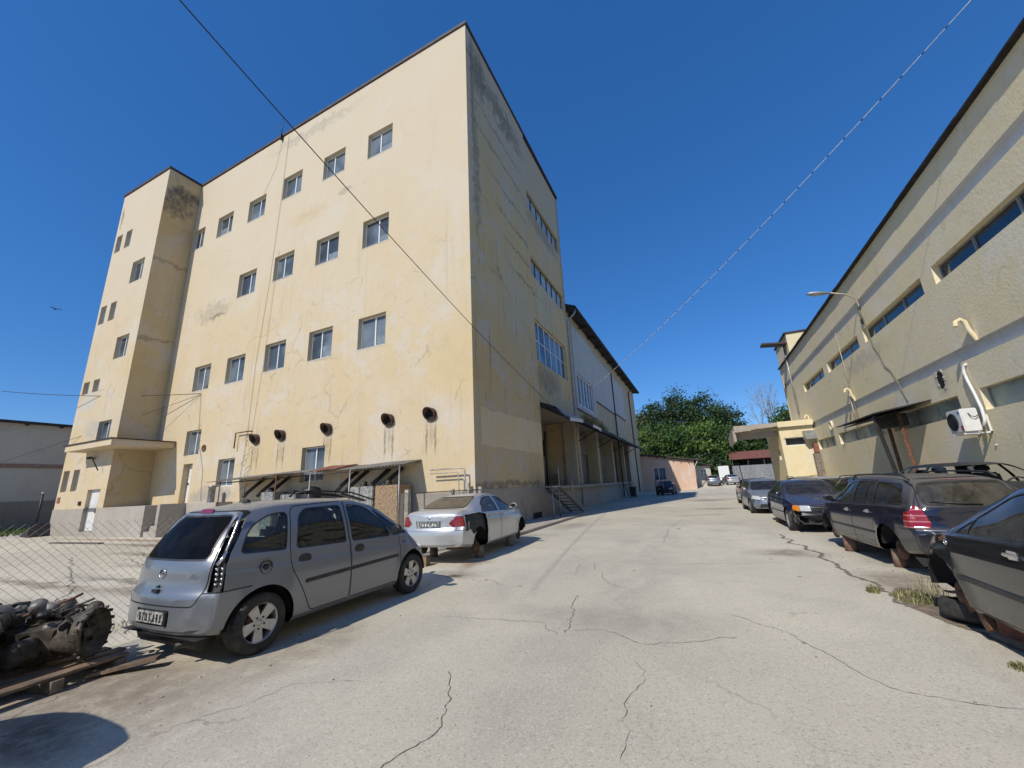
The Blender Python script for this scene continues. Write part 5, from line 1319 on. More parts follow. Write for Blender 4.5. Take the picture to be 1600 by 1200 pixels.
# ------------------------------------------------------------------ other cars
SEDAN = dict(W=.895, paint='paint_bright_silver', wheels=(-1.30, 1.46), rw=.31, rt=.31, arch=.36, flare=.02, wstyle='none', sillz=.19,
    top=[(-2.26, .99), (-2.18, 1.055), (-2.0, 1.085), (-1.72, 1.10), (-1.5, 1.17), (-1.0, 1.345), (-.75, 1.39), (-.3, 1.42), (.1, 1.41), (.42, 1.355), (1.12, 1.0), (1.22, .97), (1.6, .925), (2.0, .84), (2.26, .70)],
    belt=[(-2.26, .90), (-1.7, .985), (-.9, .955), (0, .93), (1.1, .905), (1.6, .84), (2.26, .58)],
    wr=[(-2.26, .72), (-1.72, .70), (-1.45, .66), (-.95, .545), (-.2, .575), (.42, .55), (1.12, .69), (1.6, .72), (2.26, .58)],
    crown=[(-2.26, .05), (-1.7, .05), (-1.0, .05), (-.3, .075), (.42, .05), (1.15, .035), (1.6, .06), (2.26, .07)],
    plan=[(-2.26, .93), (-1.5, .985), (0, 1.0), (1.2, .985), (1.7, .95), (2.26, .86)],
    sill=[(-2.26, .30), (-1.7, .24), (-1, .19), (1, .19), (1.7, .2), (2.26, .22)],
    rear=[(.2, -2.18), (.36, -2.255), (.62, -2.26), (.665, -2.235), (.70, -2.21), (.95, -2.19), (1.1, -2.17)],
    front=[(.2, 2.18), (.4, 2.26), (.58, 2.23), (.75, 2.12), (1.0, 1.9)], cr=.2, cf=.34, lr=.8, lf=.75,
    doors=[[(-.98, .93, .08), (-.80, 1.28, .1), (-.55, 1.36, .08), (-.12, 1.375, .03), (-.10, .25, .04), (-.80, .25, .06), (-.92, .55, .2)],
           [(-.085, 1.375, .03), (.30, 1.35, .2), (.45, 1.30, .1), (.98, .99, .06), (1.0, .6, .1), (.96, .25, .04), (-.07, .25, .03)]],
    wins=[([(-1.12, .99, .03), (-.17, .965, .02), (-.19, 1.325, .04), (-.60, 1.315, .12), (-.93, 1.17, .12), (-1.0, 1.06, .04)], 0),
          ([(-.04, .96, .02), (.86, .935, .03), (.78, 1.03, .03), (.38, 1.27, .12), (-.03, 1.325, .04)], 1)],
    gs='glass_dusty', gf='glass_clear', gr='glass_verydusty',
    ws=[(-.66, 1.02), (.66, 1.02), (.51, 1.345), (-.51, 1.345)], wsx=(.2, 1.4),
    rg=[(-.62, 1.12), (.62, 1.12), (.49, 1.345), (-.49, 1.345)], rgx=(-1.85, -.7),
    rb=(.655, -1.62), lids=[('boot_lid', [(-2.3, -.66), (-1.74, -.68), (-1.74, .68), (-2.3, .66)], (-2.25, -1.6)), ('bonnet', [(1.2, -.70), (2.12, -.58), (2.12, .58), (1.2, .70)], (1.1, 2.3))],
    lamps=[('tail_lamp', 0, -1.98, [(.50, .80), (.60, .73), (.88, .74), (.9, .93), (.66, .955)], 6, -1), ('headlight', 0, 1.85, [(.36, .60), (.9, .62), (.9, .76), (.4, .72)], 7, 1)],
    end_cuts=[('plate_recess', [(-.34, .70), (.34, .70), (.37, .86), (-.37, .86)], -1, 0, -.02), ('grille', [(-.3, .52), (.3, .52), (.3, .68), (-.3, .68)], 1, 1, -.01)],
    cab=(-1.6, 1.1), dash=.93, handles=[(0, -.72, .84), (1, .1, .82)], mirror=(.78, .98))
E90 = dict(SEDAN, paint='paint_bright_silver', droop=.14)
E90['side_cuts'] = [('exposed_inner', -1, [(-1.97, .60), (-1.92, .965), (-1.30, .985), (-.98, .93), (-.93, .55), (-.99, .22), (-1.2, .5), (-1.45, .62), (-1.66, .52), (-1.8, .66)], 9, -.05)]
e90, sh, do, ob = build_car(E90, 'bright silver saloon without wheels, right rear wing stripped to black metal, behind the people carrier', (-5.95, 10.2), pi/2+.045, step=.055, z=.10)
X = lambda z, y: sh.X(0, y, z, -1)
mb = MB(); mb.rbox((X(.78, .1)+.008, 0, .785), (.02, .56, .12)); pl = lbuild(mb, 'number_plate', M['plate2'], e90)
for i, y in enumerate((-.17, -.1, .02, .09, .17)):
    mb = MB(); x = X(.78, y)-.006; mb.box(x-.002, x+.002, y-.016, y+.016, .755, .81 if i % 2 else .79); lbuild(mb, 'character', M['white_pvc'], pl)
mb = MB(); c = V((X(.93, 0)-.004, 0, .93)); mb.lathe([(0, .006), (.03, .006), (.038, .0)], c, (-1, 0, .15), 18); lbuild(mb, 'badge', M['chrome'], e90)
mb = MB(); y = -.72
for (x, z, r) in ((-1.35, .82, .09), (-1.6, .78, .07), (-1.2, .72, .08), (-1.72, .68, .06), (-1.45, .68, .07)): mb.ico((x, y+.02*sin(x*9), z), r, 2, .5, x, (1.3, .5, 1))
mb.rbox((-1.86, -.74, .8), (.1, .04, .18)); lbuild(mb, 'inner_panel', M['dark_metal'], e90)
mb = MB(); mb.tube([(-1.66, -.79, .63), (-1.74, -.82, .62), (-1.95, -.80, .62)], .02, 6); mb.rbox((-1.78, -.8, .72), (.03, .02, .2)); lbuild(mb, 'panel_flange', M['paint_bright_silver'], e90)
mb = MB(); mb.cyl((-1.3, -.72, .31), (-1.3, .72, .31), .06, n=10); mb.rbox((-1.5, -.3, .25), (.4, .3, .15)); lbuild(mb, 'axle', M['rust'], e90)
rng = random.Random(4)
for i, (x, y) in enumerate(((-.98, -.66), (.95, -.66), (-.98, .66), (.95, .66))):
    p = MX.Translation((-5.95, 10.2, 0)) @ MX.Rotation(pi/2+.045, 4, 'Z') @ V((x, y, 0)); mb = MB()
    mb.lathe([(0, 0), (.11, 0), (.105, .28), (0, .28)], p, Z, 12); o = mb.build('support_stump', M['grey_wood'])
    tag(o, ('short wooden stump propping the silver saloon, '+('right rear', 'right front', 'left rear', 'left front')[i]), 'stump', 'stumps under the silver saloon')
mb = MB(); p = V((-6.9, 8.35, 0)); mb.rbox((-6.15, 8.0, .11), (.5, .22, .22), (0, 0, .2)); tag(mb.build('timber_block', M['wood']), 'short pale timber block under the rear bumper of the silver saloon', 'block')

WAGON = dict(SEDAN, W=.87, paint='paint_navy', wheels=(-1.36, 1.35), rw=.315, rt=.31, wstyle='none', arch=.365,
    top=[(-2.27, 1.375), (-1.8, 1.42), (-1.2, 1.455), (-.5, 1.475), (-.05, 1.465), (.35, 1.40), (.5, 1.345), (1.12, .99), (1.22, .96), (1.6, .915), (1.95, .84), (2.2, .70)],
    belt=[(-2.27, .955), (-1.4, .96), (-.4, .93), (.6, .91), (1.1, .90), (1.6, .83), (2.2, .58)],
    wr=[(-2.27, .535), (-1.4, .575), (-.4, .59), (.5, .56), (1.12, .68), (1.6, .70), (2.2, .56)],
    crown=[(-2.27, .05), (-.3, .07), (.5, .045), (1.15, .035), (1.6, .06), (2.2, .07)],
    plan=[(-2.27, .955), (-1.4, 1.0), (0, 1.0), (1.1, .985), (1.6, .95), (2.2, .86)],
    sill=[(-2.27, .31), (-1.8, .25), (-1, .2), (1, .2), (1.6, .2), (2.2, .22)],
    rear=[(.2, -2.2), (.36, -2.26), (.60, -2.27), (.655, -2.25), (.70, -2.215), (.93, -2.18), (1.0, -2.15), (1.36, -1.87), (1.42, -1.80), (1.5, -1.72)],
    front=[(.2, 2.12), (.4, 2.2), (.58, 2.17), (.75, 2.06), (1.0, 1.84)], cr=.16, cf=.34, lr=1.0, lf=.75,
    doors=[[(-1.02, .93, .08), (-.90, 1.385, .06), (-.135, 1.41, .03), (-.115, .25, .04), (-.82, .25, .06), (-.94, .55, .2)],
           [(-.10, 1.41, .03), (.32, 1.385, .2), (.5, 1.30, .1), (.98, .98, .06), (.98, .6, .1), (.94, .25, .04), (-.085, .25, .03)]],
    wins=[([(-1.86, 1.0, .05), (-1.0, .985, .03), (-.93, 1.355, .04), (-1.62, 1.32, .1)], None),
          ([(-.97, .985, .03), (-.66, .975, .02), (-.62, 1.365, .03), (-.86, 1.355, .05)], 0), ([(-.62, .975, .02), (-.17, .96, .02), (-.18, 1.37, .03), (-.59, 1.365, .02)], 0),
          ([(-.05, .955, .02), (.86, .935, .03), (.78, 1.02, .03), (.42, 1.265, .12), (-.04, 1.37, .04)], 1)],
    gs='glass_tint', gr='glass_dusty', gf='glass_clear',
    ws=[(-.66, 1.01), (.66, 1.01), (.52, 1.335), (-.52, 1.335)], wsx=(.25, 1.4),
    rg=[(-.62, 1.0), (.62, 1.0), (.50, 1.33), (-.50, 1.33)], rgx=(-2.5, -1.6),
    hatch=[(-.58, .62), (.58, .62), (.66, .78), (.655, 1.0), (.535, 1.40), (-.535, 1.40), (-.655, 1.0), (-.66, .78)],
    rb=(.655, -1.75), lids=[('bonnet', [(1.2, -.68), (2.05, -.56), (2.05, .56), (1.2, .68)], (1.1, 2.3))],
    lamps=[('tail_lamp', 0, -1.92, [(.64, .68), (.9, .68), (.9, .80), (.72, 1.01), (.665, .99), (.60, .74)], 6, -1), ('headlight', 0, 1.78, [(.36, .58), (.9, .6), (.9, .76), (.4, .72)], 7, 1)],
    end_cuts=[('brake_light', [(-.36, 1.375), (.36, 1.375), (.34, 1.40), (-.34, 1.40)], -1, 6, .008), ('grille', [(-.35, .5), (.35, .5), (.35, .68), (-.35, .68)], 1, 1, -.01)],
    cab=(-2.0, 1.1), dash=.93, handles=[(0, -.78, .84), (1, .08, .82)], mirror=(.78, .97), hmat='chrome')
MER = dict(WAGON, tailm='tail_band', rails=(-1.75, .25), strips=[(-.92, .95, .50, .51, .05)], strip_split={0: (-.92, -.13), 1: (-.07, .93)})
mer, sh, do, ob = build_car(MER, 'navy estate car without wheels on stumps, rear towards us with striped red lamp', (3.44, 10.62), pi/2+.095, step=.055, z=.07)
X = lambda z, y: sh.X(0, y, z, -1)
mb = MB(); c = V((X(.88, 0)-.004, 0, .88)); mb.tube([c+V((0, cos(a*pi/10)*.04, sin(a*pi/10)*.04)) for a in range(20)], .006, 6, closed=True)
for k in range(3): a = pi/2+k*2*pi/3; mb.tube([c, c+V((0, cos(a)*.04, sin(a)*.04))], .006, 5)
lbuild(mb, 'badge', M['chrome'], mer)
mb = MB(); mb.tube([(X(1.03, .1)-.02, -.05, 1.01), (X(1.05, .2)-.03, .2, 1.03), (X(1.08, .5)-.02, .52, 1.06)], [.014, .01, .006], 6); lbuild(mb, 'wiper', M['black_plastic'], mer)
mb = MB(); mb.tube([(-2.2, -.6, .648), (-2.14, -.7, .648)], .008, 5); mb.tube([(X(.66, y)-.004, y, .652) for y in [(-.8+.1*k) for k in range(17)]], .011, 6); lbuild(mb, 'bumper_trim', M['chrome'], mer)
mb = MB(); mb.cyl((-1.36, -.7, .3), (-1.36, .7, .3), .06, n=10); mb.rbox((-1.75, .1, .26), (.5, .5, .18)); lbuild(mb, 'axle', M['dark_metal'], mer)
for i, (x, y, r, h) in enumerate(((.72, .70, .12, .33), (-.98, .62, .1, .3), (.72, -.66, .12, .3), (-.98, -.62, .1, .3))):
    p = MX.Translation((3.44, 10.62, 0)) @ MX.Rotation(pi/2+.095, 4, 'Z') @ V((x, y, 0)); mb = MB()
    mb.lathe([(0, 0), (r*1.05, 0), (r, h*.5), (r*.97, h), (0, h)], p, Z, 14, mis=[0, 0, 0, 1]); o = mb.build('support_stump', [M['stump_bark'] if 'stump_bark' in M else M['rust'], M['wood']])
    tag(o, ('reddish log stump standing under the navy estate car, '+('left front', 'left rear', 'right front', 'right rear')[i]), 'stump', 'log stumps under the navy estate')

# navy saloon facing us with its front bumper stripped
PAS = dict(SEDAN, W=.87, paint='paint_blue', wheels=(-1.34, 1.36), wstyle=['none', 'seven'], rw=.305, rt=.305, arch=.36,
    top=[(-2.34, 1.0), (-2.2, 1.06), (-1.85, 1.09), (-1.55, 1.20), (-1.05, 1.39), (-.7, 1.45), (-.2, 1.46), (.1, 1.445), (.45, 1.37), (1.17, 1.0), (1.27, .965), (1.6, .92), (2.0, .84), (2.3, .72)],
    wr=[(-2.34, .70), (-1.8, .67), (-1.1, .545), (-.2, .575), (.45, .55), (1.17, .68), (1.6, .70), (2.3, .60)],
    rear=[(.2, -2.25), (.36, -2.33), (.62, -2.34), (.70, -2.28), (.95, -2.26), (1.1, -2.22)], front=[(.2, 2.1), (.4, 2.16), (.56, 2.18), (.585, 2.24), (.72, 2.24), (.78, 2.16), (1.0, 1.95)], cf=.26,
    gs='glass_tint', gf='glass_clear', gr='glass_tint', ws=[(-.66, 1.03), (.66, 1.03), (.515, 1.365), (-.515, 1.365)], wsx=(.2, 1.45), fb=None,
    lamps=[('tail_lamp', 0, -2.0, [(.45, .74), (.9, .72), (.9, .94), (.5, .95)], 6, -1), ('headlight', 0, 1.80, [(.40, .60), (.64, .60), (.64, .745), (.42, .745)], 7, 1), ('indicator', 0, 1.80, [(.65, .60), (.9, .61), (.9, .745), (.65, .745)], 8, 1)],
    end_cuts=[('grille', [(-.375, .6), (.375, .6), (.375, .73), (-.375, .73)], 1, 1, -.01), ('front_cavity', [(-.9, .18), (.9, .18), (.9, .575), (-.9, .575)], 1, 2, -.14)], rb=(.6, -1.7),
    strips=[(-.92, 1.0, .50, .51, .045)], strip_split={0: (-.9, -.13), 1: (-.07, .95)}, cab=(-1.7, 1.15), mirror=(.82, .99))
del PAS['fb']
pas, sh, do, ob = build_car(PAS, 'navy saloon facing us with orange and clear headlamps and its front bumper torn off', (2.98, 16.35), -pi/2+.03, step=.06, z=.0)
mb = MB(); mb.box(2.02, 2.1, -.62, .62, .47, .56); bmesh.ops.bevel(mb.bm, geom=mb.bm.edges[:], offset=.015, segments=2, affect='EDGES'); lbuild(mb, 'crash_bar', M['paint_silver'], pas)
mb = MB(); mb.rbox((1.98, .2, .38), (.2, .4, .14), (0, .2, .2)); mb.rbox((1.96, -.3, .36), (.16, .35, .12), (.2, 0, -.1)); mb.tube([(2.0, -.7, .5), (2.12, -.72, .36), (2.06, -.6, .26), (2.1, -.3, .26), (2.0, .1, .28), (2.08, .5, .3), (2.0, .72, .42)], .025, 6); mb.tube([(1.9, -.8, .62), (2.1, -.8, .5), (2.16, -.74, .3)], .03, 6)
lbuild(mb, 'broken_bumper_mount', M['trim'], pas)
for i, (x, y) in enumerate(((-1.0, -.66), (-1.0, .66))):
    p = MX.Translation((2.98, 16.35, 0)) @ MX.Rotation(-pi/2+.03, 4, 'Z') @ V((x, y, 0)); mb = MB(); mb.rbox((p.x, p.y, .11), (.22, .3, .22)); tag(mb.build('brick_block', M['brick_red']), 'red brick block under the rear of the navy saloon, '+('right', 'left')[i]+' side', 'block', 'brick blocks under the navy saloon')

# hatchback family
HATCH = dict(WAGON, W=.87, paint='paint_greyblue', wheels=(-1.25, 1.36), wstyle='seven', rw=.31, rt=.31,
    top=[(-2.1, 1.36), (-1.5, 1.425), (-.8, 1.46), (-.2, 1.465), (.2, 1.43), (.48, 1.36), (1.22, .985), (1.32, .955), (1.6, .91), (1.95, .83), (2.12, .72)],
    belt=[(-2.1, .985), (-1.2, .965), (0, .93), (1.1, .90), (1.6, .83), (2.12, .6)], wr=[(-2.1, .53), (-1.2, .56), (-.2, .575), (.48, .55), (1.22, .68), (1.6, .69), (2.12, .56)],
    plan=[(-2.1, .95), (-1.3, 1.0), (0, 1.0), (1.1, .985), (1.6, .95), (2.12, .86)], sill=[(-2.1, .31), (-1.6, .25), (-1, .2), (1, .2), (1.6, .2), (2.12, .22)],
    crown=[(-2.1, .05), (-.3, .07), (.5, .045), (1.25, .035), (1.6, .06), (2.12, .07)],
    rear=[(.2, -2.03), (.36, -2.1), (.64, -2.1), (.70, -2.05), (.95, -2.0), (1.02, -1.97), (1.36, -1.62), (1.42, -1.56), (1.5, -1.5)], front=[(.2, 2.04), (.4, 2.12), (.58, 2.09), (.75, 1.98), (1.0, 1.75)],
    doors=[[(-.95, .93, .08), (-.86, 1.37, .06), (-.085, 1.40, .03), (-.07, .25, .04), (-.76, .25, .06), (-.88, .55, .2)], [(-.055, 1.40, .03), (.30, 1.385, .2), (.5, 1.30, .1), (1.02, .98, .06), (1.02, .6, .1), (.98, .25, .04), (-.04, .25, .03)]],
    wins=[([(-1.45, 1.07, .05), (-1.0, 1.0, .03), (-.93, 1.35, .04), (-1.2, 1.33, .1)], None), ([(-.92, .985, .03), (-.13, .965, .02), (-.14, 1.36, .03), (-.82, 1.345, .05)], 0), ([(-.01, .96, .02), (.90, .935, .03), (.82, 1.02, .03), (.42, 1.275, .12), (.0, 1.36, .04)], 1)],
    ws=[(-.66, 1.01), (.66, 1.01), (.52, 1.345), (-.52, 1.345)], wsx=(.25, 1.5), rg=[(-.6, 1.03), (.6, 1.03), (.49, 1.335), (-.49, 1.335)], rgx=(-2.5, -1.4),
    hatch=[(-.56, .66), (.56, .66), (.64, .78), (.63, 1.02), (.53, 1.39), (-.53, 1.39), (-.63, 1.02), (-.64, .78)], rb=(.69, -1.6), fb=(.56, 1.72),
    lamps=[('tail_lamp', 0, -1.7, [(.66, .76), (.9, .76), (.9, 1.0), (.66, 1.0)], 6, -1), ('headlight', 0, 1.62, [(.42, .60), (.9, .64), (.9, .80), (.5, .74)], 7, 1)],
    end_cuts=[('grille', [(-.36, .58), (.36, .58), (.38, .68), (-.38, .68)], 1, 1, -.01), ('lower_intake', [(-.55, .28), (.55, .28), (.5, .42), (-.5, .42)], 1, 1, -.01)],
    lids=[('bonnet', [(1.3, -.68), (2.0, -.54), (2.0, .54), (1.3, .68)], (1.2, 2.2))], cab=(-1.8, 1.2), dash=.93, handles=[(0, -.72, .84), (1, .13, .82)], mirror=(.86, .98), hmat='paint_greyblue', gf='glass_tint', gs='glass_tint')
ast, sh, do, ob = build_car(HATCH, 'grey blue hatchback facing us with dark windscreen, parked beyond the navy saloon', (2.6, 23.0), -pi/2+.03, step=.08)
# nearest car on the right, bumper and wheel missing
NEAR = dict(SEDAN, W=.89, paint='paint_black', wheels=(-1.28, 1.34), wstyle='none', rw=.31, rt=.31, arch=.385, flare=.026,
    top=[(-2.3, 1.02), (-2.1, 1.09), (-1.75, 1.13), (-1.5, 1.22), (-.95, 1.42), (-.6, 1.47), (-.1, 1.48), (.22, 1.45), (.5, 1.375), (1.22, 1.01), (1.32, .975), (1.6, .93), (1.95, .84), (2.1, .72)],
    wr=[(-2.3, .72), (-1.75, .69), (-1.45, .66), (-.95, .56), (-.2, .585), (.5, .56), (1.22, .69), (1.6, .68), (2.1, .5)], plan=[(-2.3, .93), (-1.5, .985), (0, 1.0), (1.1, .985), (1.6, .97), (2.1, .88)],
    front=[(.2, 2.0), (.4, 2.06), (.58, 2.06), (.75, 1.99), (1.0, 1.78)], cf=.27, lf=.7,
    doors=[[(-.98, .95, .08), (-.84, 1.34, .1), (-.58, 1.41, .08), (-.12, 1.425, .03), (-.10, .25, .04), (-.80, .25, .06), (-.92, .55, .2)], [(-.085, 1.425, .03), (.28, 1.405, .2), (.48, 1.34, .1), (1.04, 1.0, .06), (1.04, .6, .1), (1.0, .25, .04), (-.07, .25, .03)]],
    wins=[([(-1.1, 1.03, .03), (-.19, .99, .02), (-.21, 1.375, .04), (-.62, 1.365, .12), (-.95, 1.2, .12)], 0), ([(.0, .985, .02), (.78, .955, .03), (.77, 1.10, .03), (.40, 1.315, .12), (.0, 1.375, .04)], 1), ([(.80, .96, .02), (.98, .95, .02), (.80, 1.07, .02)], 1)],
    gs='glass_dusty', gf='glass_dusty', ws=[(-.67, 1.03), (.67, 1.03), (.53, 1.36), (-.53, 1.36)], wsx=(.25, 1.5), rg=[(-.62, 1.15), (.62, 1.15), (.5, 1.385), (-.5, 1.385)], rgx=(-1.85, -.7),
    lids=[('bonnet', [(1.3, -.66), (1.95, -.5), (1.95, .5), (1.3, .66)], (1.2, 2.2))], side_cuts=[], rb=(.655, -1.62),
    lamps=[('tail_lamp', 0, -1.98, [(.52, .78), (.9, .74), (.9, .95), (.62, .96)], 6, -1), ('lamp_cavity', 0, 1.62, [(.34, .58), (.95, .56), (.95, .80), (.42, .76)], 9, 1)],
    end_cuts=[('front_cavity', [(-.95, .2), (.95, .2), (.95, .57), (-.95, .57)], 1, 2, -.1)],
    handles=[(0, -.74, .875), (1, .1, .86)], hmat='chrome', strips=[(-.9, .98, .52, .53, .06)], strip_split={0: (-.88, -.13), 1: (-.07, .97)}, dash=.95, cab=(-1.6, 1.15))
del NEAR['mirror']
near, sh, do, ob = build_car(NEAR, 'dusty black saloon without front wheel or bumper, nearest on the right edge beside the weeds', (3.11, 4.9), pi/2+.02, step=.045, z=.04)
mb = MB(); y = sh.ysurf(1.2, .80); mb.tube([V((1.14+.022*cos(a*pi/8), y+.006, .83+.022*sin(a*pi/8))) for a in range(16)], .006, 5, closed=True); mb.rbox((1.14, y+.004, .765), (.05, .008, .025)); lbuild(mb, 'side_repeater', M['chrome'], near)
mb = MB(); y = sh.ysurf(1.35, .84); mb.rbox((1.24, y+.002, .86), (.12, .01, .04), (0, .3, 0)); lbuild(mb, 'scraped_patch', M['rust'], near)
mb = MB(); mb.rbox((1.34, .62, .3), (.1, .16, .3)); mb.rbox((1.2, .5, .2), (.5, .1, .08), (0, 0, .3)); mb.rbox((.93, .80, .18), (.1, .05, .24), (0, .5, 0)); lbuild(mb, 'suspension', M['rust'], near)
t = thing('loose_tyre', 'worn black tyre lying beside the wheel arch of the nearest black saloon', 'tyre', (2.5, 6.45, .1))
mb = MB(); r = .3; h = .09; mb.lathe([(r*.66, -h), (r*.9, -h*1.05), (r, -h*.6), (r, h*.6), (r*.9, h*1.05), (r*.66, h), (r*.7, h*.6), (r*.95, 0), (r*.7, -h*.6), (r*.66, -h)], (2.5, 6.45, .11), (.12, .1, 1), 30); o = mb.build('tyre_casing', M['rubber'], t)
mb = MB(); mb.rbox((2.6, 6.0, .09), (.22, .22, .18), (0, 0, .4)); tag(mb.build('brick_block', M['brick_red']), 'reddish brick block wedged under the nearest black saloon', 'block')

# second row beside the wall
SHELL = dict(HATCH, paint='primer', nowin=1, nodoors=0, wstyle='steel', cabin=1, top=[(-2.1, 1.33), (-1.5, 1.39), (-.8, 1.42), (-.2, 1.42), (.2, 1.39), (.48, 1.33), (1.22, .985), (1.32, .955), (1.6, .91), (1.95, .83), (2.12, .72)])
SHELL['wins'] = [([(-1.5, 1.07, .05), (-1.0, 1.0, .03), (-.93, 1.33, .04), (-1.3, 1.31, .1)], None), ([(-.92, .985, .03), (-.13, .965, .02), (-.14, 1.34, .03), (-.82, 1.325, .05)], 0), ([(-.01, .96, .02), (.90, .935, .03), (.82, 1.02, .03), (.42, 1.255, .12), (.0, 1.34, .04)], 1)]
build_car(dict(SHELL, lamps=[], end_cuts=[]), 'black stripped car shell without any glass, standing against the beige wall under the air conditioner', (5.35, 12.5), -pi/2, step=.09, z=.30)
for i, (x, y) in enumerate(((4.75, 11.3), (5.95, 11.3), (4.75, 13.6), (5.95, 13.6))):
    mb = MB(); mb.rbox((x, y, .24), (.3, .35, .48)); tag(mb.build('support_block', M['concrete']), 'grey concrete block holding up the black car shell', 'block', 'blocks under the black car shell')
build_car(dict(WAGON, rails=(-1.75, .25), paint='paint_navy', wstyle='seven', gs='glass_tint', gf='glass_tint'), 'dark estate car with roof rails between the black shell and the silver hatchback', (5.2, 17.3), -pi/2, step=.09)
build_car(dict(HATCH, paint='paint_silver', gf='glass_clear'), 'silver hatchback with clear windscreen in the second row behind the navy saloon', (5.0, 21.8), -pi/2, step=.09)
build_car(dict(WAGON, rails=(-1.75, .25), paint='paint_greyblue', wstyle='seven', gf='glass_tint'), 'grey estate car with black roof rails in front of the yellow annex', (5.0, 26.6), -pi/2, step=.1)
build_car(dict(WAGON, rails=(-1.75, .25), paint='paint_black', wstyle='seven', gf='glass_tint'), 'black estate car with roof rails at the far end of the first row', (2.75, 28.2), -pi/2+.03, step=.1)
build_car(dict(SEDAN, paint='paint_navy', wstyle='seven', gr='glass_tint', gs='glass_tint'), 'dark blue saloon hidden behind the nearest black saloon by the wall', (5.6, 6.4), -pi/2, step=.09)
# far end of the yard
build_car(dict(HATCH, paint='paint_wine', wstyle='seven', gf='glass_tint'), 'dark wine red car facing us in the shade behind the two standing people', (-3.75, 49.5), -pi/2-.05, step=.12)
build_car(dict(HATCH, paint='paint_greyblue', wstyle='seven', gr='glass_tint'), 'pale blue hatchback seen from behind at the far end beside the pink house', (1.45, 66.5), pi/2, step=.12, z=.5)
build_car(dict(SEDAN, paint='paint_silver', wstyle='seven', gr='glass_tint', side_cuts=[]), 'silver saloon seen from behind at the far end near the white truck', (3.75, 67.5), pi/2+.15, step=.12, z=.5)
# ------------------------------------------------------------------ things against the ochre block
def chainlink(mb, path, z0, z1, cell=.085, r=.0022, seed=1):
    """diagonal wires of a chain-link mesh along a polyline in plan"""
    P = [V((*p, 0)) for p in path]; L = [0]
    for a, b in zip(P[:-1], P[1:]): L.append(L[-1]+(b-a).length)
    def at(d):
        d = max(0, min(L[-1], d)); i = 0
        while i < len(L)-2 and d > L[i+1]: i += 1
        t = (d-L[i])/(L[i+1]-L[i]); return P[i].lerp(P[i+1], t), (P[i+1]-P[i]).normalized()
    H = z1-z0; n = int((L[-1]+H)/cell)
    for k in range(n):
        for s in (1, -1):
            d0 = k*cell-(H if s > 0 else 0); pts = []; m = 6
            for q in range(m+1):
                h = H*q/m; d = d0+(h if s > 0 else -h)
                if s < 0: d = k*cell-h
                if -.01 <= d <= L[-1]+.01:
                    p, t = at(d); nn = V((-t.y, t.x, 0)); sag = .06*MN.noise(V((d*.5, seed, h*.8)))
                    pts.append(p+nn*(sag+.002*s)+Z*(z0+h+.04*MN.noise(V((d*.6, 4, seed)))*h/H))
            if len(pts) > 1: mb.tube(pts, r, 3, cap=False)
M['fence_wire'] = simple('fence_wire', (.27, .25, .22), .7, .2, var=.2)
fn = thing('chain_link_fence', 'sagging rusty chain link fence running behind the parked cars on the left', 'fence', (-6.75, 5, 0))
FP = [(-6.78, -.6), (-6.76, 3.5), (-6.72, 8), (-7.25, 8.8), (-7.3, 13.2)]
mb = MB(); chainlink(mb, FP[:3], .02, 1.47, .085, .0016); mb.build('wire_mesh', M['fence_wire'], fn)
mb = MB(); chainlink(mb, FP[2:], .02, 1.62, .085, .0035, 3); mb.build('wire_mesh', M['fence_wire'], fn)
for x, y, h in ((-7.28, 9.0, 1.7), (-7.3, 11.2, 1.66), (-7.32, 13.1, 1.7)):
    mb = MB(); mb.box(x-.07, x+.05, y-.05, y+.07, 0, h); mb.build('post', M['concrete'] if y > 12 else M['pipe_pale'], fn)
for x, y, h in ((-6.8, -.5, 1.5), (-6.76, 5.2, 1.5)):
    mb = MB(); mb.cyl((x, y, 0), (x-.03, y, h), .025, n=8); mb.build('post', M['rust'], fn)
mb = MB(); mb.tube([(-7.27, 8.9, 1.6), (-7.3, 11, 1.6), (-7.3, 13.1, 1.6)], .016, 6); mb.build('top_rail', M['dark_metal'], fn)

lt = thing('lean_to_canopy', 'long corrugated sheet canopy sloping off the ochre facade above tanks and pipes', 'canopy', tuple(fpt(8.5, 0, .8)))
def csheet(u0, u1, za, zb, n0, n1, mat, seed):
    mb = MB(); k = int((u1-u0)/.045); prev = None
    for i in range(k+1):
        u = u0+(u1-u0)*i/k; w_ = .022*sin(u*2*pi/.18); col = []
        for j in range(4):
            t = j/3; zz = za+(zb-za)*(u-u0)/(u1-u0); col.append(mb.v(fpt(u, zz-.24*t+w_+.03*MN.noise(V((u*.6, seed, t))), n0+(n1-n0)*t+.05*MN.noise(V((u*1.3, seed+5, 0)))*(t > .9))))
        if prev:
            for j in range(3): mb.f([prev[j], prev[j+1], col[j+1], col[j]], 0, True)
        prev = col
    return mb.build('roof_sheet', mat, lt)
M['corrugated'] = simple('corrugated_sheet', (.2, .19, .175), .75, .2, var=.25, scale=2, dirt=(.09, .075, .06))
M['corrugated_red'] = simple('corrugated_red', (.2, .08, .06), .8, .1, var=.3, scale=3)
csheet(2.5, 6.1, 2.9, 2.86, .0, 1.2, M['corrugated'], 1); csheet(6.0, 7.6, 2.93, 2.93, .02, 1.2, M['corrugated_red'], 2); csheet(7.5, 14.6, 2.9, 2.78, .0, 1.55, M['corrugated'], 3)
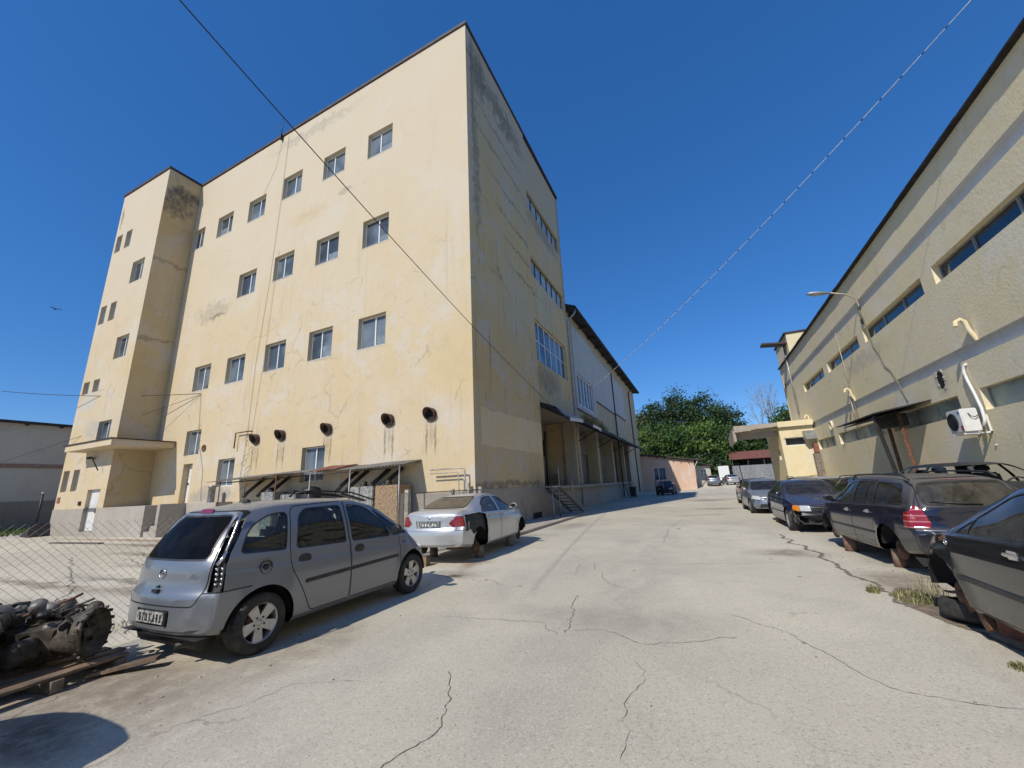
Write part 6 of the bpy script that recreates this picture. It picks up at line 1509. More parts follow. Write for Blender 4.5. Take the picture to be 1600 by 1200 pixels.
for u, n in ((2.6, 1.2), (4.9, 1.45), (7.2, 1.45), (9.4, 1.45), (11.6, 1.45), (13.6, 1.45)):
    mb = MB(); mb.tube([fpt(u, 0, n), fpt(u, 2.58, n)], .03, 6); mb.tube([fpt(u, 2.6, n), fpt(u, 2.8, .02)], .022, 6); mb.build('post', M['grey_metal'] if u < 8 else M['rust'], lt)
mb = MB(); mb.tube([fpt(2.55, 2.57, 1.1), fpt(14.5, 2.48, 1.1)], .03, 6); mb.build('beam', M['dark_metal'], lt)
def peel(name, a, b, sc=6):
    t = NT(name); O = t.obj(); n = t.noise(O, sc, 6, .7)
    t.bump(n, .3, .01); return t.fin(t.mix(t.ramp(n, .42, .62), a, b), .7)
M['tank_white'] = peel('tank_peeling_white', (.33, .34, .32), (.12, .115, .1)); M['tank_rust'] = peel('tank_peeling_rust', (.36, .25, .14), (.14, .09, .06), 14); M['tank_grey'] = peel('tank_grey', (.3, .31, .3), (.1, .1, .095))
for (x0, x1, y, z0, z1, m, lb) in ((-13.05, -11.85, 12.5, .9, 1.93, 'tank_white', 'peeling white metal tank under the lean-to canopy'), (-11.7, -10.55, 12.45, .35, 1.93, 'tank_rust', 'rust-stained yellowish tank next to the white one under the canopy'),
                                  (-18.6, -17.7, 12.5, .3, 1.92, 'tank_grey', 'grey cabinet at the left end under the lean-to canopy'), (-17.4, -16.4, 12.6, .3, 1.78, 'tank_grey', 'low grey metal cabinet near the left end of the lean-to canopy')):
    t = thing('metal_tank', lb, 'tank', ((x0+x1)/2, y, 0)); mb = MB(); mb.box(x0, x1, y, y+.8, z0, z1); bmesh.ops.bevel(mb.bm, geom=mb.bm.edges[:], offset=.03, segments=2, affect='EDGES'); mb.build('tank_body', M[m], t)
    for xx in (x0+.1, x1-.1):
        mb = MB(); mb.box(xx-.04, xx+.04, y+.1, y+.7, 0, z0-.002); mb.build('leg', M['dark_metal'], t)
    if z1 > 1.9:
        mb = MB(); mb.lathe([(.14, 0), (.14, .12), (.1, .2), (0, .22)], ((x0+x1)/2-.2, y+.35, z1), Z, 12); mb.build('motor', M['dark_metal'], t)
for i, u in enumerate((3.4, 4.1, 5.3, 5.9, 10.4, 11.2, 12.3)):
    mb = MB(); mb.tube([fpt(u, 2.62, .1), fpt(u+.55, 2.0, .5), fpt(u+.75, 1.75, .6)], .085, 8); o = mb.build('duct_pipe', M['dark_metal'])
    tag(o, 'sooty slanting pipe from the ochre wall down to the tanks under the canopy', 'pipe', 'slanting pipes under the lean-to canopy')
t = thing('compressor', 'black round compressor standing under the middle of the lean-to canopy', 'compressor', tuple(fpt(7.9, 0, .8)))
mb = MB(); mb.lathe([(0, 0), (.4, 0), (.42, .1), (.42, 1.1), (.35, 1.3), (0, 1.38)], fpt(7.9, .7, .8), Z, 18); mb.build('tank_body', M['black_plastic'], t)
mb = MB(); mb.box(*[q for q in (fpt(7.9, 0, .8).x-.4, fpt(7.9, 0, .8).x+.4, fpt(7.9, 0, .8).y-.35, fpt(7.9, 0, .8).y+.35)], 0, .7); mb.build('base', M['dark_metal'], t)

# ------------------------------------------------------------------ far left: grey building, grass, posts
lb = thing('grey_building', 'plain grey rendered building in shade with a reddish band, behind the stair tower', 'building', (-50, 12, 0))
mb = MB(); facade(mb, V((-50, 0, 0)), AU, AN, -8, 34, 0, 8.5, [], .1)
mb.poly([(-50, -8, 0), (-50, -8, 8.5), (-64, -8, 8.5), (-64, -8, 0)]); mb.poly([(-50, 34, 0), (-64, 34, 0), (-64, 34, 8.5), (-50, 34, 8.5)]); mb.build('wall', M['white_wall'], lb)
mb = MB(); mb.box(-64, -49.6, -8.4, 34.4, 8.5, 8.68); mb.build('roof', M['roof_black'], lb)
for y in range(-7, 34, 2):
    mb = MB(); mb.box(-49.99, -49.62, y, y+.15, 8.36, 8.495); mb.build('rafter', M['roof_black'], lb)
M['band_red'] = simple('band_red', (.27, .17, .14), .9, var=.2); M['base_brown'] = stucco('base_brown', (.24, .2, .17), (.28, .25, .21), (.13, .1, .09))
mb = MB(); mb.box(-50, -49.93, -8, 34, 4.95, 5.25); mb.build('band', M['band_red'], lb)
mb = MB(); mb.box(-50, -49.9, -8, 34, 0, 2.3); mb.build('base', M['base_brown'], lb)
mb = MB(); rng = random.Random(21)
for i in range(9000):
    x = rng.uniform(-49.5, -41.5); y = rng.uniform(8, 22); 
    if x > -45+1.2*sin(y*.9) and rng.random() < .8: continue
    h = rng.uniform(.12, .42); a = rng.random()*6.28; s = V((cos(a), sin(a), 0))*.035; p = V((x, y, 0)); q = p+V((rng.uniform(-.1, .1), rng.uniform(-.1, .1), h))
    mb.f([mb.v(p-s), mb.v(p+s), mb.v(q)])
M['grass'] = simple('grass', (.075, .13, .025), .8, var=.45, scale=1.5)
tag(mb.build('grass', M['grass']), kind='stuff')
for x, y, h in ((-45.5, 13.6, 2.75), (-44, 9.3, 2.7)):
    p = thing('fence_post', 'thin dark fence post with pale cap before the grey building' if y > 10 else 'dark steel post left of the capped one', 'post', (x, y, 0)); mb = MB(); mb.cyl((x, y, 0), (x, y, h), .07, n=8); mb.build('post_shaft', M['dark_metal'], p)
    mb = MB(); mb.cyl((x, y, h), (x, y, h+.12), .09, n=8); mb.build('cap', M['panel_white'], p)
mb = MB(); mb.prism([(-39.5, 11.2, .02), (-37.3, 10.9, .02), (-37.6, 11.0, .75), (-38.4, 11.1, .3), (-39.2, 11.2, .25)], (.1, .9, 0)); tag(mb.build('bent_sheet', M['roof_black']), 'bent black sheet lying on the ground at the tower corner', 'sheet')
M['board'] = simple('weathered_board', (.11, .095, .08), .9, var=.3, scale=5)
for i, (x, y, l, a, lbx) in enumerate(((-9.9, 3.55, .5, .5, 'short dark stick lying on the yard beside the bumper of the silver blue car'), (-10.6, 2.9, .55, .35, 'dark stick lying on the yard above the scrap engines'), (-27, 9.5, 4.2, .05, 'long plank lying below the white tower door'))):
    mb = MB(); mb.rbox((x, y, .03), (l, .05 if l < 1 else .2, .05), (0, 0, a)); tag(mb.build('stick' if l < 1 else 'plank', M['board']), lbx, 'stick' if l < 1 else 'plank')

# ------------------------------------------------------------------ wires overhead
def wire(a, b, sag, r, mat, label, name='overhead_cable', n=40, ties=0):
    pts = sagline(a, b, sag, n); mb = MB(); mb.tube(pts, r, 6); o = mb.build(name, mat); tag(o, label, 'cable')
    if ties:
        mb = MB()
        for k in range(1, ties):
            i = k*n/ties; j = int(i); p = pts[j].lerp(pts[min(j+1, n)], i-j); d = (pts[min(j+1, n)]-pts[j]).normalized(); mb.tube([p-d*.035, p+d*.035], r*1.12, 6)
        tp = mb.build('tie', M['cable'], o)
    return o
wire((-5.56, -4.5, 10.2), (-7.5, 23.6, 6.0), .5, .011, M['cable'], 'thin black cable falling diagonally across the ochre facade to the dock canopy')
M['rope'] = simple('grey_rope', (.5, .52, .55), .7, var=.2, scale=20)
wire((7.15, 10.6, 11.9), (-7.7, 26.1, 6.7), .62, .0105, M['rope'], 'pale rope-like cable with dark ties slung across the alley', n=80, ties=44)
wire((-43, 9.7, 9.65), tuple(fpt(19.45, 8.06, .05)), .25, .02, M['cable'], 'level black cable from the left frame edge to the facade')
wire((-46, 9.7, 4.2), tuple(fpt(19.5, 8.0, .05)), .12, .012, M['cable'], 'thin slack wire dropping left from the facade anchor past the canopy')
wire((-6.9, 50, 6.6), (2.5, 33.2, 4.75), .5, .02, M['cable'], 'slack wire between the warehouse eave and the annex canopy')
# ------------------------------------------------------------------ scrap engines on pallets, bottom left
M['alu_dirty'] = simple('dirty_aluminium', (.10, .085, .068), .6, .35, var=.45, scale=9, bump=.5, dirt=(.02, .018, .016), dirtamt=.9)
M['alu_pale'] = simple('pale_aluminium', (.22, .205, .18), .55, .4, var=.3, scale=12, bump=.3, dirt=(.05, .045, .04), dirtamt=.7)
M['sooty'] = simple('oily_black', (.02, .019, .018), .5, .2, var=.4, scale=10, bump=.5)
pa = thing('pallet', 'broken wooden pallet under the scrap engines at the lower left', 'pallet', (-6.34, 1.98, 0), .12)
rng = random.Random(9)
def pl(p): return p
for i in range(7):
    mb = MB(); mb.rbox((-.62+.2*i+rng.uniform(-.02, .02), rng.uniform(-.04, .04), .13), (.13, 1.25+rng.uniform(-.12, .1), .024), (0, rng.uniform(-.03, .03), rng.uniform(-.05, .05))); lbuild(mb, 'board', M['wood'], pa)
for y in (-.52, 0, .52):
    mb = MB(); mb.rbox((0, y, .058), (1.35, .09, .1), (0, 0, rng.uniform(-.03, .03))); lbuild(mb, 'bearer', M['grey_wood'], pa)
mb = MB(); mb.rbox((-5.62, 2.55, .06), (.55, .12, .03), (0, -.12, .75)); tag(mb.build('broken_board', M['wood']), 'loose splintered board sticking out beyond the pallet towards the car', 'board')
def engine(name, label, loc, rz, seed, sc=1.0, bell=False):
    t = thing(name, label, 'engine' if not bell else 'gearbox', loc, rz); rng = random.Random(seed)
    mb = MB()
    if not bell:
        mb.rbox((0, 0, .24), (.52, .36, .34), (.15, .05, 0)); mb.rbox((0, .02, .44), (.5, .26, .12), (.15, .05, 0)); mb.rbox((.02, -.05, .07), (.42, .3, .14))
    else:
        mb.lathe([(.0, .0), (.15, 0), (.17, .05), (.21, .2), (.225, .23), (.225, .27), (.21, .28), (.18, .22), (.1, .16), (.05, .15), (.05, .22), (0, .22)], (0, 0, .27), (1, .1, .1), 26)
        mb.rbox((-.16, 0, .25), (.34, .26, .28), (.2, 0, 0)); mb.lathe([(0, 0), (.09, 0), (.11, .06), (.1, .2), (0, .22)], (-.15, -.12, .2), (0, -1, .1), 14)
        for k in range(18): a = 2*pi*k/18; mb.rbox((.27, cos(a)*.228, .29+sin(a)*.228), (.03, .02, .022), (a, 0, 0))
    bmesh.ops.bevel(mb.bm, geom=[e for e in mb.bm.edges if len(e.link_faces) == 2 and e.calc_face_angle(0) > 1], offset=.02, segments=2, affect='EDGES')
    bmesh.ops.subdivide_edges(mb.bm, edges=mb.bm.edges[:], cuts=2, use_grid_fill=True)
    for v in mb.bm.verts: v.co += V((MN.noise(v.co*7+V((seed, 0, 0))), MN.noise(v.co*7+V((0, seed, 3))), MN.noise(v.co*8+V((3, 0, seed)))))*.025
    lbuild(mb, 'block' if not bell else 'bell_housing', M['alu_dirty'], t, sharp=40)
    for i in range(24 if not bell else 14):
        mb = MB(); p = V((rng.uniform(-.28, .28), rng.uniform(-.22, .22), rng.uniform(.15, .56))); k = rng.random()
        if k < .35: mb.lathe([(0, 0), (.05, 0), (.065, .03), (.065, .1), (.045, .12), (.0, .12)], p, (rng.uniform(-1, 1), rng.uniform(-1, 1), .4), 14)
        elif k < .6: mb.rbox(tuple(p), (rng.uniform(.05, .15), rng.uniform(.03, .1), rng.uniform(.03, .09)), (rng.random(), rng.random(), rng.random()*3)); bmesh.ops.bevel(mb.bm, geom=mb.bm.edges[:], offset=.012, segments=2, affect='EDGES')
        elif k < .8: mb.ico(p, rng.uniform(.05, .09), 2, .5, seed+i, (1, rng.uniform(.6, 1), rng.uniform(.6, 1.2)))
        else: mb.tube([p+V((cos(a*.7)*.07, sin(a*.7)*.07, .012*a)) for a in range(10)], .012, 6)
        lbuild(mb, rng.choice(('bracket', 'housing', 'sensor')), M[rng.choice(('alu_pale', 'alu_dirty', 'sooty', 'alu_dirty'))], t)
    if not bell:
        mb = MB(); c = V((-.18, -.12, .5)); mb.lathe([(0, -.05), (.1, -.05), (.12, -.03), (.12, .03), (.1, .05), (.0, .05)], c, (.3, -1, .2), 18); mb.lathe([(0, 0), (.035, 0), (.05, .02), (.05, .03)], c+V((.02, -.06, .01)), (.3, -1, .2), 14); lbuild(mb, 'alternator', M['alu_pale'], t)
        mb = MB(); mb.lathe([(.03, 0), (.11, 0), (.115, .015), (.1, .02), (.1, .03), (.115, .035), (.11, .05), (.03, .05)], (.29, -.02, .2), (1, 0, .1), 22); lbuild(mb, 'pulley', M['dark_metal'], t)
        for j in range(4):
            mb = MB(); x = -.18+.12*j; mb.tube([(x, .1, .46), (x, .18, .52), (x+.02, .26, .5), (x+.03, .3, .4)], .028, 8); lbuild(mb, 'intake_pipe', M['alu_pale'] if j % 2 else M['alu_dirty'], t)
    for j in range(5):
        p = V((rng.uniform(-.3, .2), rng.uniform(-.2, .2), rng.uniform(.35, .5))); d = V((rng.uniform(-.4, .12), rng.uniform(-.35, .15), rng.uniform(-.25, .12)))
        mb = MB(); mb.tube([p, p+d*.35+Z*.1, p+d*.7+Z*.06, p+d], rng.uniform(.008, .02), 6); lbuild(mb, 'hose', M['black_plastic'] if j % 2 else M['sooty'], t)
    return t
engine('scrap_engine', 'grimy scrap engine with alternator on top, left one on the pallet', (-6.85, 1.82, .14), .5, 3)
engine('scrap_engine', 'oily black scrap engine lying at the front left corner of the pallet', (-6.3, 1.5, .13), -.4, 8)
engine('scrap_gearbox', 'dark scrap gearbox with toothed round bell housing, right end of the pile', (-6.1, 2.2, .12), .55, 5, bell=True)
engine('scrap_engine', 'flat grimy engine part in the middle of the scrap pile beneath the steel rod', (-6.55, 2.05, .12), 1.1, 14)
mb = MB(); mb.tube([(-6.85, 1.6, .45), (-6.5, 1.95, .58), (-6.2, 2.25, .72), (-6.14, 2.3, .76)], .014, 6); tag(mb.build('steel_rod', M['rust']), 'thin rusty rod sticking up out of the scrap engine pile', 'rod')
mb = MB(); mb.tube([(-7.1, 1.8, .35), (-6.9, 1.9, .58), (-6.6, 2.3, .6), (-6.4, 2.45, .5), (-6.3, 2.2, .42), (-6.5, 1.85, .4)], .016, 6); tag(mb.build('hose', M['black_plastic']), 'black hose looped over the scrap engines', 'hose')

# black cowl panel and wiper arms left on the roof of the silver blue car
t = thing('cowl_panel', 'black plastic cowl panel with wiper arms lying on the roof of the silver blue car', 'car part', (-5.9, 5.0, 1.63))
mb = MB(); mb.rbox((-5.9, 5.15, 1.665), (.16, .95, .05), (-.12, .1, -.1)); mb.rbox((-5.75, 5.55, 1.60), (.1, .75, .03), (-.2, 0, .2)); mb.build('panel', M['black_plastic'], t)
mb = MB(); mb.tube([(-5.95, 4.5, 1.70), (-5.85, 4.8, 1.74), (-5.7, 5.5, 1.68), (-5.6, 5.95, 1.53)], .014, 6); mb.tube([(-5.9, 4.45, 1.66), (-5.96, 4.55, 1.74), (-5.92, 4.7, 1.7)], .022, 6); mb.build('wiper_arm', M['dark_metal'], t)
mb = MB(); mb.ico((-5.55, 3.55, 1.62), .045, 2, .5, 3, (1.4, 1, .7)); tag(mb.build('rag', M['sooty']), 'small dark crumpled rag on the rear of the silver blue car roof', 'rag')

# ------------------------------------------------------------------ weeds in the joint
M['weed'] = simple('weed', (.13, .145, .05), .8, var=.4, scale=9); M['straw'] = simple('straw', (.36, .31, .16), .85, var=.3, scale=9)
def weed(x, y, r, h, n, label, seed, lean=0):
    rng = random.Random(seed); mb = MB()
    for i in range(n):
        a = rng.random()*6.28; d = r*sqrt(rng.random()); p = V((x+cos(a)*d, y+sin(a)*d*1.5, 0)); b = rng.random()*6.28; hh = h*rng.uniform(.35, 1)*(1-.5*d/r); o = V((cos(b), sin(b), 0))*hh*rng.uniform(.1, .7); s = V((-sin(b), cos(b), 0))*rng.uniform(.003, .007)
        q = p+o*.4+Z*hh*.7; e = p+o+Z*hh*rng.uniform(.8, 1.1); m = 0 if rng.random() < .6 else 1
        A = [mb.v(p-s), mb.v(p+s), mb.v(q+s*.8), mb.v(q-s*.8)]; mb.f(A, m); mb.f([A[3], A[2], mb.v(e)], m)
    tag(mb.build('weed', [M['weed'], M['straw']]), label, 'weed')
weed(2.28, 7.3, .22, .17, 420, 'bushy yellow green weed clump in the soil patch by the nearest black saloon', 1)
weed(2.5, 7.6, .18, .45, 45, 'tall thin grass stalks behind the bushy weed clump', 2)
weed(1.93, 7.62, .07, .14, 160, 'small green weed in the joint to the left of the bushy clump', 3)
weed(2.15, 5.15, .06, .08, 120, 'tiny green weed in the pavement joint near the lower right', 4)
weed(2.55, 6.35, .1, .16, 140, 'dry grass tuft at the loose tyre', 5)
weed(-7.6, 3.5, .35, .09, 120, 'flat dry weeds beyond the fence beside the bumper', 8)

# ------------------------------------------------------------------ far end of the yard
pk = thing('pink_house', 'low salmon pink house with a lean-to porch at the end of the alley', 'house', (-4, 63, 0))
PY = 62.6; px0, px1 = -9, -.75
mb = MB(); hole = (2.73, 4.42, 1.55, 3.35)
facade(mb, V((px0, PY, 0)), V((1, 0, 0)), V((0, -1, 0)), 0, px1-px0, 0, 4.0, [hole], .15)
mb.poly([(px0, PY, 4), (px1, PY, 4), (px1, PY, 4.02), (px0, PY, 5.45)]); mb.poly([(px1, PY, 0), (px1, 71, 0), (px1, 71, 4.02), (px1, PY, 4.02)]); mb.poly([(px0, PY, 0), (px0, PY, 5.45), (px0, 71, 5.45), (px0, 71, 0)])
mb.build('wall', M['pink'], pk)
window(pk, V((px0, PY, 0)), V((1, 0, 0)), V((0, -1, 0)), *hole, .15, (.42,), .08)
M['roof_brown'] = simple('roof_brown', (.07, .05, .042), .85, var=.3)
mb = MB(); mb.prism([(px0-.3, PY-.5, 5.55), (px1+.9, PY-.5, 3.98), (px1+.9, PY-.5, 4.14), (px0-.3, PY-.5, 5.72)], (0, 9, 0)); mb.build('roof', M['roof_brown'], pk)
mb = MB()
for k in range(8): x = px0+.5+k; mb.box(x, x+.1, PY-.45, PY+.0, 5.3-.174*k-.14, 5.3-.174*k+.02)
mb.build('rafter_ends', M['roof_brown'], pk)
mb = MB(); mb.box(px1-.75, px1-.65, PY-.06, PY-.01, 1.6, 3.6); mb.tube([(px1+.05, PY-.1, 1.5), (px1+.05, PY-.1, 3.2), (px1+.5, PY-.35, 3.9)], .05, 6); mb.build('drain_pipe', M['right_band'], pk)
mb = MB(); facade(mb, V((px1+.02, 65.2, 0)), V((1, 0, 0)), V((0, -1, 0)), 0, 2.0, .2, 3.3, [(.6, 1.5, 1.7, 2.9)], .1); mb.poly([(px1+2.02, 65.2, .2), (px1+2.02, 70, .2), (px1+2.02, 70, 3.3), (px1+2.02, 65.2, 3.3)]); mb.build('porch_wall', M['white_wall'], pk)
window(pk, V((px1+.02, 65.2, 0)), V((1, 0, 0)), V((0, -1, 0)), .6, 1.5, 1.7, 2.9, .1, (.5,), .07, rows=(.5,))
mb = MB(); mb.ob((px1, 64.6, 3.75), (1, 0, -.2), (0, 1, 0), Z, (0, 2.3), (0, 5.5), (0, .08)); mb.build('porch_roof', M['roof_brown'], pk)
tr = thing('box_truck', 'white box truck body parked under the trees at the far end', 'truck', (3.6, 80, .5))
mb = MB(); mb.box(2.8, 4.45, 80, 85, 1.0, 3.45); bmesh.ops.bevel(mb.bm, geom=mb.bm.edges[:], offset=.06, segments=2, affect='EDGES'); mb.build('box_body', M['paint_white'], tr)
mb = MB(); mb.box(2.95, 4.3, 80.1, 85.8, .8, .98); mb.build('chassis', M['dark_metal'], tr)
mb = MB(); mb.box(2.85, 4.4, 85.05, 86.6, .95, 2.6); mb.build('cab', M['paint_white'], tr)
for x in (2.95, 4.1):
    for y in (80.9, 85.6): mb = MB(); mb.cyl((x, y, .9), (x+.22, y, .9), .4, n=16); mb.build('wheel', M['rubber'], tr)
sf = thing('sheet_fence', 'grey corrugated sheet fence beside the white truck', 'fence', (8, 80, .5))
mb = MB(); prev = None
for i in range(160):
    x = 5.0+i*.05; c = (mb.v((x, 80+.04*sin(i*1.6), .5)), mb.v((x, 80+.04*sin(i*1.6), 3.35+.04*MN.noise(V((x*3, 0, 0))))))
    if prev: mb.f([prev[0], c[0], c[1], prev[1]])
    prev = c
mb.build('sheet', M['galv'], sf)
mb = MB(); mb.cyl((6.3, 79.85, .5), (6.1, 79.85, 3.45), .07, n=8); mb.build('post', M['dark_metal'], sf)
bs = thing('block_stack', 'stack of pale concrete blocks in front of the sheet fence', 'blocks', (5.4, 77.5, .5))
for i in range(3):
    for j in range(2): mb = MB(); mb.rbox((5.0+.4*i, 77.5, .7+.38*j), (.38, .4, .36)); mb.build('block', M['concrete'], bs)
sd = thing('open_shed', 'open shed with rusty red sheet roof behind the sheet fence', 'shed', (9, 86, .5))
mb = MB(); mb.ob((5.2, 84.5, 4.55), (1, 0, 0), V((0, 1, .3)).normalized(), V((0, -.3, 1)).normalized(), (0, 8), (0, 5.5), (0, .1)); mb.build('roof', M['corrugated_red'], sd)
for x in (5.5, 8, 10.5, 13):
    mb = MB(); mb.cyl((x, 84.8, .5), (x, 84.8, 4.6), .1, n=8); mb.build('post', M['dark_metal'], sd)
mb = MB(); mb.poly([(5.3, 89.5, .5), (13, 89.5, .5), (13, 89.5, 6), (5.3, 89.5, 6)]); mb.build('back_wall', M['dark'], sd)

# ------------------------------------------------------------------ loose grit along the edges
mb = MB(); rng = random.Random(77)
def grit(x, y, s, m=0):
    g = bmesh.ops.create_icosphere(mb.bm, subdivisions=1, radius=s)
    for v in g['verts']: v.co = V((x, y, s*.25))+V((v.co.x*rng.uniform(.6, 1.3), v.co.y*rng.uniform(.6, 1.3), v.co.z*.6))
    for v in g['verts']:
        for f in v.link_faces: f.material_index = m
for i in range(330):
    k = rng.random()
    if k < .45: y = 2.5+9*rng.random(); x = 2.3+.1*sin(y)+abs(rng.gauss(0, .35))-(y-7)*.07
    elif k < .7: x, y = -4.6+rng.gauss(0, .5), 1.5+8*rng.random()
    else: x, y = rng.uniform(-3.5, 2.2), 1.5+12*rng.random()**1.5
    grit(x, y, rng.choice((.006, .008, .011, .016)), rng.choice((0, 0, 1)))
tag(mb.build('gravel', [M['concrete'], M['soil']]), kind='stuff')
# ------------------------------------------------------------------ trees
def leafmat(name, col, var=.4):
    t = NT(name); O = t.pos(); c = t.mix(t.ramp(t.noise(O, .35, 3), .35, .65), tuple(k*(1-var) for k in col), tuple(k*(1+var) for k in col))
    c = t.mix(t.ramp(t.noise(O, 3, 2), .4, .7, 0, .5), c, (col[0]*1.7, col[1]*1.25, col[2]*.8))
    t.L(c, t.b.inputs['Base Color']); t.b.inputs['Roughness'].default_value = .6
    tl = t.node('ShaderNodeBsdfTranslucent'); t.L(c, tl.inputs[0]); mx = t.node('ShaderNodeMixShader'); mx.inputs[0].default_value = .25
    t.L(t.b.outputs[0], mx.inputs[1]); t.L(tl.outputs[0], mx.inputs[2]); t.L(mx.outputs[0], t.out.inputs['Surface']); return t.m
M['leaf_dark'] = leafmat('leaf_dark', (.034, .072, .024)); M['leaf_mid'] = leafmat('leaf_mid', (.055, .12, .026)); M['leaf_light'] = leafmat('leaf_light', (.09, .165, .034)); M['leaf_pale'] = leafmat('leaf_pale', (.12, .16, .07))
M['bark'] = simple('bark', (.11, .085, .065), .9, var=.3, scale=4); M['bark_pale'] = simple('bark_pale', (.3, .27, .23), .9, var=.3, scale=4)
def tree(x, y, h, rx, mat, label, seed, base=.32, n=44, leaves=75, ls=.42, z0=.5, name='tree', group='trees at the far end of the yard'):
    rng = random.Random(seed); t = thing(name, label, 'tree', (x, y, z0), 0, group); mb = MB()
    top = V((x+rng.uniform(-.5, .5), y, z0+h*.8)); mb.tube([(x, y, z0-.3), (x+.1, y, z0+h*.3), tuple(top)], [.32, .24, .06], 8)
    cs = []
    for i in range(n):
        u = rng.uniform(-1, 1); a = rng.random()*6.28; r = sqrt(1-u*u); k = rng.uniform(.55, 1)
        c = V((x+cos(a)*r*rx*k, y+sin(a)*r*rx*k, z0+h*(base+1)/2+u*h*(1-base)/2*k)); cs.append(c)
        if i % 4 == 0: s0 = V((x, y, z0+h*rng.uniform(.25, .6))); mb.tube([s0, s0.lerp(c, .5)+Z*.3, c], [.12, .07, .02], 5)
    mb.build('trunk', M['bark'], t); mb = MB()
    for c in cs:
        R = rng.uniform(.9, 2.1)*rx/4.2
        for j in range(leaves):
            d = V((rng.gauss(0, 1), rng.gauss(0, 1), rng.gauss(0, .75)))*R*.55; p = c+d; a = V((rng.gauss(0, 1), rng.gauss(0, 1), rng.gauss(0, 1))).normalized(); b = a.orthogonal().normalized(); s = ls*rng.uniform(.5, 1.1); e = a.cross(b)
            mb.f([mb.v(p-b*s*.5), mb.v(p+e*s*.28), mb.v(p+b*s*.5), mb.v(p-e*s*.28)])
    mb.build('crown', M[mat], t); return t
TR = [(-12.5, 96, 16.5, 4.2, 'leaf_pale', 'pale green tree half hidden by the warehouse eave'), (-7.2, 97, 18.2, 4.6, 'leaf_dark', 'tall dark tree second from the warehouse'), (-2.2, 98, 20.3, 5, 'leaf_dark', 'tallest dark green tree in the middle of the group'),
      (2.6, 99, 19.3, 4.6, 'leaf_dark', 'tall dark tree right of the tallest one'), (6.2, 98, 16.2, 4.0, 'leaf_dark', 'dark rounded tree at the right end of the group'), (-9.0, 87, 11.5, 4.2, 'leaf_light', 'bright green low tree beside the warehouse above the pink house'),
      (-4.2, 88, 12.5, 4.4, 'leaf_mid', 'mid green bushy tree above the pink house roof'), (.5, 89, 12.3, 4.2, 'leaf_light', 'bright green bushy tree above the far parked cars'), (4.6, 92, 11.5, 4.0, 'leaf_mid', 'mid green tree above the white truck'),
      (9.2, 99, 9.5, 3.6, 'leaf_mid', 'low green tree behind the red shed roof'), (17.3, 97, 14.2, 3.4, 'leaf_mid', 'light feathery tree beside the end wall of the beige workshop'), (12.6, 100, 10.5, 3.0, 'leaf_mid', 'small green tree below the bare tree')]
for i, (x, y, h, rx, m, lab) in enumerate(TR): tree(x, y, h, rx, m, lab, 40+i, base=.12 if h < 13 else .3, n=60 if h > 12 else 50, leaves=130, ls=.62)
for i, (x, y, h, rx) in enumerate(((-7, 84, 5.0, 3.4), (-2.5, 84.5, 5.2, 3.6), (1.8, 86, 5.0, 3.4), (6.6, 91, 5.2, 3.2))):
    tree(x, y, h, rx, 'leaf_dark', ('dark undergrowth bush behind the pink house roof', 'dark bush under the trees behind the porch', 'dark bush in the shade behind the far parked cars', 'dark bush behind the white truck and the sheet fence')[i], 70+i, base=.0, n=34, leaves=80, ls=.8, name='bush', group='bushes under the far trees')
def bare(x, y, h, label, seed):
    rng = random.Random(seed); t = thing('bare_tree', label, 'tree', (x, y, .5)); mb = MB()
    def br(p, d, l, r, k):
        q = p+d*l; m = (p+q)/2+V((rng.uniform(-1, 1), rng.uniform(-1, 1), 0))*l*.06; mb.tube([p, m, q], [r, r*.8, r*.55], 5)
        if k == 0: return
        for i in range(rng.choice((2, 3, 3))):
            s = p.lerp(q, rng.uniform(.45, 1)); nd = (d+V((rng.uniform(-.6, .6), rng.uniform(-.6, .6), rng.uniform(0, .35)))).normalized(); br(s, nd, l*rng.uniform(.45, .7), r*.5, k-1)
        br(q, (d+V((rng.uniform(-.15, .15), rng.uniform(-.1, .1), .1))).normalized(), l*.62, r*.55, k-1)
    br(V((x, y, .3)), V((.02, 0, 1)), h*.42, .28, 5); mb.build('branches', M['bark_pale'], t)
bare(15.2, 104, 21.5, 'tall bare dead tree with pale trunk rising beside the workshop end', 3); bare(10.3, 103, 13, 'thin bare sapling left of the tall dead tree', 6)

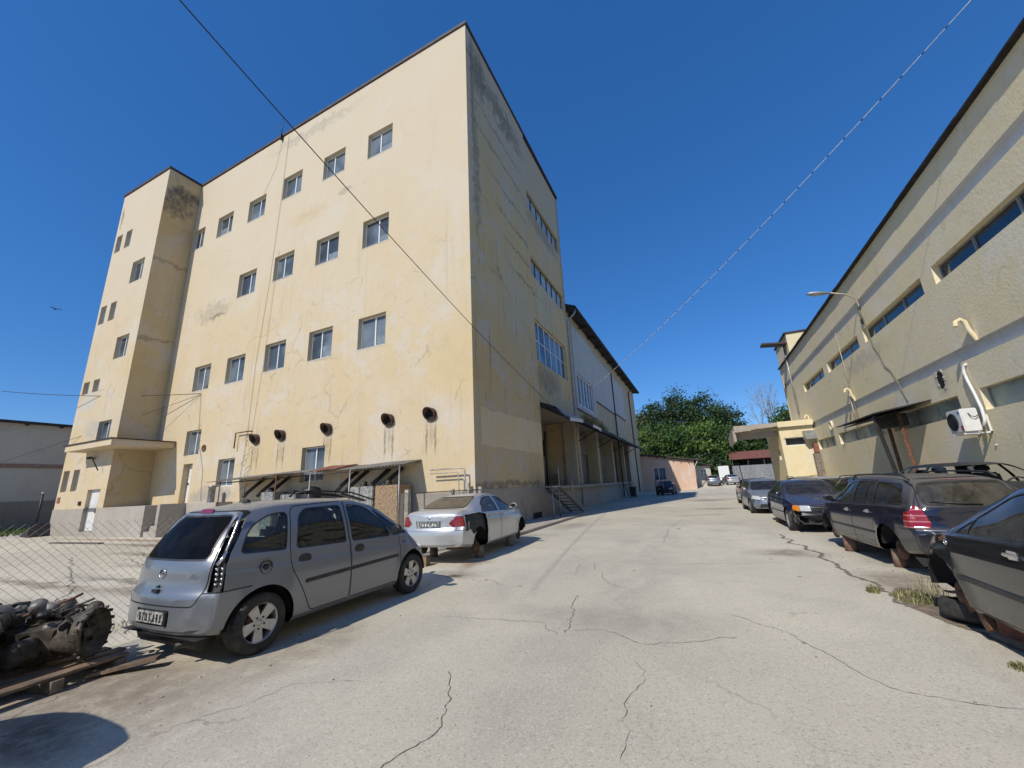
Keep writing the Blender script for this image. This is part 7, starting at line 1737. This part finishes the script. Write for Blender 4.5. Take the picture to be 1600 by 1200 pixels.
# ------------------------------------------------------------------ two people standing in the shade
M['skin'] = simple('skin', (.42, .26, .19), .6, var=.08); M['hair'] = simple('dark_hair', (.02, .016, .014), .6); M['trousers'] = simple('dark_trousers', (.018, .018, .022), .8); M['top_pink'] = simple('pink_top', (.45, .27, .26), .85, var=.15, scale=9)
def pattern_mat():
    t = NT('patterned_shirt'); O = t.obj(); k = t.ramp(t.vor(O, 16), .3, .5); return t.fin(t.mix(k, (.5, .5, .52), (.06, .06, .09)), .8)
M['shirt_pattern'] = pattern_mat()
def person(loc, rz, shirt, label, seed, arm):
    t = thing('person', label, 'person', loc, rz); H = 1.72
    J = dict(pel=(0, 0, .94), bel=(0, 0, 1.08), che=(.0, 0, 1.3), nec=(.0, 0, 1.46), hea=(.02, 0, 1.55), top=(.02, 0, 1.68), nose=(.1, 0, 1.58))
    E = [('pel', 'bel'), ('bel', 'che'), ('che', 'nec'), ('nec', 'hea'), ('hea', 'top'), ('hea', 'nose')]
    Rr = dict(pel=.15, bel=.135, che=.15, nec=.06, hea=.085, top=.075, nose=.03)
    for s, n in ((1, 'l'), (-1, 'r')):
        a = arm[0 if s > 0 else 1]
        J.update({'hip'+n: (0, s*.09, .88), 'kne'+n: (.03, s*.1, .48), 'ank'+n: (-.02, s*.1, .08), 'toe'+n: (.13, s*.11, .04), 'sho'+n: (0, s*.18, 1.39), 'elb'+n: (a[0], s*.24, 1.12), 'wri'+n: (a[1], s*.2, a[2])})
        E += [('pel', 'hip'+n), ('hip'+n, 'kne'+n), ('kne'+n, 'ank'+n), ('ank'+n, 'toe'+n), ('che', 'sho'+n), ('sho'+n, 'elb'+n), ('elb'+n, 'wri'+n)]
        Rr.update({'hip'+n: .095, 'kne'+n: .06, 'ank'+n: .042, 'toe'+n: .035, 'sho'+n: .065, 'elb'+n: .042, 'wri'+n: .03})
        w_ = V(J['wri'+n]); d = (w_-V(J['elb'+n])).normalized(); sd_ = d.orthogonal().normalized()
        J['pal'+n] = tuple(w_+d*.07); E.append(('wri'+n, 'pal'+n)); Rr['pal'+n] = .032
        for f in range(5):
            k = 'fin%d%s' % (f, n); off = (f-1.5)*.016; b = w_+d*(.07 if f < 4 else .03)+sd_*(off if f < 4 else .035); J[k] = tuple(b+d*(.085-.008*abs(f-1.3))+sd_*(.03 if f == 4 else 0)); E.append(('pal'+n, k)); Rr[k] = .009
    ks = list(J); me = bpy.data.meshes.new('body'); me.from_pydata([J[k] for k in ks], [(ks.index(a), ks.index(b)) for a, b in E], [])
    o = bpy.data.objects.new('body', me); COL.objects.link(o); o.modifiers.new('skin', 'SKIN'); sb = o.modifiers.new('sub', 'SUBSURF'); sb.levels = 1; sb.render_levels = 1
    for i, k in enumerate(ks): me.skin_vertices[0].data[i].radius = (Rr[k], Rr[k]*(1.15 if k in ('pel', 'bel', 'che') else 1)); me.skin_vertices[0].data[i].use_root = k == 'pel'
    dg = bpy.context.evaluated_depsgraph_get(); m2 = bpy.data.meshes.new_from_object(o.evaluated_get(dg)); bpy.data.objects.remove(o)
    m2.materials.clear()
    for m in (M['skin'], M['trousers'], shirt): m2.materials.append(m)
    for p in m2.polygons:
        c = p.center; p.use_smooth = True; p.material_index = 1 if c.z < .95 and abs(c.y) < .19 else (2 if .93 < c.z < 1.44 and (c.z > 1.15 or abs(c.y) < .2) and not (abs(c.x) > .16) else 0)
    b = bpy.data.objects.new('body', m2); COL.objects.link(b); b.parent = t
    mb = MB(); mb.ico((.0, 0, 1.63), .105, 2, .2, seed, (1, .92, 1.0)); mb.ico((-.05, 0, 1.55), .08, 2, .2, seed, (.7, 1, 1.2 if seed > 1 else .8)); lbuild(mb, 'hair', M['hair'], t)
    for s in (1, -1):
        mb = MB(); mb.ico((.105, s*.032, 1.6), .011, 1); lbuild(mb, 'eye', M['dark'], t)
    return t
person((-4.35, 44.9, .02), -pi/2+.5, M['top_pink'], 'person in a dusty pink top and dark trousers standing at left before the red car', 2, ((.06, .2, 1.05), (.1, .24, 1.1)))
person((-3.86, 44.6, .02), -pi/2-.3, M['shirt_pattern'], 'person in a patterned shirt and dark trousers standing at right before the red car', 1, ((.02, .06, .86), (.08, .22, 1.1)))

# ------------------------------------------------------------------ a bird in the sky
def at_dir(px, py, dist):
    d = _r*(px-800)/624.7+_u*(600-py)/624.7+_f; return V((0, 0, CAMZ))+d.normalized()*dist
bp = at_dir(87, 483, 75); t = thing('bird', 'small dark bird flying in the sky left of the tower', 'bird', tuple(bp))
mb = MB(); n = 10; prof = [(-.3, .01), (-.22, .05), (-.05, .075), (.12, .06), (.2, .045), (.27, .04), (.33, .01)]; rg = []
for h, r in prof: rg.append([mb.v(bp+V((h, cos(2*pi*k/n)*r, sin(2*pi*k/n)*r))) for k in range(n)])
for i in range(len(rg)-1):
    for k in range(n): mb.f([rg[i][k], rg[i][(k+1) % n], rg[i+1][(k+1) % n], rg[i+1][k]], 0, True)
for s in (1, -1):
    W_ = [(.12, .04, .03), (.1, .3, .14), (-.02, .58, .1), (-.08, .55, .09), (-.1, .28, .11), (-.12, .04, .02)]
    a = [mb.v(bp+V((x, s*y, z))) for x, y, z in W_]; mb.f(a); 
mb.f([mb.v(bp+V(q)) for q in ((-.28, .02, 0), (-.45, .09, 0), (-.45, -.09, 0), (-.28, -.02, 0))])
mb.build('body', M['dark'], t)

# unseen stand-in car added outside the lower left frame edge to cast a shadow
build_car(dict(MPV, lids=[], strips=[], end_cuts=[], paint='paint_silver', lamps=[('tail_lamp', 0, -1.50, [(.69, .73), (.84, .73), (.86, 1.02), (.675, 1.04)], 6, -1)]), 'unseen silver people carrier added behind the scrap engines to cast a shadow', (-5.0, -1.18), -pi/2, step=.12)
